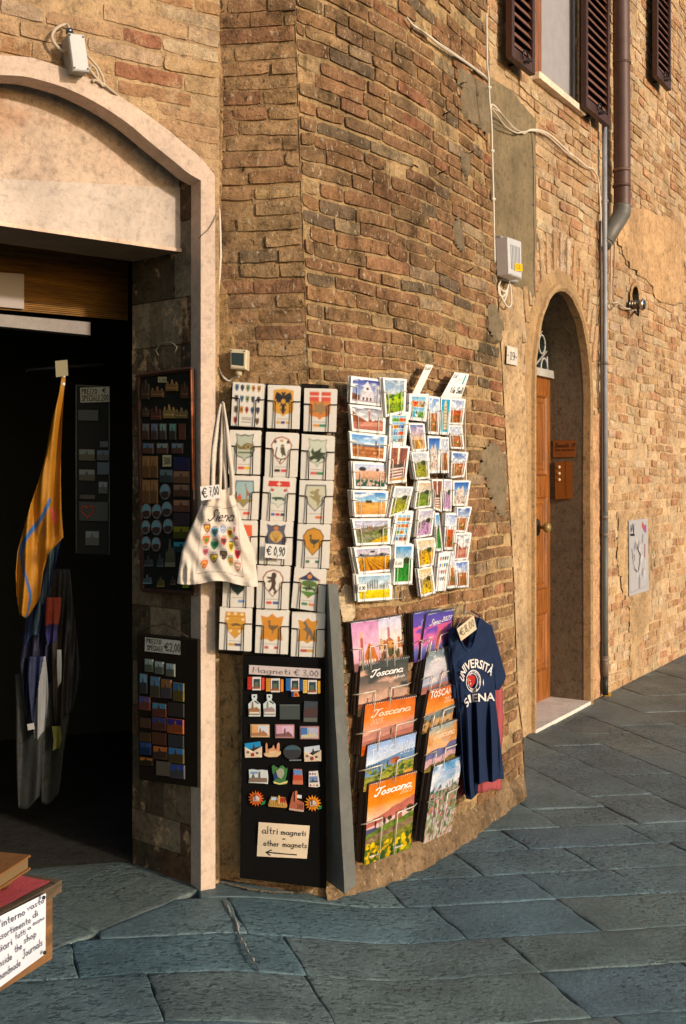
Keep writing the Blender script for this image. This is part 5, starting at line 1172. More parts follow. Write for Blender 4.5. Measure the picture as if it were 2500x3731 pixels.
# ================================================================== calendar racks near the ground
def cv4(q): return [(777.7+.264*x, 1367.3+.264*y) for x, y in q]
def cv5(q): return [(777.7+.264*x, 1662.1+.264*y) for x, y in q]
PK1 = panel_on(WB, 800, 945, .08); PK2 = panel_on(WB, 950, 1055, .085)
def cal_img(kind, seed):
    p = Pic(84, 110, (230,225,220)); r = np.random.RandomState(seed)
    if kind == 'pink':
        p.grad(0,1,[(0,(206,150,190)),(.55,(232,190,205)),(1,(205,160,170))]); p.rect(.3,.3,.4,.85,(176,100,66)); p.rect(.29,.22,.41,.34,(214,170,150)); p.poly([(.45,.7),(.62,.45),(.8,.55),(.95,.8),(.95,1),(.45,1)],(196,124,70)); p.rect(0,.85,1,1,(150,110,110))
        for q in range(7): p.rect(.2+.1*q,.8,.26+.1*q,.96,(232,214,205))
    elif kind == 'cityview':
        p.grad(0,1,[(0,(205,205,228)),(.4,(236,222,215)),(1,(180,150,140))]); p.rect(.4,.2,.5,.5,(190,130,130)); town(p,.62,.2,[(214,160,100),(190,120,80),(226,190,150)],seed,n=14,spires=0); town(p,.85,.25,[(200,150,100),(176,116,80),(150,100,80)],seed+1,n=14,spires=0); p.dots(.6,1,[(90,86,60),(140,110,80)],40,.06,seed)
    elif kind == 'storm':
        p.grad(0,1,[(0,(64,76,74)),(.35,(110,100,94)),(.7,(206,170,150)),(1,(225,205,190))]); p.clouds(.1,.85,(214,176,156),seed,.48,.15,2,5); p.clouds(.1,.6,(70,74,74),seed+2,.55,.12,2,5); p.ridge(.78,.70,.05,22,(126,80,66),.8,7); p.rect(.18,.66,.2,.78,(120,70,60)); p.rect(.7,.58,.73,.72,(120,70,60)); p.rect(0,.86,1,1,(80,70,50))
    elif kind == 'orange':
        p.grad(0,1,[(0,(200,108,52)),(.35,(222,136,74)),(.6,(226,170,150)),(1,(200,140,120))]); p.ridge(.62,.46,.04,18,(186,138,126),.2); p.ridge(.74,.64,.03,19,(170,116,104),.3); p.ridge(.84,.9,.10,20,(196,94,44),.5,3); cyp(p,.56,.72,.16,.015)
    elif kind == 'bluelake':
        p.grad(0,.55,[(0,(150,175,215)),(.6,(200,210,228)),(1,(226,226,226))]); p.ridge(.46,.3,.04,11,(112,140,172),.2); p.ridge(.72,.52,.05,12,(140,140,70),1.0); p.ridge(.90,.74,.04,13,(190,150,84),.8); p.rect(.52,.46,.7,.55,(190,120,80)); p.poly([(.5,.46),(.61,.41),(.72,.46)],(160,90,66)); p.dots(.55,1,[(90,110,50),(150,150,60),(60,84,44)],60,.04,seed)
        for x in (.06,.12,.17,.22,.28,.46,.66,.76): cyp(p,x,.58+.0*x,.14,.014,(40,66,60))
    elif kind == 'front':
        p.grad(0,.55,[(0,(204,118,30)),(.5,(222,140,50)),(1,(238,214,200))]); p.ridge(.52,.29,.05,3,(176,108,96),.15); p.ridge(.57,.43,.03,4,(220,192,190),.15)
        p.ridge(.63,.5,.03,5,(104,122,50),.7); p.ridge(.69,.58,.03,6,(136,116,92),.7); p.ridge(.76,.66,.03,8,(120,120,56),.8); p.ridge(.84,.73,.03,7,(116,124,40),1.0); p.dots(.78,1,[(226,190,40),(196,160,30),(90,110,36),(60,84,34)],150,.035,seed); p.poly([(0,.57),(.2,.57),(.3,.6),(0,.64)],(80,84,110))
        for x, h in ((.2,.12),(.36,.12),(.40,.10),(.74,.10)): cyp(p,x,.60-.06*x,h,.02,(50,46,30))
        p.ell(.5,.505,.05,.03,(70,56,40)); p.rect(.495,.51,.51,.57,(70,56,40)); p.rect(.62,.49,.76,.55,(150,104,80)); p.ell(.92,.46,.08,.05,(70,60,36))
    elif kind == 'purple':
        p.grad(0,1,[(0,(84,84,160)),(.4,(130,96,180)),(.6,(214,130,180)),(.8,(110,120,180)),(1,(90,60,130))]); p.clouds(.3,.9,(226,120,160),seed,.5,.1,2,6); p.poly([(.5,.95),(.56,.45),(.6,.4),(.64,.45),(.66,.95)],(206,130,110)); p.rect(.2,.7,.3,1,(206,170,190)); p.rect(.78,.66,.86,1,(150,130,180))
    elif kind == 'greycloud':
        p.grad(0,1,[(0,(110,130,136)),(.5,(190,190,196)),(.8,(150,160,190)),(1,(160,110,110))]); p.clouds(0,.8,(206,200,204),seed,.45,.18,2,5); p.rect(.62,.55,.7,.95,(170,110,100)); p.rect(.8,.7,.84,.95,(180,130,110)); p.rect(0,.85,1,1,(170,120,110))
    elif kind == 'amber':
        p.grad(0,1,[(0,(190,104,60)),(.3,(214,130,66)),(.5,(226,150,80)),(.62,(170,160,150)),(.8,(206,170,130)),(1,(130,110,80))]); p.poly([(0,.62),(.5,.56),(1,.5),(1,.7),(0,.75)],(120,130,130)); p.dots(.7,1,[(180,140,90),(110,90,60)],40,.05,seed)
    elif kind == 'duskhills':
        p.grad(0,1,[(0,(150,170,170)),(.25,(214,170,120)),(.5,(226,180,140)),(1,(180,150,110))]); p.clouds(0,.5,(206,150,96),seed,.5,.15,2,5); p.ridge(.62,.42,.08,15,(112,112,146),.2); p.ridge(.76,.62,.05,16,(200,166,170),.3); p.ridge(.92,.72,.05,17,(120,108,62),.9)
    elif kind == 'meadow':
        p.grad(0,.4,[(0,(90,150,196)),(1,(190,200,216))]); p.clouds(0,.4,(224,226,232),seed,.45,.2,2,5); p.grad(.36,1,[(0,(150,140,130)),(.5,(130,140,110)),(.75,(160,160,130)),(1,(200,170,160))]); p.dots(.3,.6,[(190,160,170),(70,96,70),(180,120,96),(110,130,96)],130,.03,seed); p.dots(.6,1,[(206,170,190),(130,146,110),(190,190,180),(150,110,90),(90,110,76)],200,.03,seed+1)
    p.photo(seed, .26); return p.out()
SPI = C3(206,206,206)
def calendar(W, c4, d, t, kind, seed, items, label, grp='large wall calendars in the lower wire racks'):
    o = stack('calendar', W, c4, d, t, cal_img(kind, seed), label, 'calendar', grp, bend=.004, leaves=7, edge=C3(60,50,44), spread=.001)
    ROOTL = Vector(ROOT[o.name]); par = o
    mb = MB(); 
    for k in range(26):   # spiral binding
        x = (k+.5)/26; c = W.w(*bil(c4, x, .006), d-.004); e = (W.w(*bil(c4, x+.02, .006), d-.004)-c).normalized(); n = Vector((W.n[0][0], W.n[0][1], 0))
        mb.tube([c+n*.006*math.cos(a)+Vector((0, 0, 1))*.008*math.sin(a)+e*.0006*a for a in np.linspace(-2.4, 2.6, 7)], .0009, 4, cap=False, c=SPI)
    hx = W.w(*bil(c4, .5, .012), d+.003); mb.tube([hx+Vector((0, 0, -.006)), hx+Vector((.003, 0, .006)), hx+Vector((0, 0, .012)), hx+Vector((-.003, 0, .006)), hx+Vector((0, 0, -.006))], .0009, 4, c=SPI)
    mb.build('spiral_binding', M['steel'], o)
    fn = lambda x, y, dd: W.w(*bil(c4, x, y), d+.0045*math.sin(min(max(y, 0), 1)*math.pi)+.0026*math.sin(min(max(x, 0), 1)*math.pi)+dd)
    if items:
        mb = MB()
        for it in items:
            kw = dict(it[5]) if len(it) > 5 else {}; sh = kw.pop('shadow', None); cc = kw.pop('c', C3(232,226,222))
            write(mb, it[0], fn, *it[1:5], cc, **kw)
        mb.build('lettering', M['ink'], o)
    return o
def kpocket(mb, W, c4, d, top, wl=.34, wr=.66):
    f = lambda x, y, dd: W.w(*bil(c4, x, y), dd)
    mb.tube([f(-.22, top-.02, d-.07), f(-.02, top, d), f(wl, top-.01, d+.004), f(wl, top+.06, d+.004), f(wl-.02, 1.0, d+.004)], .0024, 6)
    mb.tube([f(1.06, top-.05, d-.03), f(1.0, top-.02, d), f(wr, top-.01, d+.004), f(wr, top+.06, d+.004), f(wr-.02, 1.0, d+.004)], .0024, 6)
SC = {'wd': .10, 'slant': .25, 'gap': .02}
K1 = [
 (cv4([(92,215),(328,184),(345,600),(125,640)]),-.022,'pink',1,[('ƪiena', .3, .97, .98, .1, SC)],'calendar with a pink sky and brick tower, at the top left of the lower rack'),
 (cv4([(325,182),(522,150),(545,575),(340,600)]),-.024,'cityview',2,[('2023', .1, .93, .8, .09, dict(SC, c=C3(206,180,190)))],'calendar with a hill city and cathedral dome under a pale sky'),
 (cv4([(178,588),(592,505),(575,960),(150,1030)]),-.010,'storm',3,[('Ŧoscana', .22, .26, .88, .13, dict(SC, wd=.13)), ('di Borghi', .7, .36, .93, .05, SC)],'calendar with dark storm clouds over a village, headed Toscana'),
 (cv4([(218,922),(655,845),(622,1250),(180,1370)]),.002,'orange',4,[('Ŧoscana', .14, .28, .90, .14, dict(SC, c=C3(236,200,176), wd=.12)), ('2023', .12, .42, .36, .1, dict(SC, c=C3(226,180,150)))],'calendar with an orange sky and a lone cypress, headed Toscana 2023'),
 (cv5([(240,160),(657,45),(622,440),(200,560)]),.014,'bluelake',5,[('TOSCANA', .08, .26, .98, .14, dict(wd=.10, c=C3(200,204,216))), ('2023', .7, .38, .98, .10, dict(wd=.08, c=C3(206,208,216)))],'calendar with a pale blue sky and farmhouse on a hill'),
 (cv5([(250,497),(658,380),(610,1045),(205,1198)]),.026,'front',6,[('Ŧoscana', .13, .175, .9, .095, dict(SC, wd=.13)), ('2023', .68, .235, .92, .055, dict(SC, c=C3(236,190,150))), ('TOSCANA', .10, .93, .3, .02, dict(wd=.18)), ('TOSCANA', .62, .93, .82, .02, dict(wd=.18))],'lowest front calendar with an orange sky, green fields and yellow vines')]
K2 = [
 (cv4([(630,132),(870,92),(820,480),(640,560)]),-.024,'purple',7,[('ƪiena', .2, .3, .8, .13, dict(SC, c=C3(150,150,200)))],'purple calendar half hidden behind another purple one'),
 (cv4([(748,140),(985,95),(925,430),(688,540)]),-.014,'purple',8,[('ƪiena', .18, .28, .56, .14, SC), ('2023', .6, .25, .94, .11, SC)],'purple and pink dusk calendar headed 2023, top of the narrow rack'),
 (cv4([(755,470),(1005,412),(945,760),(698,840)]),-.004,'greycloud',9,[('ƪiena', .2, .26, .55, .14, SC), ('2023', .6, .22, .96, .12, dict(SC, c=C3(200,196,200)))],'calendar with grey clouds over a slim brick tower'),
 (cv4([(772,800),(1020,730),(960,1090),(705,1180)]),.006,'amber',10,[('TOSCANA', .08, .2, .96, .15, dict(wd=.13)), ('2023', .62, .4, .92, .12, dict(wd=.09, c=C3(236,206,180)))],'calendar with an amber evening sky, headed TOSCANA 2023'),
 (cv5([(775,15),(1020,-72),(985,330),(725,400)]),.016,'duskhills',11,[('Ŧoscana', .2, .28, .9, .15, dict(SC, c=C3(226,206,186))), ('2023', .5, .4, .75, .08, dict(SC, c=C3(206,186,176)))],'calendar with dusky blue hills beneath tan clouds'),
 (cv5([(808,345),(1058,248),(960,900),(718,1012)]),.028,'meadow',12,[('Ŧoscana', .22, .17, .92, .09, dict(SC, c=C3(170,180,206))), ('2023', .2, .25, .44, .06, dict(SC, c=C3(150,176,200)))],'lowest calendar of the narrow rack, a painterly flower meadow')]
for (W, KK, frames, lab, tops) in ((PK1, K1, [(800,1420,826,1975),(812,1420,834,1990),(925,1400,940,1950)], 'wide wire rack of overlapping calendars low on the wall', (.55, .55, .55, .55, .52, .48)),
                             (PK2, K2, [(943,1405,962,1925),(955,1405,975,1930),(1035,1395,1030,1900)], 'narrow wire rack of overlapping calendars beside the hanging shirts', (.6, .6, .62, .6, .58, .45))):
    r_ = root('calendar_rack', W.w(frames[0][2], frames[0][3], -.06), lab, 'rack'); mb = MB()
    for (xa, ya, xb, yb) in frames: mb.tube([W.w(xa, ya, -.05), W.w(xb, yb, -.05)], .003, 6)
    for k in range(5): y = 1460+k*100; mb.tube([W.w(frames[0][0]+(y-1420)*.045, y, -.05), W.w(frames[2][0]+8, y-26, -.05)], .0022, 6)
    mb.build('rack_frame', M['wire_dark'], r_)
    for i, (c4, d, kind, seed, items, lb) in enumerate(KK):
        calendar(W, c4, d, .045 if i > 1 else .03, kind, seed, items, lb)
        mb = MB(); kpocket(mb, W, c4, d+.012, tops[i]); mb.build('wire_pocket', M['wire'], r_)
# ================================================================== cloth
class Cloth:
    def __init__(s, W, rows, d0, relief, top=None, bot=None):
        s.W, s.rows, s.d0, s.rel, s.top, s.bot = W, rows, d0, relief, top, bot; s.ys = [r[0] for r in rows]
    def px(s, x, y):
        ya = s.top(x) if s.top else s.ys[0]; yb = s.bot(x) if s.bot else s.ys[-1]; Y = ya+(yb-ya)*y
        xl = float(np.interp(Y, s.ys, [r[1] for r in s.rows])); xr = float(np.interp(Y, s.ys, [r[2] for r in s.rows])); return xl+(xr-xl)*x, Y
    def w(s, px, py, dd=0): return s.W.w(px, py, s.d0+s.rel(px, py)+dd)
    def mesh(s, mb, nx, ny, colf, thick, m=0, back=True):
        vs = []; cs = []; e = []
        for j in range(ny+1):
            for i in range(nx+1):
                x, y = i/nx, j/ny; p, q = s.px(x, y); ed = (4*x*(1-x))**.5; vs.append(s.W.w(p, q, s.d0+s.rel(p, q)*min(1, ed*1.6)-(1-ed)*thick*.4)); cs.append(colf(x, y, p, q))
        n = len(vs); fs = [((j+1)*(nx+1)+i, (j+1)*(nx+1)+i+1, j*(nx+1)+i+1, j*(nx+1)+i) for j in range(ny) for i in range(nx)]
        n3 = s.W.n[0]; n3 = Vector((n3[0], n3[1], 0))
        bv = [v-n3*(thick*(.15+(4*(k%(nx+1))/nx*(1-(k%(nx+1))/nx))**.5)) for k, v in enumerate(vs)]
        fs2 = [tuple(n+q for q in reversed(f)) for f in fs]; ring = [i for i in range(nx+1)]+[j*(nx+1)+nx for j in range(1, ny+1)]+[ny*(nx+1)+i for i in range(nx-1, -1, -1)]+[j*(nx+1) for j in range(ny-1, 0, -1)]
        R = len(ring); mb.add(vs+bv, fs+fs2+[(ring[q], ring[(q+1)%R], n+ring[(q+1)%R], n+ring[q]) for q in range(R)], c=cs+cs, smooth=True, m=m)
# ---- tote bag on a nail at the jamb
PT = panel_flat(3.60, .12); 
def t_rel(px, py):
    t = max(0, (py-1112)/225); return .009*math.sin((px-500)*.15/(.5+t)+1)*max(0, 1-t*.9)+.018*t+.007*math.sin(px*.05+py*.03)+.004*math.sin(px*.16-py*.11)+.010*math.exp(-((px-427)/14)**2-((py-1318)/25)**2)*math.sin(px*.4)+.008*math.exp(-((py-1322)/8)**2)*math.sin(px*.12)
rows = [(1108,498,532),(1130,480,537),(1147,461,541),(1185,446,551),(1225,428,566),(1261,415,581),(1300,409,586),(1338,404,590)]
bag = root('tote_bag', PT.w(497, 1338, 0), 'off white cotton tote bag printed with small crests, hanging on the marble jamb', 'bag')
cb = Cloth(PT, rows, 0.0, t_rel, top=lambda x: 1112+10*math.sin(x*3.1)-6*x, bot=lambda x: 1334+5*x+4*math.sin(x*9)-5*math.sin(x*math.pi))
pc = Pic(90, 110, (214,200,184), 3)
def bagcol():
    a = pc
    T = lambda px, py: (((px-float(np.interp(py, cb.ys, [r[1] for r in rows])))/(float(np.interp(py, cb.ys, [r[2] for r in rows]))-float(np.interp(py, cb.ys, [r[1] for r in rows])))), (py-1115)/(1337-1115))
    z = lambda x, y: T(401.4+.128*x, 1103.8+.128*y)
    for A, B in (((495,390),(372,1635)),((372,1635),(1215,1675)),((495,395),(810,432)),((830,465),(1120,445)),((1120,445),(1150,1050)),((1150,1050),(1215,1675))):
        q = [z(A[0]+(B[0]-A[0])*k/6, A[1]+(B[1]-A[1])*k/6) for k in range(7)]; a.line(q, .006, (70,66,70))
    L = [(567,815,64,95,(120,60,90),(214,160,50)),(706,900,70,88,(70,140,190),(60,90,60)),(852,860,52,80,(120,140,190),(190,196,210)),(975,920,56,90,(206,200,50),(160,60,50)),(1055,850,34,88,(214,190,190),(190,110,110)),(552,1035,70,95,(206,90,50),(90,140,60)),(700,1145,78,96,(50,120,80),(40,100,70)),(868,1075,60,90,(206,80,70),(80,60,60)),(1000,1170,54,95,(220,200,60),(150,110,40)),(1092,1070,44,92,(160,50,60),(226,210,190)),(535,1265,70,95,(214,180,180),(180,80,90)),(692,1395,76,98,(110,90,90),(206,180,50)),(862,1340,74,98,(66,50,56),(100,84,60)),(1112,1290,56,94,(190,50,60),(120,40,46)),(518,1485,70,90,(190,80,60),(206,140,60)),(988,1435,50,92,(130,150,90),(206,130,60)),(1115,1510,60,90,(170,90,60),(220,200,180))]
    for cx_, cy_, rx, ry, c1, c2 in L:
        P = [z(cx_+(x-.5)*2*rx, cy_+(y-.5)*2*ry) for x, y in SH['d']]; a.poly(P, c1); a.poly([z(cx_+(x-.5)*1.4*rx, cy_-ry*.05+(y-.5)*1.3*ry) for x, y in SH['d']], c2); a.poly([z(cx_+(x-.5)*.8*rx, cy_+(y-.5)*.6*ry) for x, y in AN['beast']], tuple(int(v*.5) for v in c1))
        (tx, ty), (tx2, _) = z(cx_-rx*.6, cy_-ry-14), z(cx_+rx*.6, cy_-ry-14); a.rect(tx, ty-.006, tx2, ty+.004, (130,120,126))
    return a.out()
bi = bagcol(); mb = MB()
cb.mesh(mb, 90, 110, lambda x, y, p, q: tuple(bi[min(109, int(y*110)), min(89, int(x*90))]), .03)
mb.build('bag_body', M['cotton'], bag)
mb = MB(); cc = C3(214,202,186)
for pts, wd, dd in (([(505,920),(497,960),(490,1020),(486,1080),(485,1122)], 6.5, .012), ([(511,920),(517,970),(524,1030),(530,1085),(532,1130)], 6, .006), ([(508,922),(506,1000),(504,1070),(502,1122)], 4.5, -.006), ([(512,924),(511,1000),(513,1070),(516,1122)], 5, -.012)):
    P = smooth(pts, 6); n = len(P); vs = []
    for i, (x, y) in enumerate(P):
        k = min(1, .35+i/n*1.6); vs += [PT.w(x-wd*k, y, dd+.006*math.sin(y*.05)), PT.w(x, y, dd+.008), PT.w(x+wd*k, y, dd), PT.w(x, y, dd-.004)]
    mb.add(vs, [(4*i+a, 4*i+(a+1)%4, 4*i+4+(a+1)%4, 4*i+4+a) for i in range(n-1) for a in range(4)], c=cc, smooth=True)
mb.build('bag_handle', M['cotton'], bag)
mb = MB(); write(mb, 'ƪiena', lambda x, y, dd: cb.w(478+58*x+4*y*-1, 1165+28*y, dd+.0005), .02, .92, 1.0, .95, C3(64,54,60), wd=.09, slant=.3, d=.001, gap=.04); mb.build('lettering', M['ink'], bag)
mb = MB(); mb.tube([PT.w(509, 921, -.03), PT.w(509, 919, .03)], .003, 6); tag(mb.build('nail', M['steel']), 'nail holding up the handles of the tote bag', 'nail')
q = [(457.5,1112),(501,1107),(504,1138),(460,1144)]
o = sheet('price_tag', PT.w, q, .045, .0008, C3(226,220,214), 'white tag reading €7,00 pinned to the tote bag handle', 'price tag')
lettered(PT, o, [('€', .06, .80, .34, .66, {'wd': .10}), ('7,00', .46, .72, .96, .60, {'wd': .10})], q, .046)

# ---- T-shirts
PS = panel_on(WB, 1045, 1150, .085)
def s_rel(px, py):
    t = min(1, max(0, (py-1480)/250)); f1 = (px-1052-(py-1500)*.05)*.115; return .014*(math.sin(f1*1.9)+.5*math.sin(f1*3.1+py*.009+1))*t*(1+.3*math.sin(py*.02))+.008*math.sin((px-1075)*.26-py*.006)*t*t+.006*math.sin((px+py)*.12)*math.exp(-((py-1500)/60)**2)+.02*(1-((px-1085)/55)**2)*(1-.3*t)
navy = C3(33,46,74)
srows = [(1405,1040,1124),(1430,1034,1124),(1456,1029,1126),(1511,1033,1129),(1573,1042,1132),(1606,1046,1133),(1670,1051,1141),(1734,1055,1148),(1779,1061,1152),(1830,1070,1154)]
tp = lambda x: float(np.interp(x, [0,.12,.19,.25,.32,.40,.48,.55,.61,.665,.69,1], [1452,1434,1438,1460,1476,1483,1481,1468,1448,1418,1411,1431]))
tb = lambda x: float(np.interp(x, [0,.10,.22,.30,.34,.40,.7,1], [1795,1826,1820,1812,1792,1789,1786,1779]))+1.5*math.sin(x*20)
sh = root('t_shirt', PS.w(1090, 1790, 0), 'navy T-shirt with a white university print hanging on the curved wall', 'shirt')
ct = Cloth(PS, srows, .03, s_rel, tp, tb); mb = MB(); ct.mesh(mb, 80, 110, lambda x, y, p, q: navy, .03)
# right and left sleeves
for rws, dd in (([(1428,1112,1124),(1470,1116,1136),(1510,1120,1147),(1545,1126,1157),(1562,1130,1151),(1577,1132,1141)], .0), ([(1440,1036,1042),(1480,1028,1044),(1540,1028,1050),(1596,1034,1050)], -.01)):
    cs_ = Cloth(PS, rws, dd+.012, lambda px, py: .012+.004*math.sin(px*.3+py*.05)); cs_.mesh(mb, 12, 24, lambda x, y, p, q: navy, .035)
mb.build('shirt_body', M['jersey'], sh)
mb = MB(); bk_ = Cloth(PS, srows, -.02, lambda a, b_: .0, lambda x: float(np.interp(x, [0,.12,.3,.5,.67,1], [1452,1434,1424,1418,1411,1431])), lambda x: 1520); bk_.mesh(mb, 20, 10, lambda x, y, p, q: C3(14,19,32), .004); mb.build('shirt_back', M['cotton'], sh)  # inner back seen through the neck; its shade is painted in as darker navy
mb = MB(); P = [ct.px(x, 0) for x in np.linspace(.12, .69, 30)]; pr = [PS.w(p, q+1.5, .03+s_rel(p, q)+.001) for p, q in P]
P2_ = [PS.w(p, q+6, .03+s_rel(p, q+6)+.003) for p, q in P]
for k in range(29): mb.add([pr[k], pr[k+1], P2_[k+1], P2_[k]], [(3, 2, 1, 0)], c=C3(38,54,86))
mb.tube(pr, .0025, 6, c=C3(38,54,86)); mb.build('collar', M['cotton'], sh)
mb = MB(); wt = C3(226,218,214)
fnp = lambda px, py, dd: ct.w(px, py, dd+.0060)
cvS = lambda x, y: (1003.5+.2143*x, 1348.5+.2143*y)
def arc_text(text, pts, h, sx=1.0, bold=.02):
    """block letters whose feet follow pts (photo coordinates)"""
    vs, fs = block(text, bold); x0 = min(v[0] for v in vs); x1 = max(v[0] for v in vs); C = smooth(pts, 8); ln = [0]
    for a, b_ in zip(C[:-1], C[1:]): ln.append(ln[-1]+math.hypot(b_[0]-a[0], b_[1]-a[1]))
    out = []
    for x, y in vs:
        l = (x-x0)/(x1-x0)*ln[-1]; i = min(len(C)-2, max(0, int(np.searchsorted(ln, l))-1)); f = (l-ln[i])/(ln[i+1]-ln[i]+1e-9); a, b_ = C[i], C[i+1]; tx, ty = b_[0]-a[0], b_[1]-a[1]; n = math.hypot(tx, ty); tx /= n; ty /= n
        nx_, ny_ = ty*.45, -(.55+.45*tx); out.append(fnp(a[0]+(b_[0]-a[0])*f+nx_*y*h, a[1]+(b_[1]-a[1])*f+ny_*y*h, 0))
    mb.add(out, fs, c=wt)
arc_text('UNIVERSITÀ', [cvS(*p) for p in ((262,985),(285,880),(345,830),(410,828),(470,850),(520,880),(556,915))], 28)
arc_text('SIENA', [cvS(*p) for p in ((300,1255),(330,1200),(400,1190),(500,1183),(596,1178))], 26)
def disc(cx_, cy_, rx, ry, c, dd=0, n=26, r0=0):
    if r0: mb.add([fnp(cx_+rx*k*math.cos(2*math.pi*i/n), cy_+ry*k*math.sin(2*math.pi*i/n), dd) for k in (1, r0) for i in range(n)], [(i, n+i, n+(i+1)%n, (i+1)%n) for i in range(n)], c=c)
    else: mb.add([fnp(cx_+rx*math.cos(2*math.pi*i/n), cy_+ry*math.sin(2*math.pi*i/n), dd) for i in range(n)], [tuple(range(n))], c=c)
ccx, ccy = cvS(368, 972); disc(ccx, ccy, 17, 26, wt, .0003, r0=.93); disc(ccx-2, ccy, 11.5, 18.5, wt, .0003, r0=.92)
P = [(cvS(300+88*x, 905+135*y)) for x, y in [(0,.2),(.2,.05),(.5,0),(.8,.05),(1,.2),(.92,.65),(.5,1),(.08,.65)]]; mb.add([fnp(x, y, .0015) for x, y in P], [tuple(reversed(range(8)))], c=C3(176,44,34))
P = [cvS(322+44*x, 922+98*y) for x, y in AN['lion']]; vsL = [fnp(x, y, .003) for x, y in P]; mb.add(vsL, [tuple(range(len(vsL)))], c=wt)
def ringtext(text, a0, a1, r, h):
    L, W_ = pen_lines(text)
    for l in L: ribbon(mb, l, .16, lambda x, y, dd: fnp(ccx+math.cos(a0+(a1-a0)*x/W_)*(14.0+ (y-.5)*h)*1.0, ccy+math.sin(a0+(a1-a0)*x/W_)*(21.8+(y-.5)*h*1.5), dd), wt, .0005)
ringtext('UNIVERSITARI', -2.5, .35, 1, 3.2); ringtext('SIENA', 2.2, .9, 1, -3.2)
P = [cvS(468+10*x, 945+85*y) for x, y in ((.5,0),(1,.5),(.6,1),(0,.5))]; mb.add([fnp(x, y, .0004) for x, y in P], [(0, 3, 2, 1)], c=wt)
mb.build('chest_print', M['paper'], sh)
rrows = [(1440,1044,1118),(1540,1040,1146),(1576,1038,1149),(1640,1038,1151),(1690,1037,1149),(1713,1036,1147),(1760,1036,1146),(1820,1040,1146)]
rs = root('t_shirt', PS.w(1092, 1812, -.02), 'plain dusty red T-shirt showing behind the navy one', 'shirt')
cr = Cloth(PS, rrows, -.012, lambda px, py: .012*math.sin(px*.16), bot=lambda x: 1818-14*x+2*math.sin(x*14)); mb = MB(); cr.mesh(mb, 40, 40, lambda x, y, p, q: C3(164,82,84), .02); mb.build('shirt_body', M['jersey'], rs)
hg = root('clothes_hanger', PS.w(1068, 1400, 0), 'thin wire hanger carrying the shirts beside the calendars', 'hanger'); mb = MB()
mb.tube([PS.w(*p) for p in ((1063,1352,-.06),(1065,1375,-.03),(1066,1392,.0),(1060,1402,.01),(1068,1397,.01),(1075,1402,.01),(1074,1412,.01))], .0014, 6); mb.build('hook', M['wire'], hg)
mb = MB(); mb.tube([PS.w(1066,1398,.01), PS.w(1042,1436,.012), PS.w(1040,1444,.012), PS.w(1122,1432,.012), PS.w(1096,1410,.012), PS.w(1066,1398,.01)], .0016, 6); mb.build('shoulder_wire', M['wire'], hg)
mb = MB(); mb.tube([PS.w(1077,1396,.03), PS.w(1090,1404,.03), PS.w(1097,1409,.035)], .003, 6, c=C3(40,30,34)); mb.tube([PS.w(1086,1410,.03), PS.w(1091,1402,.03), PS.w(1098,1403,.03)], .002, 6, c=C3(150,60,70)); tag(mb.build('clothes_peg', M['plastic']), 'small dark peg gripping the navy shirt collar', 'peg')
q = [(1044,1437),(1083,1406),(1089.5,1438),(1054,1465)]; clp = lambda x, y: .012*math.sin(x*3)
o = sheet('price_tag', PS.w, q, .06, .001, C3(206,190,158), 'tan card tag reading €8,00 hung at the neck of the navy shirt', 'price tag', curl=clp)
lettered(PS, o, [('€', .08, .72, .36, .5, {'wd': .09}), ('8,00', .40, .70, .94, .52, {'wd': .09})], q, .061, c=C3(110,92,80), curl=clp)

# ================================================================== magnet board and the grey plank
PM = panel_flat(3.615, -.02)
bd = root('magnet_board', PM.w(648, 2020, 0), 'black board of souvenir magnets standing below the crest cards', 'board')
mb = MB(); c4 = [(556,1499),(742,1504),(746,2031),(548,2007)]
mb.slab([PM.w(*c4[3], 0), PM.w(*c4[2], 0), PM.w(*c4[1], 0), PM.w(*c4[0], 0)], (0, -1, 0), .03, bev=.002, c=C3(12,11,10)); mb.build('board_panel', M['black'], bd)
mb = MB(); 
A_, B_, C_ = Vector((*xy(776, 3.545), 0)), Vector((*xy(742, 3.60), 0)), Vector((*xy(802, 3.62), 0))
def pk(px, py, Y): return Vector(((px-CX)/F*Y, Y, CAMZ+(HY-py)/F*Y))
top = [pk(742,1337,3.66), pk(750,1333,3.585), pk(773,1335,3.64), pk(768,1337,3.68)]; bot = [pk(743,2010,3.70), pk(788,2043,3.545), pk(815,2022,3.62), pk(790,2010,3.70)]
gp = C3(112,112,106)
def lerpq(a, b_, t): return [x*(1-t)+y*t for x, y in zip(a, b_)]
prev = None; vs = []; N_S = 24
for k in range(N_S+1):
    q = lerpq(bot, top, k/N_S); q = [p+Vector((nz(k*.4, i*3.1)*.002, 0, 0)) for i, p in enumerate(q)]; vs += q
mb.add(vs, [(4*k+a, 4*k+(a+1)%4, 4*k+4+(a+1)%4, 4*k+4+a) for k in range(N_S) for a in range(4)]+[(0, 3, 2, 1), tuple(4*N_S+i for i in range(4))], c=gp)
tag(mb.build('plank', M['metalpaint']), 'tall weathered grey plank leaning beside the magnet board', 'plank')
def cv6(q): return [(514.3+.192*x, 1492.7+.192*y) for x, y in q]
def cv7(q): return [(514.3+.208*x, 1743.6+.208*y) for x, y in q]
q = cv6([(288,140),(1140,188),(1138,300),(284,248)])
o = sheet('price_sign', PM.w, q, .006, .001, C3(196,180,176), 'long white strip reading Magneti € 3,00 at the top of the magnet board', 'sign')
lettered(PM, o, [('Magneti', .05, .80, .58, .62, {'wd': .07}), ('€', .63, .82, .71, .62, {'wd': .07}), ('3,00', .75, .82, .97, .62, {'wd': .07})], q, .007, c=C3(90,84,84))
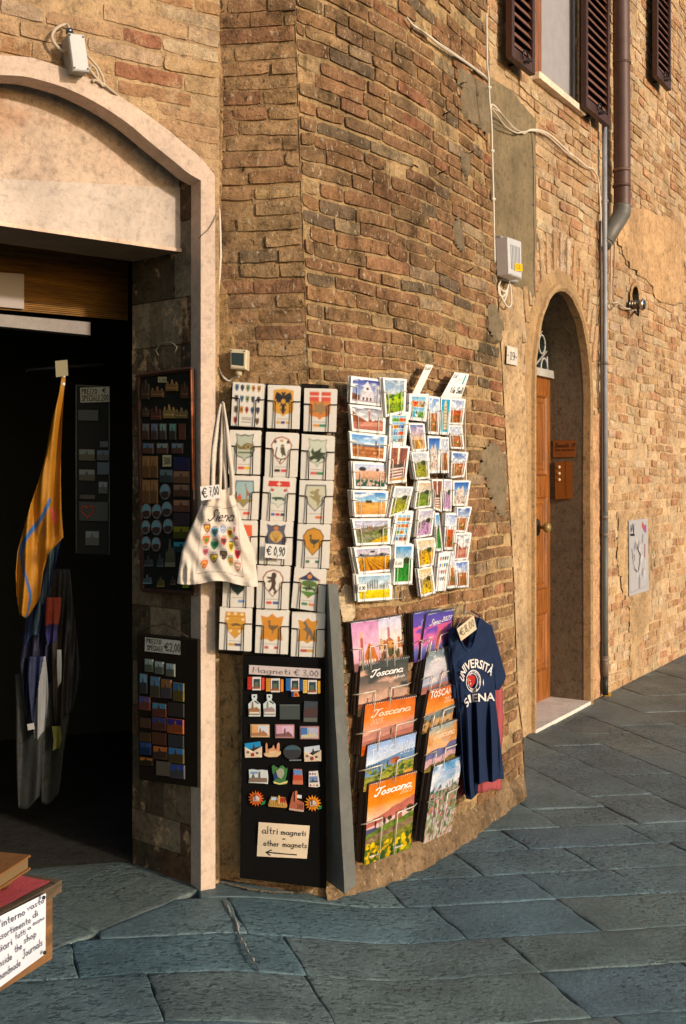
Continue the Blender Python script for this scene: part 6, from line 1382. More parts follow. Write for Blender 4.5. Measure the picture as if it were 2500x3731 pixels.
q = cv7([(370,650),(932,690),(900,1052),(350,1025)]); cln = lambda x, y: .006*math.sin(x*2.8)+.003*math.sin(y*5)
o = sheet('paper_sign', PM.w, q, .006, .0006, C3(214,194,166), 'cream handwritten sign reading altri magneti, other magnets with an arrow', 'sign', curl=cln)
lettered(PM, o, [('altri', .08, .32, .39, .21, {'wd': .09}), ('magneti', .45, .32, .94, .17, {'wd': .11}), ('other', .12, .68, .43, .17, {'wd': .11}), ('magnets', .50, .68, .98, .17, {'wd': .11}), ('~', .49, .50, .54, .2, {'wd': .12})], q, .0068, curl=cln)
mb = MB(); fa = lambda x, y, dd: PM.w(*bil(q, x, y), .0068+cln(x, y)+dd)
ribbon(mb, [(.78,.90),(.5,.89),(.22,.87)], .035, fa, INK); ribbon(mb, [(.28,.80),(.18,.87),(.26,.95)], .03, fa, INK); mb.build('arrow', M['ink'], o)
# magnets: relief pieces built from prisms on the board
def magnet(W, prims, label, d0=.003, mat='card', grp='souvenir magnets on the black board', name='magnet'):
    mb = MB(); n = W.n[0]; n3 = (n[0], n[1], 0)
    for pr_ in prims:
        pts, c, h = pr_[0], pr_[1], pr_[2]; base = pr_[3] if len(pr_) > 3 else 0
        a = sum(pts[i][0]*pts[(i+1)%len(pts)][1]-pts[(i+1)%len(pts)][0]*pts[i][1] for i in range(len(pts)))
        if a > 0: pts = pts[::-1]
        mb.slab([W.w(x, y, d0+base+h) for x, y in pts], n3, h, bev=min(.0008, h*.3), c=C3(*c))
    o = mb.build(name, M[mat]); return tag(o, label, 'magnet', grp)
def R_(x0, y0, x1, y1): return [(x0,y0),(x1,y0),(x1,y1),(x0,y1)]
def E_(cx, cy, rx, ry, n=14): return [(cx+rx*math.cos(2*math.pi*i/n), cy+ry*math.sin(2*math.pi*i/n)) for i in range(n)]
for (x0, y0, x1, y1, c, c2, nm) in ((268,285,468,437,(190,50,40),(206,70,50),'red'),(487,303,694,460,(206,140,50),(214,130,40),'orange'),(724,305,925,450,(40,110,180),(30,70,120),'blue'),(928,322,1134,480,(226,180,90),(206,150,40),'pale yellow')):
    w_ = x1-x0; P = lambda *r: cv6(R_(*r)); s_ = 12
    pr_ = [(P(x0+w_*.28,y0,x1-w_*.2,y1+6),(214,206,200),.006),(P(x0+w_*.36,y0+22,x1-w_*.26,y1-26),(44,62,70),.001,.006),(P(x0,y0,x0+w_*.25,y1-4),c,.008),(P(x1-w_*.16,y0+s_,x1,y1),c2,.008),(P(x0+w_*.34,y1-36,x1-w_*.24,y1-14),(150,80,50),.003,.006),(P(x0+w_*.4,y0+60,x1-w_*.36,y1-36),(90,100,80),.0015,.007)]
    for k in range(6): yy = y0+12+k*(y1-y0-30)/6; pr_.append((P(x0+8,yy,x0+w_*.25-8,yy+8),tuple(int(v*.75) for v in c),.001,.008))
    magnet(PM, pr_, 'window magnet with %s shutters below the price strip'%nm)
magnet(PM, [(cv6([(790,455),(820,460),(815,522),(785,520)]),(40,60,120),.005),(cv6([(820,460),(865,462),(886,515),(815,522)]),(206,130,60),.005),(cv6([(838,474),(862,480),(866,510),(836,510)]),(180,60,40),.002,.005)], 'little flag shaped magnet dangling under the blue shuttered window')
for x0, x1, nm, c in ((275,422,'a brown palace and tower',(150,104,70)),(453,602,'grey white street steps',(150,130,126))):
    X = lambda f: x0+(x1-x0)*f
    magnet(PM, [(cv6([(X(.28),492),(X(.7),492),(X(.72),530),(X(.66),565),(X(.99),610),(X(.98),755),(X(.05),755),(X(.0),605),(X(.34),562),(X(.28),530)]),(196,206,204),.006),(cv6([(X(.04),665),(X(.3),650),(X(.34),580),(X(.42),580),(X(.44),655),(X(.7),640),(X(.95),670),(X(.94),735),(X(.05),735)]),c,.002,.006),(cv6(E_(X(.5),518,11,11)),(30,40,40),.001,.006),(cv6([(X(.45),570),(X(.62),566),(X(.9),598),(X(.8),606)]),(70,80,80),.001,.006),(cv6(R_(X(.1),700,X(.9),720)),(206,200,190),.001,.008)], 'chopping board magnet printed with '+nm)
magnet(PM, [(cv6(R_(650,615,888,790)),(66,72,70),.004),(cv6(R_(650,613,888,622)),(110,116,112),.001,.004)], 'plain dark slate rectangle magnet')
magnet(PM, [(cv6([(940,570),(1104,578),(1098,825),(932,820)]),(60,66,74),.004),(cv6([(936,680),(1000,640),(1050,650),(1100,640),(1097,760),(934,760)]),(76,56,54),.001,.004),(cv6(R_(936,770,1096,815)),(96,96,86),.001,.004)], 'dim town picture magnet at the right, under the yellow shutters')
for x0, y0, x1, y1, c1, c2, c3, nm in ((298,846,532,1005,(206,150,96),(190,196,206),(160,110,70),'tan and grey sky'),(592,846,828,1015,(196,150,170),(206,170,190),(120,80,80),'pink sky'),(886,868,1122,1028,(70,110,170),(170,170,190),(190,180,150),'blue sky')):
    edge = []
    n = 9
    for k in range(n): edge += [(x0+(x1-x0)*k/n, y0),(x0+(x1-x0)*(k+.5)/n, y0+9)]
    m2 = 6
    for k in range(m2): edge += [(x1, y0+(y1-y0)*k/m2),(x1-9, y0+(y1-y0)*(k+.5)/m2)]
    for k in range(n): edge += [(x1-(x1-x0)*k/n, y1),(x1-(x1-x0)*(k+.5)/n, y1-9)]
    for k in range(m2): edge += [(x0, y1-(y1-y0)*k/m2),(x0+9, y1-(y1-y0)*(k+.5)/m2)]
    magnet(PM, [(cv6(edge),(206,170,130) if c1[0] > 200 else (176,130,130),.005),(cv6(R_(x0+18,y0+18,x1-18,y1-18)),c2,.001,.005),(cv6(R_(x0+18,y0+18,x0+95,y1-40)),c1,.001,.006),(cv6([(x0+18,y1-20),(x0+18,y1-55),(x0+110,y1-60),(x0+118,y0+50),(x0+128,y0+50),(x0+132,y1-60),(x0+160,y1-84),(x0+200,y1-50),(x1-18,y1-20)]),c3,.0015,.006)], 'scalloped stamp magnet with %s'%nm)
for x0, y0, sk, nm in ((232,1050,(30,130,180),'bright blue sky'),(938,1096,(190,196,206),'greyish sky')):
    magnet(PM, [(cv6([(x0,y0+26),(x0+185,y0),(x0+198,y0+95),(x0+5,y0+110)]),sk,.003),(cv6([(x0+100,y0+75),(x0+112,y0+30),(x0+122,y0+72),(x0+190,y0+60),(x0+196,y0+95),(x0+60,y0+105)]),(60,56,50),.001,.003),
      (cv6([(x0,y0+68),(x0+100,y0+120),(x0+206,y0+60),(x0+208,y0+190),(x0+5,y0+196)]),(206,184,160),.006),(cv6([(x0+4,y0+70),(x0+110,y0+140),(x0+205,y0+188),(x0+200,y0+192),(x0+100,y0+148),(x0+3,y0+80)]),(226,210,190),.001,.006),(cv6(E_(x0+100,y0+158,20,22)),(150,50,44),.003,.006),(cv6(E_(x0+40,y0+130,18,16)),(120,96,80),.0008,.006),(cv6(E_(x0+150,y0+140,18,16)),(110,90,76),.0008,.006)], 'envelope magnet with a red seal and %s card'%nm)
magnet(PM, [(cv6([(458,1195),(660,1170),(662,1205),(620,1236),(520,1240),(470,1222)]),(206,170,130),.010),(cv6([(482,1195),(480,1090),(490,1070),(502,1090),(504,1150),(560,1130),(574,1095),(592,1140),(616,1150),(622,1085),(634,1068),(648,1085),(646,1190)]),(196,140,106),.008),(cv6(R_(520,1170,620,1186)),(226,196,150),.002,.008)], 'sculpted castle magnet with two pink towers')
magnet(PM, [(cv6(E_(798,1180,108,88,20)),(50,50,54),.005),(cv6([(700,1150),(740,1110),(800,1097),(860,1112),(895,1150)]),(60,84,96),.001,.005),(cv6([(760,1270),(905,1268),(908,1280),(765,1282)]),(120,130,130),.004)], 'dark oval magnet with a dull blue sky')
magnet(PM, [(cv7([(260,75),(300,70),(350,80),(400,76),(466,84),(474,160),(470,233),(400,226),(330,222),(258,220),(264,150)]),(190,196,196),.005),(cv7(R_(266,165,462,212)),(120,100,84),.001,.005),(cv7([(290,165),(310,110),(330,165),(368,160),(372,95),(388,95),(390,165)]),(96,90,80),.001,.005),(cv7(R_(280,95,360,120)),(110,140,180),.0006,.005)], 'ragged edged white magnet with a grey skyline')
magnet(PM, [(cv7([(512,40),(530,24),(560,50),(590,60),(605,36),(630,30),(655,60),(686,60),(676,140),(660,190),(690,200),(670,236),(600,242),(530,225),(540,180),(520,110)]),(60,110,60),.008),(cv7([(556,90),(600,60),(640,70),(650,120),(620,180),(580,160)]),(150,150,130),.004,.008),(cv7([(530,120),(560,110),(580,170),(540,190)]),(40,60,110),.002,.008),(cv7([(530,205),(600,225),(690,195),(680,225),(600,240),(535,225)]),(206,190,120),.003,.008)], 'green ivy castle magnet with a blue pool')
magnet(PM, [(cv7([(750,68),(845,72),(856,240),(742,236)]),(190,110,80),.006),(cv7([(752,74),(844,78),(848,130),(748,140)]),(90,130,180),.001,.006),(cv7([(748,140),(756,100),(766,138),(800,130),(846,142),(850,190),(746,190)]),(180,70,44),.001,.007)], 'flared blue and rust roof tile magnet')
magnet(PM, [(cv7([(920,96),(1020,88),(1042,262),(1000,270),(918,262)]),(214,206,200),.006),(cv7([(928,150),(1016,146),(1022,212),(932,216)]),(110,130,170),.001,.006),(cv7([(932,205),(960,200),(966,160),(974,200),(1018,196),(1022,212),(932,216)]),(60,60,66),.001,.007)]+[(cv7(E_(x, y, 9, 11)),c,.001,.006) for x, y, c in ((936,122,(120,50,50)),(964,120,(90,80,120)),(992,122,(190,120,40)),(940,246,(150,60,50)),(980,246,(206,150,60)),(1012,246,(120,60,50)))], 'flared white tile magnet dotted with tiny crests')
for cx, cy, sc, nm in ((340,393,1.0,'deep orange'),(965,445,1.05,'yellow orange')):
    col_ = (206,96,30) if nm[0] == 'd' else (226,140,30); pr_ = [(cv7([(cx+70,cy+30),(cx+105,cy+20),(cx+95,cy+60),(cx+50,cy+72)]),(30,120,70),.005)]
    for k in range(15):
        a = 2*math.pi*k/15; ca, sa = math.cos(a), math.sin(a); pr_.append((cv7([(cx+sc*(40*ca-16*sa),cy+sc*(40*sa+16*ca)),(cx+sc*88*ca,cy+sc*88*sa),(cx+sc*(40*ca+16*sa),cy+sc*(40*sa-16*ca))]),tuple(int(v*random.uniform(.85,1.1)) for v in col_),.007+.001*(k%2)))
    pr_ += [(cv7(E_(cx,cy,52*sc,50*sc,18)),tuple(int(v*.8) for v in col_),.009),(cv7([(cx-35,cy+25),(cx-30,cy-20),(cx+5,cy-34),(cx+38,cy-10),(cx+36,cy+30)]),(190,180,176),.002,.009),(cv7(R_(cx-14,cy-40,cx-2,cy+20)),(150,90,66),.003,.010),(cv7(R_(cx-35,cy+10,cx+34,cy+30)),(176,150,130),.002,.010)]
    magnet(PM, pr_, 'sunflower magnet with %s petals and a green leaf'%nm)
magnet(PM, [(cv7([(490,400),(505,372),(660,380),(672,440),(684,480),(670,496),(480,480),(472,462)]),(176,130,66),.007),(cv7(R_(575,382,588,450)),(206,150,70),.005,.007),(cv7(R_(596,384,666,440)),(150,50,34),.002,.007),(cv7(R_(505,378,576,410)),(170,190,200),.002,.007),(cv7(R_(586,362,602,452)),(220,160,80),.006,.007)]+[(cv7(R_(500+k*20,430,508+k*20,468)),(206,170,90),.003,.007) for k in range(8)], 'golden panorama magnet of a square with towers')
magnet(PM, [(cv7([(702,500),(722,400),(745,320),(775,306),(795,320),(790,405),(866,440),(866,520),(860,538),(760,530),(704,515)]),(160,90,66),.007),(cv7(R_(770,312,790,425)),(196,110,60),.005,.007),(cv7([(790,350),(842,356),(840,392),(786,386)]),(206,206,206),.003,.007),(cv7([(704,500),(866,520),(862,538),(704,516)]),(190,160,140),.003,.007)]+[(cv7(R_(800+k*16,455,806+k*16,505)),(110,60,46),.001,.007) for k in range(4)], 'red brick palace magnet with a tall tower and white flag')
# ================================================================== fittings, pipes and cables
def cableP(mb, W, pts, d, r, c=(.75,.72,.66), sm=6, seg=6):
    P = catmull([(p[0], p[1], p[2] if len(p) > 2 else d) for p in pts], sm) if len(pts) > 2 else pts
    mb.tube([W.w(p[0], p[1], p[2] if len(p) > 2 else d) for p in P], r, seg, c=c)
CREAM = C3(206,190,158); LC = C3(216,206,190)
# switch box on facet A
bx = root('junction_box', WA.w(545, 844, .0), 'small cream box with a dark window above the crest cards', 'electrical box')
mb = MB(); n3 = WA.N(.2)
mb.slab([WA.w(x, y, .062) for x, y in ((526,842),(562.5,845),(564,799),(525.5,797))], n3, .05, bev=.004, c=CREAM); mb.build('housing', M['plastic'], bx)
mb = MB(); mb.slab([WA.w(x, y, .0635) for x, y in ((529.5,833),(557,836),(557.5,807),(529,805.5))], n3, .002, c=C3(96,80,56)); mb.build('window', M['glass'], bx)
mb = MB(); mb.tube([WA.w(546,844,.035), WA.w(546,851,.035), WA.w(546,859,.035)], [.010,.012,.009], 12, c=CREAM); mb.build('cable_gland', M['plastic'], bx)
mb = MB()
for x, y in ((528.5,800.5),(559,802)): mb.tube([WA.w(x, y, .063), WA.w(x, y, .0655)], .0022, 8, c=C3(90,70,56))
mb.build('screw', M['steel'], bx)
D3 = lambda q: [(489.2+.2145*x, 370+.2145*y) for x, y in q]
mb = MB(); P = [(546,860,.035)]+[(x, y, .014) for x, y in D3([(215,2300),(150,2330),(80,2262),(42,2140),(33,1900),(30,1650),(45,1400),(62,1150),(70,950),(60,600),(38,400),(10,240),(2,150)])]+[(488,372,.012),(485.5,340,.012),(485,300,.012),(484,230,.012),(484,165,.012),(486,110,.012),(485,60,.012),(485,-40,.012)]
cableP(mb, WA, P, .014, .0042, LC, sm=5)
for x, y in ((491,581),(495,724),(496,828),(485,165),(485,300)): mb.tube([WA.w(x-3, y, .014), WA.w(x+3.5, y, .014)], .0065, 8, c=C3(226,220,208))
tag(mb.build('cable', M['cable']), 'cream cable running up the wall edge from the small cream box', 'cable')
mb = MB(); cableP(mb, WL, [(494,490,.036),(488,505,.036),(475,525,.035),(460,538,.034),(452,548,.0),(440,562,-.05)], .036, .0014, C3(110,96,80)); tag(mb.build('wire', M['cable']), 'thin dark wire crossing the upper marble jamb', 'wire')
# grey box over the arch
gb = root('junction_box', WL.w(180, 162, .0), 'grey box with cable loops perched above the marble arch', 'electrical box')
nL = WL.N(1.5); mb = MB(); q = [(157,74),(193,79),(205,164),(168,160)]
mb.slab([WL.w(*p, .10) for p in (q[3], q[2], q[1], q[0])], nL, .012, bev=.003, c=C3(188,188,186)); mb.build('lid', M['plastic'], gb)
mb = MB(); mb.slab([WL.w(*p, .087) for p in ((169,159),(203,162.5),(192,81),(158,76))], nL, .075, c=C3(160,152,140)); mb.build('housing', M['plastic'], gb)
mb = MB()
for x, y in ((160,79),(190,84),(201,157),(171,154)): mb.tube([WL.w(x, y, .10), WL.w(x, y, .103)], .0026, 8, c=C3(110,90,80))
mb.build('screw', M['steel'], gb)
mb = MB(); mb.tube([WL.w(158,120,.045), WL.w(150,118,.045)], [.014,.012], 8, c=C3(190,160,110)); mb.build('cable_gland', M['brass'], gb); mb = MB(); mb.tube([WL.w(158,66,.05), WL.w(159,76,.05)], .012, 8, c=C3(120,124,130)); mb.build('cable_gland', M['steel'], gb)
mb = MB(); cc = C3(190,172,148)
cableP(mb, WL, [(149,118,.045),(138,113,.045),(124,98,.045),(119,83,.04),(125,69,.035),(138,59,.03),(153,56,.03),(158,64,.05)], .04, .0052, cc)
cableP(mb, WL, [(198,125,.03),(206,134,.04),(222,152,.04),(233,172,.04),(238,190,.04),(235,196,.04),(226,186,.04),(214,183,.04),(214,188,.04)], .04, .0042, cc)
cableP(mb, WL, [(202,155,.03),(212,168,.04),(226,184,.04),(242,196,.04),(262,212,.035),(280,226,.01)], .04, .0042, cc)
cableP(mb, WL, [(203,160,.03),(208,150,.035),(218,156,.04),(224,172,.04),(222,182,.035)], .04, .004, cc)
mb.build('cable_loop', M['cable'], gb)
# cables on the curved wall and the house
mb = MB(); cableP(mb, WB, [(930,40,.02),(945,58,.02),(972,76,.02),(1000,97,.02),(1030,117,.02),(1060,138,.02),(1088,158,.02),(1106,172,.022),(1113,180,.022)], .02, .0045, LC)
cableP(mb, WB, [(948,56,.02),(975,79,.026),(1005,104,.02),(1035,124,.024),(1062,142,.02),(1108,175,.022)], .02, .003, C3(190,180,160)); tag(mb.build('cable', M['cable']), 'pair of cables slanting down across the top of the curved wall', 'cable')
WE = panel_on(WB, 1085, 1130, .025)
mb = MB(); cableP(mb, WE, [(1112,30),(1113,100),(1114,150),(1117,180),(1119,230),(1122,260),(1124,300),(1125,350),(1127,420),(1128.5,480),(1129.5,540),(1131,600)], 0, .0046, LC)
for y, x in ((200,1118),(345,1125),(455,1128)): mb.tube([WE.w(x-2.5, y, 0), WE.w(x+3, y, 0)], .0065, 8, c=LC)
tag(mb.build('cable', M['cable']), 'white cable running straight down the edge between the two buildings', 'cable')
Z8 = lambda q: [(1097.6+.284*a[0], 37.6+.284*a[1])+tuple(a[2:]) for a in q]
mb = MB()
main = Z8([(40,500,.2),(72,720,.16),(95,708,.12),(130,735,.09),(190,810,.06),(270,900,.04),(350,938,.04),(400,912,.04),(470,914,.035),(540,940,.035),(600,985,.035),(670,1050,.035),(730,1105,.035),(800,1160,.03),(860,1210,.03),(905,1228,.03),(940,1280,.03),(955,1350,.03),(965,1500,.03),(972,1700,.03),(975,1850,.03)])
cableP(mb, WC, main, .03, .0055, C3(226,212,192))
cableP(mb, WC, Z8([(70,715,.16),(140,800,.09),(200,880,.07),(290,935,.05),(360,925,.045),(430,920,.04),(520,945,.035),(600,1010,.04),(680,1085,.035),(760,1130,.04),(850,1205,.03)]), .03, .0038, C3(216,200,178))
cableP(mb, WC, Z8([(65,690,.16),(100,735,.10),(160,770,.10),(230,850,.07),(310,920,.05),(370,930,.045)]), .03, .003, C3(216,200,178))
tag(mb.build('cable', M['cable']), 'slack bundle of pale cables draped over the grey plaster towards the downpipe', 'cable')
mb = MB(); cableP(mb, WC, Z8([(415,925,.03),(428,1100,.026),(434,1400,.026),(436,1600,.026),(440,1860,.026)])+[(1222,620,.03),(1224,680,.03)], .026, .0034, C3(150,130,104))
for y in (1210,1510): 
    p_ = Z8([(425,y),(440,y)]); mb.tube([WC.w(*p_[0], .026), WC.w(*p_[1], .026)], .007, 6, c=C3(120,116,110))
tag(mb.build('cable', M['cable']), 'thin brown cable dropping straight from the cable bundle to the door arch', 'cable')
mb = MB(); cableP(mb, WC, Z8([(880,820,.03),(890,930,.025),(893,1050,.025),(885,1160,.025),(870,1205,.03)]), .025, .003, C3(206,180,150)); tag(mb.build('cable', M['cable']), 'short thin cable under the right shutter joining the bundle', 'cable')
# meter box
V2 = lambda q: [(1116.4+.1555*a[0], 514.3+.1555*a[1])+tuple(a[2:]) for a in q]
mx = root('meter_box', WC.w(1165, 640, .0), 'grey ribbed plastic cabinet with a yellow sticker on the grey plaster strip', 'electrical box'); nC = WC.N(1)
gr_ = C3(196,196,198)
mb = MB(); mb.slab([WC.w(*p, .055) for p in V2([(205,795),(440,850),(440,240),(185,150)])], nC, .05, bev=.004, c=C3(150,148,144)); mb.build('back_box', M['plastic'], mx)
mb = MB(); lidp = V2([(310,720),(495,792),(485,240),(290,170)]); dd = [.14, .13, .13, .14]
ws = [WC.w(x, y, d_) for (x, y), d_ in zip(lidp, dd)]; mb.slab(ws, nC, .07, bev=.006, c=gr_); mb.build('lid', M['plastic'], mx)
mb = MB()
for k in range(7):
    a = .16+.11*k; f = lambda y: [ws[3][i]*(1-a)*(1-y)+ws[2][i]*a*(1-y)+ws[0][i]*(1-a)*y+ws[1][i]*a*y for i in range(3)]
    mb.tube([Vector(f(.18))+nC*.001, Vector(f(.84))+nC*.001], .0022, 6, c=C3(120,120,124))
mb.build('rib', M['plastic'], mx)
mb = MB()
for y in (270, 600): mb.slab([WC.w(*p, .10) for p in V2([(205,y+50),(262,y+58),(258,y-5),(202,y-15)])], nC, .03, bev=.003, c=gr_)
mb.build('hinge', M['plastic'], mx)
def onlid(a, y, dd=.0015): return Vector([ws[3][i]*(1-a)*(1-y)+ws[2][i]*a*(1-y)+ws[0][i]*(1-a)*y+ws[1][i]*a*y for i in range(3)])+nC*(dd+.002)
mb = MB(); mb.slab([onlid(.38,.86), onlid(1.0,.80), onlid(1.0,.60), onlid(.38,.66)], nC, .0025, c=C3(226,184,20)); o = mb.build('warning_sticker', M['paper'], mx)
mb = MB(); write(mb, 'CE', lambda x, y, dd_: onlid(.48+.4*x, .66+.14*y-.02*x, .0016+dd_), 0, .9, 1, .8, C3(150,110,30), wd=.12); mb.build('lettering', M['ink'], o)
mb = MB()
for pts in ([(180,815),(150,890),(170,930),(240,975),(285,920),(300,860),(308,830)], [(120,860),(150,960),(210,1100),(280,1200),(325,1190),(338,1100),(330,980),(318,860)], [(130,890),(150,1000),(200,1050),(250,1010),(295,880)], [(150,900),(180,1030),(232,1110),(265,1020),(290,870)]):
    cableP(mb, WC, [(*p, .05) for p in V2(pts)], .05, .0052, C3(222,212,196))
mb.build('cable_loop', M['cable'], mx)
# number plate 19
q = V2([(275,1770),(430,1812),(425,2066),(265,2034)])
o = sheet('house_number', WC.w, q, .034, .008, C3(216,204,190), 'square white plate with the number 19 beside the arched door', 'number plate', mat='marble')
mb = MB(); fq = lambda x, y, dd_: WC.w(*bil(q, x, y), .0345+dd_)
for l, wd in (([(.40,.3),(.40,.72)],.07),([(.30,.36),(.40,.29)],.03),([(.33,.73),(.47,.73)],.025)): ribbon(mb, l, wd, fq, INK)
P = smooth([(.74,.42),(.66,.54),(.56,.5),(.55,.38),(.62,.29),(.72,.34),(.745,.46),(.72,.6),(.66,.7),(.57,.73)]); ribbon(mb, P, .045, fq, INK)
for s_ in (.1, .9): 
    k = 1 if s_ < .5 else 1; mb.add([fq(s_, .45, .0006), fq(s_+.11*k, .52, .0006), fq(s_, .58, .0006)] if s_ < .5 else [fq(s_-.04, .47, .0006), fq(s_+.07, .53, .0006), fq(s_-.04, .60, .0006)], [(2, 1, 0)], c=INK)
mb.build('lettering', M['ink'], o)
# brass plates on the door reveal
RV = Wall([tuple(WC.P(uDr, 0, -.245))[:2], tuple(WC.P(uDr, 0, 0))[:2]])
def rq(px0, py0, px1, py1): return [(px0, py0), (px1, py0+.5), (px1, py1+.5), (px0, py1)]
wq = [(1264,1006),(1317,1006),(1316,1044),(1264,1045)]
o = sheet('name_plate', RV.w, wq, .006, .005, C3(150,92,42), 'orange brown plate with dark script and 19 on the door reveal', 'name plate', mat='brass')
mb = MB(); fq = lambda x, y, dd_: RV.w(*bil(wq, x, y), .0065+dd_)
write(mb, 'Benocafo', fq, .1, .42, .68, .26, C3(60,34,20), wd=.13, slant=.3, gap=.02); write(mb, '19', fq, .78, .42, .93, .24, C3(60,34,20), wd=.13, slant=.3); write(mb, 'Siena', fq, .09, .62, .32, .13, C3(60,34,20), wd=.16); write(mb, 'Apartments', fq, .38, .62, .93, .13, C3(60,34,20), wd=.16); mb.build('lettering', M['ink'], o)
wq2 = [(1268,1056),(1309,1054),(1309,1139),(1269,1141)]
o = sheet('intercom', RV.w, wq2, .02, .018, C3(156,96,36), 'orange brown doorbell panel with three pale buttons below the name plate', 'doorbell', mat='brass')
for y in (.14, .31, .48):
    mb = MB(); c0 = RV.w(*bil(wq2, .24, y), .02); n_ = Vector((RV.n[0][0], RV.n[0][1], 0)); mb.tube([c0, c0+n_*.006], .010, 10, c=C3(236,220,180)); mb.build('button', M['plastic'], o)
mb = MB(); fq = lambda x, y, dd_: RV.w(*bil(wq2, x, y), .0205+dd_); ribbon(mb, [(.6,.02),(.58,.5),(.64,.98)], .025, fq, C3(80,46,20)); mb.build('groove', M['ink'], o)
# downpipe and thin pipe
mb = MB(); br = C3(92,66,58)
pp = [(1419,-80,.10),(1420,60,.10),(1421.5,300,.10),(1422,440,.10),(1422,474,.10)]
mb.tube([WC.w(*p) for p in catmull(pp, 6)], .056, 20, c=br); mb.build
dpi = root('downpipe', WC.w(1421, 474, .1), 'thick brown metal rainwater pipe ending in a grey elbow', 'pipe'); mb.build('pipe', M['metalpaint'], dpi)
mb = MB(); mb.tube([WC.w(*p) for p in catmull([(1422,470,.10),(1421,486,.10),(1413,502,.09),(1402,519,.075),(1392,536,.055),(1384,552,.035),(1380,560,.03)], 6)], [.060]*8+[.056]*22+[.05]*7, 20, c=C3(104,100,92)); mb.build('elbow', M['metalpaint'], dpi)
mb = MB()
for y in (145, 390, 425):
    c0 = WC.w(1421, y, .10); mb.tube([c0+Vector((0,0,-.008)), c0+Vector((0,0,.008))], .0605, 20, c=br if y != 390 else C3(120,90,76))
mb.build('pipe_joint', M['metalpaint'], dpi)
tp_ = root('water_pipe', WC.w(1383, 1590, .03), 'thin grey pipe running down to the pavement right of the door', 'pipe')
mb = MB(); mb.tube([WC.w(1381.5+ (y-250)*.0025, y, .045) for y in (250, 500, 800, 1170)], .0165, 14, c=C3(150,152,158)); mb.tube([WC.w(1383.5, y, .045) for y in (1170, 1350, 1500)], .019, 14, c=C3(104,108,104)); mb.build('pipe', M['metalpaint'], tp_)
mb = MB(); mb.tube([WC.w(1383.5, y, .045) for y in (1498, 1520, 1545)], .022, 12, c=C3(120,104,90)); mb.tube([WC.w(1383.5, y, .045) for y in (1545, 1588)], .020, 12, c=C3(44,50,46)); mb.build('pipe_foot', M['metalpaint'], tp_)
mb = MB()
for y in (460, 830, 1182, 1222, 1508): c0 = WC.w(1383, y, .045); mb.tube([c0+Vector((0,0,-.010)), c0+Vector((0,0,.010))], .0225, 12, c=C3(130,120,112)); mb.tube([WC.w(1378, y, -.01), WC.w(1380, y, .03)], .006, 6, c=C3(110,84,70))
mb.build('pipe_clamp', M['metalpaint'], tp_)
mb = MB(); 
for pts in ([(1372,505),(1374,800),(1376,1100),(1377,1585)],): cableP(mb, WC, pts, .03, .008, C3(70,50,36))
tag(mb.build('conduit', M['cable']), 'dark narrow conduit just left of the thin grey pipe', 'pipe')
# spotlight
U7 = lambda q: [(1367.3+.096*a[0], 614.6+.096*a[1])+tuple(a[2:]) for a in q]
sp = root('spotlight', WC.w(1450, 705, .02), 'small ribbed metal spotlight at the foot of a niche right of the pipes', 'light fitting')
c0 = WC.w(*U7([(790,855)])[0], .03); dv = (WC.w(*U7([(985,850)])[0], .09)-c0).normalized(); mb = MB(); L_ = .075; pts = []; rr = []
for k in range(13): pts.append(c0+dv*L_*k/12); rr.append(.028 if k%3 else .035)
mb.tube(pts, rr, 16, c=C3(120,110,96), smooth=False); mb.build('ribbed_body', M['steel'], sp)
mb = MB(); e = pts[-1]; mb.tube([e, e+dv*.012, e+dv*.02], [.040,.042,.034], 20, c=C3(190,180,172)); mb.build('lens_ring', M['steel'], sp)
mb = MB(); mb.tube([e+dv*.019, e+dv*.021], .032, 20, c=C3(206,196,190)); mb.build('lens', M['glass'], sp)
mb = MB(); mb.tube([c0+dv*.05, c0+dv*.05+Vector((0,0,-.075)), WC.w(1450, 712, 0)], .009, 6, c=C3(60,50,44)); mb.build('bracket', M['metalpaint'], sp)
mb = MB()
cableP(mb, WC, [(*p, .03) for p in U7([(310,-600),(305,0),(315,500),(320,780),(450,800),(520,840),(640,930),(740,950),(830,950)])], .03, .006, C3(200,180,158))
cableP(mb, WC, [(*p, .03) for p in U7([(385,-600),(375,0),(345,500),(370,800),(400,910),(500,830),(600,880),(720,965),(840,945)])], .03, .005, C3(150,120,96))
cableP(mb, WC, [(*p, .03) for p in U7([(270,300),(290,800),(340,935),(400,900),(450,850)])], .03, .004, C3(200,180,150))
tag(mb.build('cable', M['cable']), 'looped cables hanging behind the pipe and feeding the spotlight', 'cable')
# poster
q = [(1437,1190),(1480.5,1184),(1483,1349),(1438,1363)]
o = sheet('poster', WC.w, q, .022, .001, C3(166,164,166), 'torn pale grey poster with scribbles pasted right of the thin grey pipe', 'poster')
mb = MB(); fq = lambda x, y, dd_: WC.w(*bil(q, x, y), .0225+dd_); r = random.Random(4)
ribbon(mb, [(.06,.05),(.05,.93),(.1,.96),(.9,.93),(.95,.88)], .012, fq, C3(150,140,140))
for k in range(26):
    x, y = r.uniform(.15, .85), r.uniform(.22, .82); ribbon(mb, [(x, y), (x+r.uniform(-.05, .05), y+r.uniform(.03, .1))], r.uniform(.03, .09), fq, r.choice([C3(190,186,186), C3(182,178,180), C3(130,128,132)]), d=.0004+k*.00004)
for l in ([(.13,.08),(.12,.16),(.16,.12),(.13,.1)], [(.2,.06),(.24,.16),(.28,.05),(.26,.18)], [(.1,.19),(.3,.2)]): ribbon(mb, l, .03, fq, INK, d=.002)
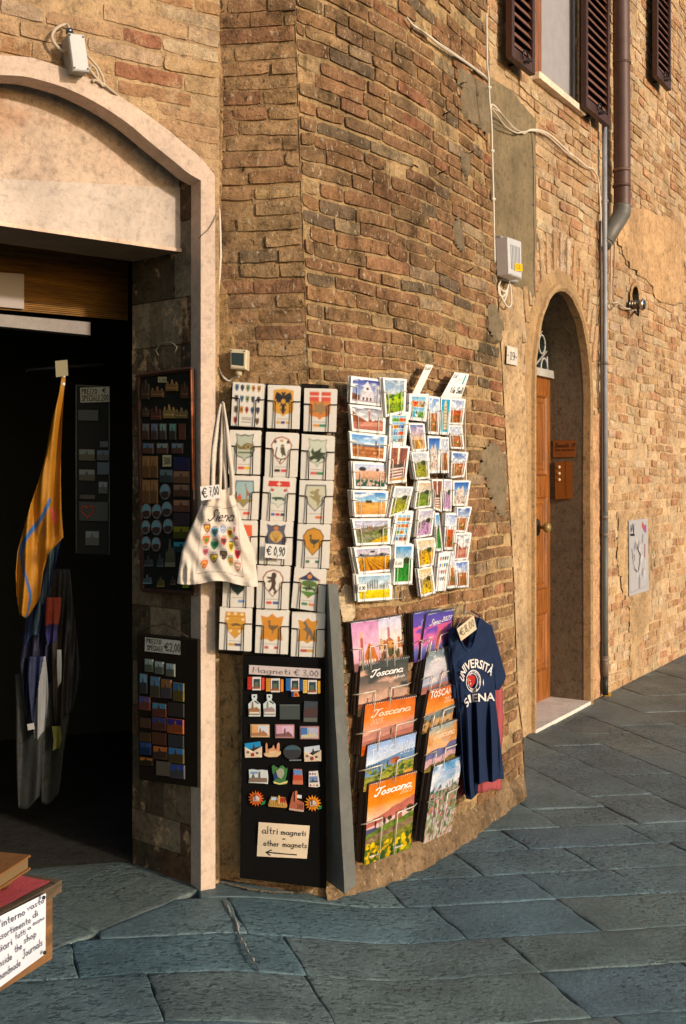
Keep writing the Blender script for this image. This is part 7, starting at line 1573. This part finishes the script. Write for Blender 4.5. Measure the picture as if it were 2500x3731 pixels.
ribbon(mb, [(.74,.08),(.8,.13)], .07, fq, C3(196,70,60), d=.002); ribbon(mb, [(.88,.12),(.88,.16)], .08, fq, C3(120,90,160), d=.002); ribbon(mb, [(.84,.36),(.82,.52)], .03, fq, C3(170,60,70), d=.002); ribbon(mb, [(.45,.38),(.6,.5),(.5,.68)], .03, fq, C3(70,66,70), d=.002); ribbon(mb, [(.2,.5),(.3,.66),(.42,.7)], .025, fq, C3(90,86,90), d=.002)
mb.build('print', M['ink'], o)
# iron hooks and nails in the curved wall
hk = [(1012,262,1030,254),(1052,190,1066,188),(945,376,955,382),(1003,396,1020,390),(1074,350,1084,344),(1070,620,1082,612)]
for i, (a, b_, c, d_) in enumerate(hk):
    mb = MB(); mb.tube([WB.w(a, b_, .0), WB.w((a+c)/2, (b_+d_)/2, .03), WB.w(c, d_, .034)], .003, 6, c=C3(50,40,32)); o = tag(mb.build('wall_hook', M['steel']), None, 'hook', 'rusty hooks in the curved wall')
    o['label'] = ['hook high up below the slanting cables, longest of the rusty ones', 'small rusty hook on the cement patch under the slanting cables', 'rusty hook nearest the corner edge, halfway to the left', 'rusty bent hook in the middle of the curved brick wall', 'rusty hook just below the upper cement patch', 'rusty hook beside the narrow cement scar, above the postcards'][i]
# weeds at the foot of the wall
wd_ = MB(); g0 = ground_at(1142, 1838); r = random.Random(2)
for k in range(60):
    a = r.uniform(0, 6.28); l = r.uniform(.02, .07); b0 = Vector((g0.x+r.uniform(-.035, .035), g0.y+r.uniform(-.02, .02), g0.z)); t_ = b0+Vector((math.cos(a)*l*.7, math.sin(a)*l*.7, r.uniform(.015, .05))); s_ = Vector((-math.sin(a), math.cos(a), 0))*r.uniform(.005, .010); m_ = (b0+t_)/2+Vector((0, 0, .01))
    wd_.add([b0, m_+s_, t_, m_-s_], [(0, 1, 2, 3)], c=vary(C3(52,96,50), .3))
tag(wd_.build('weed', M['cotton']), 'small green weed in the joint below the hanging shirts', 'plant')
mb = MB(); g1 = ground_at(1388, 1592); r = random.Random(9)
for k in range(14): p_ = Vector((g1.x+r.uniform(-.02,.02), g1.y+r.uniform(-.01,.01), g1.z+.0)); mb.add([p_, p_+Vector((.01,0,.012)), p_+Vector((.004,.004,.03)), p_+Vector((-.006,0,.015))], [(0,1,2,3)], c=vary(C3(206,150,50), .2))
tag(mb.build('dry_leaf', M['cotton']), 'yellow dry leaves caught at the foot of the thin grey pipe', 'leaves')

# ================================================================== inside the shop entrance
# roller blind, transom and notice behind the lintel
BP = Wall([tuple(WL.P(0, 0, -.60))[:2], tuple(WL.P(WL.U[-1], 0, -.60))[:2]])
mb = MB(); f = lambda px, py, d_=0: BP.w(px, py, d_)
ns = 34
for k in range(ns):
    y0, y1 = 560+(690-540)*k/ns, 560+(690-540)*(k+1)/ns
    a, b_ = BP.uz(-40, y0+12, 0), BP.uz(292, y0+38, 0); z0 = BP.uz(25, y0, 0)[1]; z1 = BP.uz(25, y1, 0)[1]; u0, u1 = a[0]-.5, b_[0]
    mb.slab([BP.P(u0, z1+.0008, .004), BP.P(u1, z1+.0008, .004), BP.P(u1, z0-.0008, .001), BP.P(u0, z0-.0008, .001)], BP.N(1), .006, c=vary(C3(150,104,44), .12))
tag(mb.build('roller_blind', M['blindwood']), 'rolled down wooden slat blind in the shadow behind the marble lintel', 'blind')
mb = MB(); q = [(-60,712),(208,736),(208,766),(-60,740)]
mb.slab([f(*p, .03) for p in (q[3], q[2], q[1], q[0])], BP.N(1), .05, bev=.003, c=C3(118,108,100)); tag(mb.build('transom_bar', M['metalpaint']), 'pale horizontal bar under the wooden slat blind', 'beam')
mb = MB(); q = [(-10,622),(55,626),(55,706),(-10,700)]; mb.slab([f(*p, .02) for p in (q[3], q[2], q[1], q[0])], BP.N(1), .006, c=C3(170,158,150)); tag(mb.build('notice_board', M['paper']), 'blank pale card fixed in front of the slat blind', 'board')
# flags and scarves hanging in the doorway
PF = panel_flat(4.28, .1)
def flag(rows, d0, colf, label, amp=.02, fr=.16, ph=0, nx=44, ny=70, name='flag', grp=None):
    c_ = Cloth(PF, rows, d0, lambda px, py: amp*(math.sin(px*fr+ph+py*.010+1.2*math.sin(py*.013))+.4*math.sin(px*fr*1.9+py*.017+2))*min(1, .25+(py-rows[0][0])/140), bot=lambda x: rows[-1][0]-(rows[-1][0]-rows[0][0])*.07*(x+.35*math.sin(x*5+rows[0][1]))); mb = MB(); c_.mesh(mb, nx, ny, colf, .006); o = mb.build(name, M['silk']); return tag(o, label, 'flag', 'flags and scarves in the shop doorway')
YL = C3(168,112,26); BLU = C3(50,96,150)
def yc(x, y, p, q):
    e = abs(x-(.35+.25*math.sin(y*14+1))); s_ = .06 if y > .5 else 0
    if s_ and e < s_: return BLU
    if abs(x-.72-.1*math.sin(y*22)) < .05 and .55 < y < .62: return C3(206,90,90)
    return YL
flag([(862,140,150),(900,134,146),(960,118,142),(1040,104,139),(1100,88,139),(1170,64,141),(1228,48,145),(1262,40,112),(1310,36,98),(1360,38,92),(1420,46,72)], .05, yc, 'long orange yellow flag with blue squiggles hanging in the doorway', amp=.022, fr=.14)
FL = [([(1190,112,144),(1240,98,140),(1300,92,124),(1360,80,112),(1420,62,96),(1470,56,84)], .0, lambda x, y, p, q: C3(25,43,79) if x < .45 or x > .8 else C3(79,100,112), 'blue and pale blue scarf end just below the yellow flag', .014, .3),
 ([(1365,106,140),(1400,104,138),(1450,102,130),(1475,108,126)], .03, lambda x, y, p, q: C3(129,47,28) if y < .6 else C3(34,31,79), 'red and violet scrap of flag lower in the doorway', .008, .3),
 ([(1300,110,160),(1380,112,168),(1460,116,176),(1540,120,186),(1600,122,172),(1660,126,150)], -.02, lambda x, y, p, q: C3(43,34,30) if x < .5 else C3(38,36,37), 'grey brown scarf on the right of the hanging bundle', .018, .2),
 ([(1380,60,110),(1450,50,112),(1520,44,108),(1580,52,112),(1640,60,110),(1670,70,100)], -.01, lambda x, y, p, q: C3(25,25,43), 'dark navy scarf left of the grey brown one', .018, .22),
 ([(1500,66,104),(1540,62,108),(1590,66,110),(1640,72,106),(1690,80,98)], .02, lambda x, y, p, q: C3(24,31,61) if x+y < .9 else C3(126,126,125), 'navy and white triangular scarf corner near the floor', .010, .25),
 ([(1540,34,100),(1620,36,104),(1700,36,98),(1780,38,94),(1850,42,88)], -.035, lambda x, y, p, q: C3(34,36,33), 'dim grey scarf, lowest on the left of the doorway', .007, .12),
 ([(1560,84,156),(1640,86,158),(1720,88,146),(1790,90,138),(1840,94,130)], -.045, lambda x, y, p, q: C3(24,28,24), 'dark green scarf, lowest on the right of the bundle', .007, .11),
 ([(1660,118,138),(1690,122,142),(1715,120,134)], .0, lambda x, y, p, q: C3(79,79,28), 'small olive yellow cloth corner among the dark scarves', .006, .3),
 ([(1485,130,140),(1520,130,141),(1555,131,140),(1570,132,136)], .03, lambda x, y, p, q: C3(122,122,118), 'narrow white cloth strip among the dark scarves', .003, .3)]
for rws_, d_, cf_, lb_x, am_, fr_ in FL: flag(rws_, d_, cf_, lb_x, amp=am_, fr=fr_, nx=26, ny=40)
mb = MB(); mb.tube([PF.w(145,840,.0), PF.w(146,866,.03), PF.w(145,880,.05)], .006, 8); mb.tube([PF.w(60,846,-.03), PF.w(240,832,-.03)], .006, 10, c=C3(30,30,28)); tag(mb.build('display_rail', M['black']), 'dim rail across the doorway that carries the flags', 'rail')
q = [(62,1655),(77,1652),(80,1666),(64,1669)]
o = sheet('price_tag', PF.w, q, .07, .001, C3(160,156,150), 'tiny pale tag on the lowest grey scarf', 'price tag')
q = [(126,825),(154,822),(156,858),(128,862)]
sheet('price_tag', PF.w, q, .09, .001, C3(150,140,110), 'dim small tag at the top of the yellow flag', 'price tag')
# inner board
PI = panel_flat(4.42, .14)
ib = root('magnet_board', PI.w(212, 1265, 0), 'dim glass fronted board deep inside the doorway with a Prezzo speciale label', 'board')
mb = MB(); q = [(174,880),(250,884),(250,1268),(174,1264)]; mb.slab([PI.w(*p, 0) for p in (q[3], q[2], q[1], q[0])], (0, -1, 0), .02, c=C3(44,44,42)); mb.build('board_panel', M['black'], ib)
mb = MB(); 
for a, b_ in ((q[0], q[3]), (q[0], q[1]), (q[1], q[2])): mb.tube([PI.w(*a, .004), PI.w(*b_, .004)], .002, 5, c=C3(120,124,116))
mb.build('board_frame', M['metalpaint'], ib)
q = [(183,886),(250,884),(250,918),(184,920)]
o = sheet('price_sign', PI.w, q, .012, .001, C3(190,184,164), 'Prezzo speciale 200 sign on the dim inner board', 'sign'); lettered(PI, o, [('PREZZO', .05, .44, .58, .34, {'wd': .17}), ('€', .76, .36, .88, .28, {'wd': .17}), ('SPECIALE', .05, .90, .68, .36, {'wd': .17}), ('200', .72, .90, .97, .40, {'wd': .15})], q, .013)
def minimag(W, x0, y0, x1, y1, c, label, grp, sky=None, shape='r', d0=.006, sl=.02):
    P = (lambda a, b_, c_, d_: [(a, b_), (c_, b_+(c_-a)*sl), (c_, d_+(c_-a)*sl), (a, d_)]) if shape == 'r' else (lambda a, b_, c_, d_: E_((a+c_)/2, (b_+d_)/2, (c_-a)/2, (d_-b_)/2, 16))
    pr_ = [(P(x0, y0, x1, y1), tuple(min(255, int(v*1.3+20)) for v in c) if shape == 'e' else c, .005)]
    e = 1.2; h = y1-y0
    if shape == 'e': pr_.append((P(x0+e, y0+e, x1-e, y1-e), sky or c, .001, .005)); pr_.append(([(x0+e*2, y0+h*.55), (x0+h*.3, y0+h*.45), (x1-e*2, y0+h*.5), (x1-e*3, y1-h*.2), ((x0+x1)/2, y1-e*2), (x0+e*3, y1-h*.2)], c, .001, .006))
    elif sky: pr_.append((P(x0+e, y0+e, x1-e, y0+h*.45), sky, .0008, .005)); pr_.append(([(x0+e, y1-e), (x0+e, y0+h*.5), (x0+(x1-x0)*.4, y0+h*.45), (x0+(x1-x0)*.45, y0+h*.2), (x0+(x1-x0)*.52, y0+h*.2), (x0+(x1-x0)*.58, y0+h*.46), (x1-e, y0+h*.5), (x1-e, y1-e)], tuple(int(v*.8) for v in c), .0008, .006))
    return magnet(W, pr_, label, d0=d0, grp=grp)
GI = 'dim magnets on the inner doorway board'
for i, (x0, y0, x1, y1, c, sky, nm) in enumerate(((178,936,225,961,(50,56,56),None,'dark framed rectangle magnet at the top left of'),(228,1008,248,1022,(60,70,80),None,'tiny grey magnet in the second row of'),(180,1026,217,1052,(90,84,60),(110,120,110),'brown landscape magnet on the left of'),(221,1028,250,1052,(60,70,76),(70,90,110),'blue grey magnet beside the brown landscape on'),(180,1072,217,1098,(86,76,60),(110,120,120),'second brown landscape magnet down on'),(222,1056,250,1084,(56,76,90),None,'slate blue magnet on the right side of'),(225,1100,246,1128,(80,84,84),(120,130,140),'pale sky magnet on the right side of'),(182,1130,218,1140,(60,50,44),None,'thin dark red magnet of'),(180,1146,247,1190,(40,46,46),None,'large framed dark magnet with a heart on'),(195,1213,227,1246,(90,90,86),(110,120,120),'pale lowest magnet on'))):
    minimag(PI, x0, y0, x1, y1, c, nm+' the inner doorway board', GI, sky)
mb = MB(); P = [PI.w(200+14*math.sin(t_)**3*1.0, 1168-1.0*(13*math.cos(t_)-5*math.cos(2*t_)-2*math.cos(3*t_)-math.cos(4*t_)), .016) for t_ in np.linspace(0, 6.283, 26)]; mb.tube(P, .003, 6, c=C3(170,60,40)); tag(mb.build('heart_ornament', M['plastic']), 'red heart outline on the dim inner board', 'ornament')
# framed board on the passage wall
PQ = panel_on(SP, 318, 440, .035) if False else Wall([tuple(SP.P(0, 0, .02))[:2], tuple(SP.P(SP.U[-1], 0, .02))[:2]])
fb = root('framed_board', PQ.w(378, 1350, 0), 'tall dark wood framed magnet board on the passage wall behind the tote bag', 'board')
mb = MB(); q = [(316,858),(438,842),(446,1356),(326,1348)]
mb.slab([PQ.w(*p, .004) for p in (q[3], q[2], q[1], q[0])], PQ.N(.1), .012, c=C3(36,38,34)); mb.build('board_panel', M['black'], fb)
mb = MB()
for a, b_ in ((q[0], q[1]), (q[1], q[2]), (q[2], q[3]), (q[3], q[0])): 
    A, B = PQ.w(*a, .012), PQ.w(*b_, .012); mb.tube([A, B], .0075, 4, c=C3(70,42,28), smooth=False)
mb.tube([PQ.w(437, 845, .022), PQ.w(441, 1120, .022)], .0028, 6, c=C3(196,96,40)); mb.build('frame', M['wood_flat'], fb)
mb = MB(); mb.tube([PQ.w(362,812,.0), PQ.w(356,800,.0), PQ.w(368,784,.0), PQ.w(392,782,.0), PQ.w(405,793,.0), PQ.w(398,810,.0)], .002, 5, c=C3(140,130,110)); mb.tube([PQ.w(380,812,.0), PQ.w(366,848,.0)], .0015, 5, c=C3(60,50,40)); mb.tube([PQ.w(380,812,.0), PQ.w(398,846,.0)], .0015, 5, c=C3(60,50,40)); tag(mb.build('wire_loop', M['cable']), 'pale loose loop of wire above the framed board on the passage wall', 'wire')
GF = 'magnets on the tall framed board'
X4 = lambda x: 301+.2357*x; Y4 = lambda y: 815.4+.2359*y
def fm(x0, y0, x1, y1, c, nm, sky=None, shape='r'): minimag(PQ, X4(x0), Y4(y0), X4(x1), Y4(y1), c, nm, GF, sky, shape, d0=.008)
F1 = [(90,220,165,410,(70,56,44),'tall dark tower magnet, top left of the framed board',None),(180,285,300,390,(110,80,56),'brown castle magnet, top row of the framed board',None),(325,220,440,330,(130,96,60),'bright orange domes magnet, top row of the framed board',None),(470,240,540,400,(84,60,44),'dark brown tower magnet, top right of the framed board',None),
 (100,490,160,580,(76,64,50),'small dull magnet at the left of the second row',None),(180,480,280,610,(90,56,46),'dull red castle magnet in the second row',None),(300,460,410,595,(140,116,70),'golden cathedral magnet in the second row',None),(415,490,535,595,(126,104,66),'golden church group magnet in the second row',None)]
for x0, y0, x1, y1, c, nm, sky in F1:
    w_, h = X4(x1)-X4(x0), Y4(y1)-Y4(y0); a, b_ = X4(x0), Y4(y0)
    magnet(PQ, [([(a,b_+h),(a,b_+h*.5),(a+w_*.12,b_+h*.15),(a+w_*.2,b_+h*.5),(a+w_*.4,b_+h*.4),(a+w_*.5,b_),(a+w_*.6,b_+h*.4),(a+w_*.8,b_+h*.45),(a+w_*.88,b_+h*.2),(a+w_,b_+h*.5),(a+w_,b_+h)], c, .007),([(a+w_*.1,b_+h*.7),(a+w_*.9,b_+h*.7),(a+w_*.9,b_+h*.8),(a+w_*.1,b_+h*.8)], tuple(min(255, int(v*1.35)) for v in c), .002, .007)], nm, d0=.008, grp=GF)
row = ['first', 'second', 'third', 'fourth', 'fifth']
for k, (x0, c, sky) in enumerate(((100,(96,70,56),(110,120,110)),(185,(90,76,72),(110,120,150)),(268,(90,80,70),(130,160,150)),(362,(80,76,66),(110,160,150)),(455,(100,64,52),None))): fm(x0, 645, x0+62, 800, c, '%s from the left of five upright magnets on the framed board'%row[k], sky)
for k, (x0, x1, sky) in enumerate(((105,205,(90,120,150)),(240,345,(130,150,150)),(385,490,(110,140,150)))): fm(x0, 835, x1, 935, (110,80,66), '%s from the left of three square magnets on the framed board'%row[k], sky)
for k, (x0, y0, x1, y1, nm) in enumerate(((100,960,170,1170,'upper left'),(178,960,246,1170,'upper right'),(100,1190,170,1420,'lower left'),(178,1190,246,1420,'lower right'))): fm(x0, y0, x1, y1, (130,92,58), nm+' panel of the block of four tan magnets', (150,110,70))
fm(270,1090,392,1215,(70,80,80),'teal cloud magnet under the 3,00 label', (100,120,120))
for k, (x0, y0, x1, y1, nm) in enumerate(((268,1230,368,1385,'single oval magnet above the three rows of ovals'),(90,1420,184,1570,'upper left oval magnet, dark, on the framed board'),(192,1425,284,1570,'upper middle oval magnet on the framed board'),(286,1402,386,1550,'upper right oval magnet on the framed board'),(90,1582,172,1720,'middle left oval magnet, greenish, on the framed board'),(185,1578,284,1730,'central oval magnet with a pale split sky'),(300,1568,396,1715,'middle right oval magnet on the framed board'),(90,1738,178,1880,'lower left oval magnet on the framed board'),(188,1745,275,1888,'lower middle oval magnet on the framed board'))): fm(x0, y0, x1, y1, (70,50,44), nm, (110,150,160), 'e')
for k, (y0, y1, c, sky, nm) in enumerate(((972,1098,(60,56,90),(44,46,80),'night sky magnet with a grey border'),(1105,1222,(130,96,70),(150,112,84),'dull orange magnet with dark trees'),(1235,1352,(110,76,60),(140,110,90),'brown magnet with a wide building'),(1385,1500,(126,84,66),(160,116,90),'reddish skyline magnet'),(1512,1635,(60,50,54),None,'grey bordered dark magnet'),(1640,1758,(90,96,30),(140,130,40),'yellow green vineyard magnet'),(1790,1890,(50,70,70),(60,150,170),'turquoise sky magnet, partly behind the tote bag'))): fm(403, y0, 555, y1, c, nm+' in the right column of the framed board' if k < 5 else nm, sky)
for k, (x0, y0, x1, y1, c, nm) in enumerate(((115,1930,200,2030,(60,64,66),'grey castle magnet left in the lower part of the framed board'),(240,1915,300,2035,(60,66,70),'slim grey magnet low in the framed board'),(320,1760,415,2035,(84,80,66),'tall ornate silver magnet near the bag'),(105,2110,185,2200,(70,90,96),'small bluish boat magnet, bottom left of the framed board'),(240,2130,310,2230,(90,80,44),'dull gold magnet on the bottom row'),(370,2130,420,2210,(70,60,50),'dark little magnet on the bottom row'),(490,2190,545,2235,(120,130,30),'yellow green magnet at the bottom right, under the bag'))): 
    a, b_, w_, h = X4(x0), Y4(y0), X4(x1)-X4(x0), Y4(y1)-Y4(y0)
    magnet(PQ, [([(a,b_+h),(a+w_*.1,b_+h*.4),(a+w_*.3,b_+h*.5),(a+w_*.45,b_),(a+w_*.6,b_+h*.4),(a+w_*.9,b_+h*.3),(a+w_,b_+h)], c, .007),([(a,b_+h*.85),(a+w_,b_+h*.85),(a+w_,b_+h),(a,b_+h)], tuple(min(255, int(v*1.5)) for v in c), .002, .007)], nm, d0=.008, grp=GF)
for (x0, y0, x1, y1, txt, lb) in ((255,195,338,248,'1,50','pale label reading 1,50 at the top of the framed board'),(300,952,384,1062,'300','pale label reading 300 in the middle of the framed board')):
    q = [(X4(x0),Y4(y0)),(X4(x1),Y4(y0)),(X4(x1),Y4(y1)),(X4(x0),Y4(y1))]; o = sheet('price_tag', PQ.w, q, .02, .001, C3(190,180,140), lb, 'price tag'); lettered(PQ, o, [(txt, .12, .8, .9, .6, {'wd': .12})], q, .021)
# lower unframed board
lb_ = root('magnet_board', PQ.w(380, 1800, 0), 'dark board under the framed one, labelled Prezzo speciale 2,00', 'board')
mb = MB(); q = [(312,1448),(452,1462),(452,1800),(318,1782)]; mb.slab([PQ.w(*p, .012) for p in (q[3], q[2], q[1], q[0])], PQ.N(.1), .02, bev=.002, c=C3(40,32,24)); mb.build('board_panel', M['black'], lb_)
mb = MB(); mb.tube([PQ.w(318,1446,.006), PQ.w(345,1432,.004), PQ.w(376,1426,.002), PQ.w(402,1438,.004), PQ.w(430,1456,.006)], .0018, 5, c=C3(60,52,40)); mb.build('hanging_cord', M['cable'], lb_)
X5 = lambda x: 294.8+.1742*x; Y5 = lambda y: 1411.2+.1742*y
q = [(X5(212),Y5(258)),(X5(674),Y5(306)),(X5(676),Y5(492)),(X5(206),Y5(440))]
o = sheet('price_sign', PQ.w, q, .016, .001, C3(206,200,186), 'white sign reading Prezzo speciale €2,00 in the passage', 'sign')
lettered(PQ, o, [('PREZZO', .04, .40, .46, .32, {'wd': .15}), ('SPECIALE', .06, .88, .50, .33, {'wd': .15}), ('€', .55, .80, .68, .52, {'wd': .11}), ('2,00', .70, .80, .99, .56, {'wd': .11})], q, .017)
GG = 'magnets on the board under the framed one'
for k, (x0, y0, x1, y1, c, sky, nm) in enumerate(((203,540,308,705,(110,116,100),(150,170,170),'left of the three pale notebook magnets under the sign'),(335,572,446,735,(120,124,110),(160,180,180),'middle of the three pale notebook magnets under the sign'),(482,600,594,765,(120,124,110),(160,180,190),'right of the three pale notebook magnets under the sign'),
 (136,730,232,990,(70,70,76),(110,150,170),'tall blue sky magnet, left of the second row down'),(276,768,400,1040,(96,86,70),(90,130,160),'tall town magnet second in its row'),(418,805,550,1050,(90,84,90),(150,100,50),'tall grey magnet with an orange corner'),(575,850,712,1090,(120,100,50),(60,110,150),'patchwork magnet of orange and blue squares'),
 (130,1030,272,1205,(130,76,66),(80,80,140),'violet dusk magnet at the left edge'),(303,1112,487,1290,(120,70,56),(70,140,170),'turquoise sky over red roofs magnet'),(510,1110,712,1290,(60,54,50),None,'dark magnet between two pale bars'),(300,1300,480,1470,(110,66,56),(60,70,120),'blue dusk skyline magnet in the middle column'),(497,1320,708,1510,(180,90,50),(60,50,130),'violet sky magnet with glowing orange town'),
 (140,1310,276,1440,(84,60,44),None,'brown dull magnet at the left edge'),(136,1500,280,1620,(80,60,40),None,'second brown dull magnet at the left edge'),(300,1500,482,1660,(90,56,40),None,'brown red magnet in the middle column'),(510,1530,708,1690,(60,62,64),None,'dark magnet with white specks at the right'),
 (140,1630,283,1790,(40,60,100),(50,80,130),'deep blue magnet at the left edge'),(312,1680,496,1850,(90,66,54),(190,110,50),'orange sky magnet in the middle column'),(515,1700,712,1900,(100,84,50),(70,130,190),'bright blue cloud magnet at the right'),(138,1825,304,1930,(60,50,34),(190,120,50),'amber sky magnet near the bottom left'),(355,1880,530,2065,(110,96,84),None,'grey pink magnet at the bottom middle'),(540,1920,722,2100,(90,90,96),(60,80,160),'blue sky ruin magnet at the bottom right'))):
    minimag(PQ, X5(x0), Y5(y0), X5(x1), Y5(y1), c, nm, GG, sky, d0=.018, sl=.12)

# ================================================================== book table at the lower left
tz = .60; P1_, P2t, P3_ = (None,)*3
def onz(px, py, z): Y = (CAMZ-z)*F/(py-HY); return Vector(((px-CX)/F*Y, Y, z))
a, b_, c_ = onz(28, 2068, tz), onz(126, 2016, tz), onz(24, 2003, tz)
ex = (b_-a).normalized(); ey = Vector((-ex.y, ex.x, 0)); ey = ey if ey.y > 0 else -ey
tb_ = root('book_table', (b_.x-.3, b_.y, 0), 'low wooden display table with a red cloth top at the lower left', 'table')
def tP(s_, t_, z): return b_+ex*s_+ey*t_+Vector((0, 0, z-tz))
depth = .17; Lt = -.75
mb = MB(); 
for (s0_, s1_, t0_, t1_, z0_, z1_) in ((Lt, .0, -.004, .020, tz-.028, tz-.002), (-.004, .020, -.004, depth, tz-.028, tz-.002), (Lt, .0, .004, .014, .44, tz-.02)):
    mb.slab([tP(s0_, t0_, z0_), tP(s1_, t0_, z0_), tP(s1_, t0_, z1_), tP(s0_, t0_, z1_)], -ey, t1_-t0_, bev=.003, c=C3(132,92,52) if z0_ < .5 else C3(104,84,62))
mb.slab([tP(Lt, 0, tz-.006), tP(-.005, 0, tz-.006), tP(-.005, depth, tz-.006), tP(Lt, depth, tz-.006)], (0, 0, 1), .012, c=C3(120,84,50)); mb.build('table_frame', M['wood_flat'], tb_)
for s_, t_ in ((Lt+.04, .03), (-.30, .03), (Lt+.04, depth-.03), (-.30, depth-.03)):
    mb = MB(); mb.slab([tP(s_-.015, t_-.015, 0.02), tP(s_+.015, t_-.015, .02), tP(s_+.015, t_-.015, tz-.02), tP(s_-.015, t_-.015, tz-.02)], -ey, .03, c=C3(110,76,44)); mb.build('leg', M['wood_flat'], tb_)
mb = MB(); vs = []; nx, ny = 24, 10
for j in range(ny+1):
    for i in range(nx+1):
        s_ = Lt+(-.006-Lt)*i/nx; t_ = .006+(depth-.012)*j/ny; z_ = tz+.003+.0015*nz(s_*20, t_*20)
        k = max(0, (s_+.05)/.045)*max(0, (t_/depth-.55)/.45) if s_ > -.05 else 0; z_ += k*.028; s_ -= k*.01; vs.append(tP(s_, t_, z_))
mb.add(vs, [(j*(nx+1)+i, j*(nx+1)+i+1, (j+1)*(nx+1)+i+1, (j+1)*(nx+1)+i) for j in range(ny) for i in range(nx)], c=C3(190,84,88), smooth=True); mb.build('cloth_top', M['cotton'], tb_)
pn = Wall([tuple(tP(Lt, -.012, 0))[:2], tuple(tP(0, -.012, 0))[:2]])
q = [(-46,2118),(106,2040),(104,2180),(-30,2262)]; 
def fs_(px, py, dd=0): return pn.w(px, py, dd)
q = [(-20,2104),(105,2041),(104,2180),(-8,2262)]
cls = lambda x, y: .004*math.sin(y*3)+.006*x*math.sin(y*math.pi)
o = sheet('paper_sign', fs_, q, .004, .0006, C3(214,216,226), 'white handwritten sign tacked to the front of the book table', 'sign', curl=cls)
it = [("all'interno", -.0, .17, .62, .115), ('vasto', .66, .14, .97, .10), ('assortimento', .04, .34, .72, .11), ('di', .76, .30, .86, .10), ('diari', .06, .51, .36, .11), ('fatti', .42, .47, .62, .10), ('a', .66, .44, .72, .07), ('mano', .76, .42, .98, .08), ('inside', .06, .72, .34, .11), ('the', .40, .66, .54, .11), ('shop', .58, .61, .82, .11), ('handmade', .08, .90, .50, .11), ('Journals', .55, .82, .94, .12)]
lettered(pn, o, [(*t_, {'wd': .10, 'c': C3(84,84,100)}) for t_ in it], q, .0055, curl=cls)
mb = MB()
for x, y in ((.95,.05),(.97,.96)): p_ = pn.w(*bil(q, x, y), .016); mb.tube([p_, p_-ey*.003], .004, 8, c=C3(30,28,28))
tag(mb.build('drawing_pin', M['plastic']), 'black pins holding the handwritten sign on the book table', 'pin')
# leather journals piled on the table
jb = [(tz+.045, .030, (130,88,52), 'brown cloth journal, lowest of the pile on the book table', -.062), (tz+.082, .026, (70,58,44), 'dark ribbed journal in the middle of the pile', -.222), (tz+.118, .030, (150,76,38), 'tan leather journal with pale pages on top of the pile', -.215)]
for z_, h, c, lb, s1_ in jb:
    j_ = root('journal', tP(s1_-.08, .1, z_), lb, 'book', 'journals piled on the book table')
    an = (z_*37)%1*.3-.1; cx0 = tP(s1_, .08, 0)
    def jP(u_, v_, z2): 
        d_ = ex*(u_*math.cos(an)-v_*math.sin(an))+ey*(u_*math.sin(an)+v_*math.cos(an)); return Vector((cx0.x+d_.x, cx0.y+d_.y, z2))
    mb = MB()
    for zz in (z_, z_+h-.004): mb.slab([jP(-.2, -.06, zz), jP(0, -.06, zz), jP(0, .08, zz), jP(-.2, .08, zz)], (0, 0, 1), .004, c=C3(*c))
    mb.build('cover', M['cotton'], j_); mb = MB(); mb.slab([jP(-.196, -.056, z_+h-.008), jP(-.004, -.056, z_+h-.008), jP(-.004, .076, z_+h-.008), jP(-.196, .076, z_+h-.008)], (0, 0, 1), h-.008, c=C3(206,190,160) if c[0] == 150 else C3(120,96,66)); mb.build('pages', M['paper'], j_)
mb = MB(); p0 = tP(-.078, .07, tz+.004); mb.tube([p0, p0+Vector((0,0,.012)), p0+Vector((0,0,.022)), p0+Vector((0,0,.030)), p0+Vector((0,0,.041))], [.010,.020,.018,.008,.010], 14, c=C3(110,70,44)); tag(mb.build('wooden_stand', M['wood_flat']), 'turned wooden knob foot under the pile of journals', 'stand')
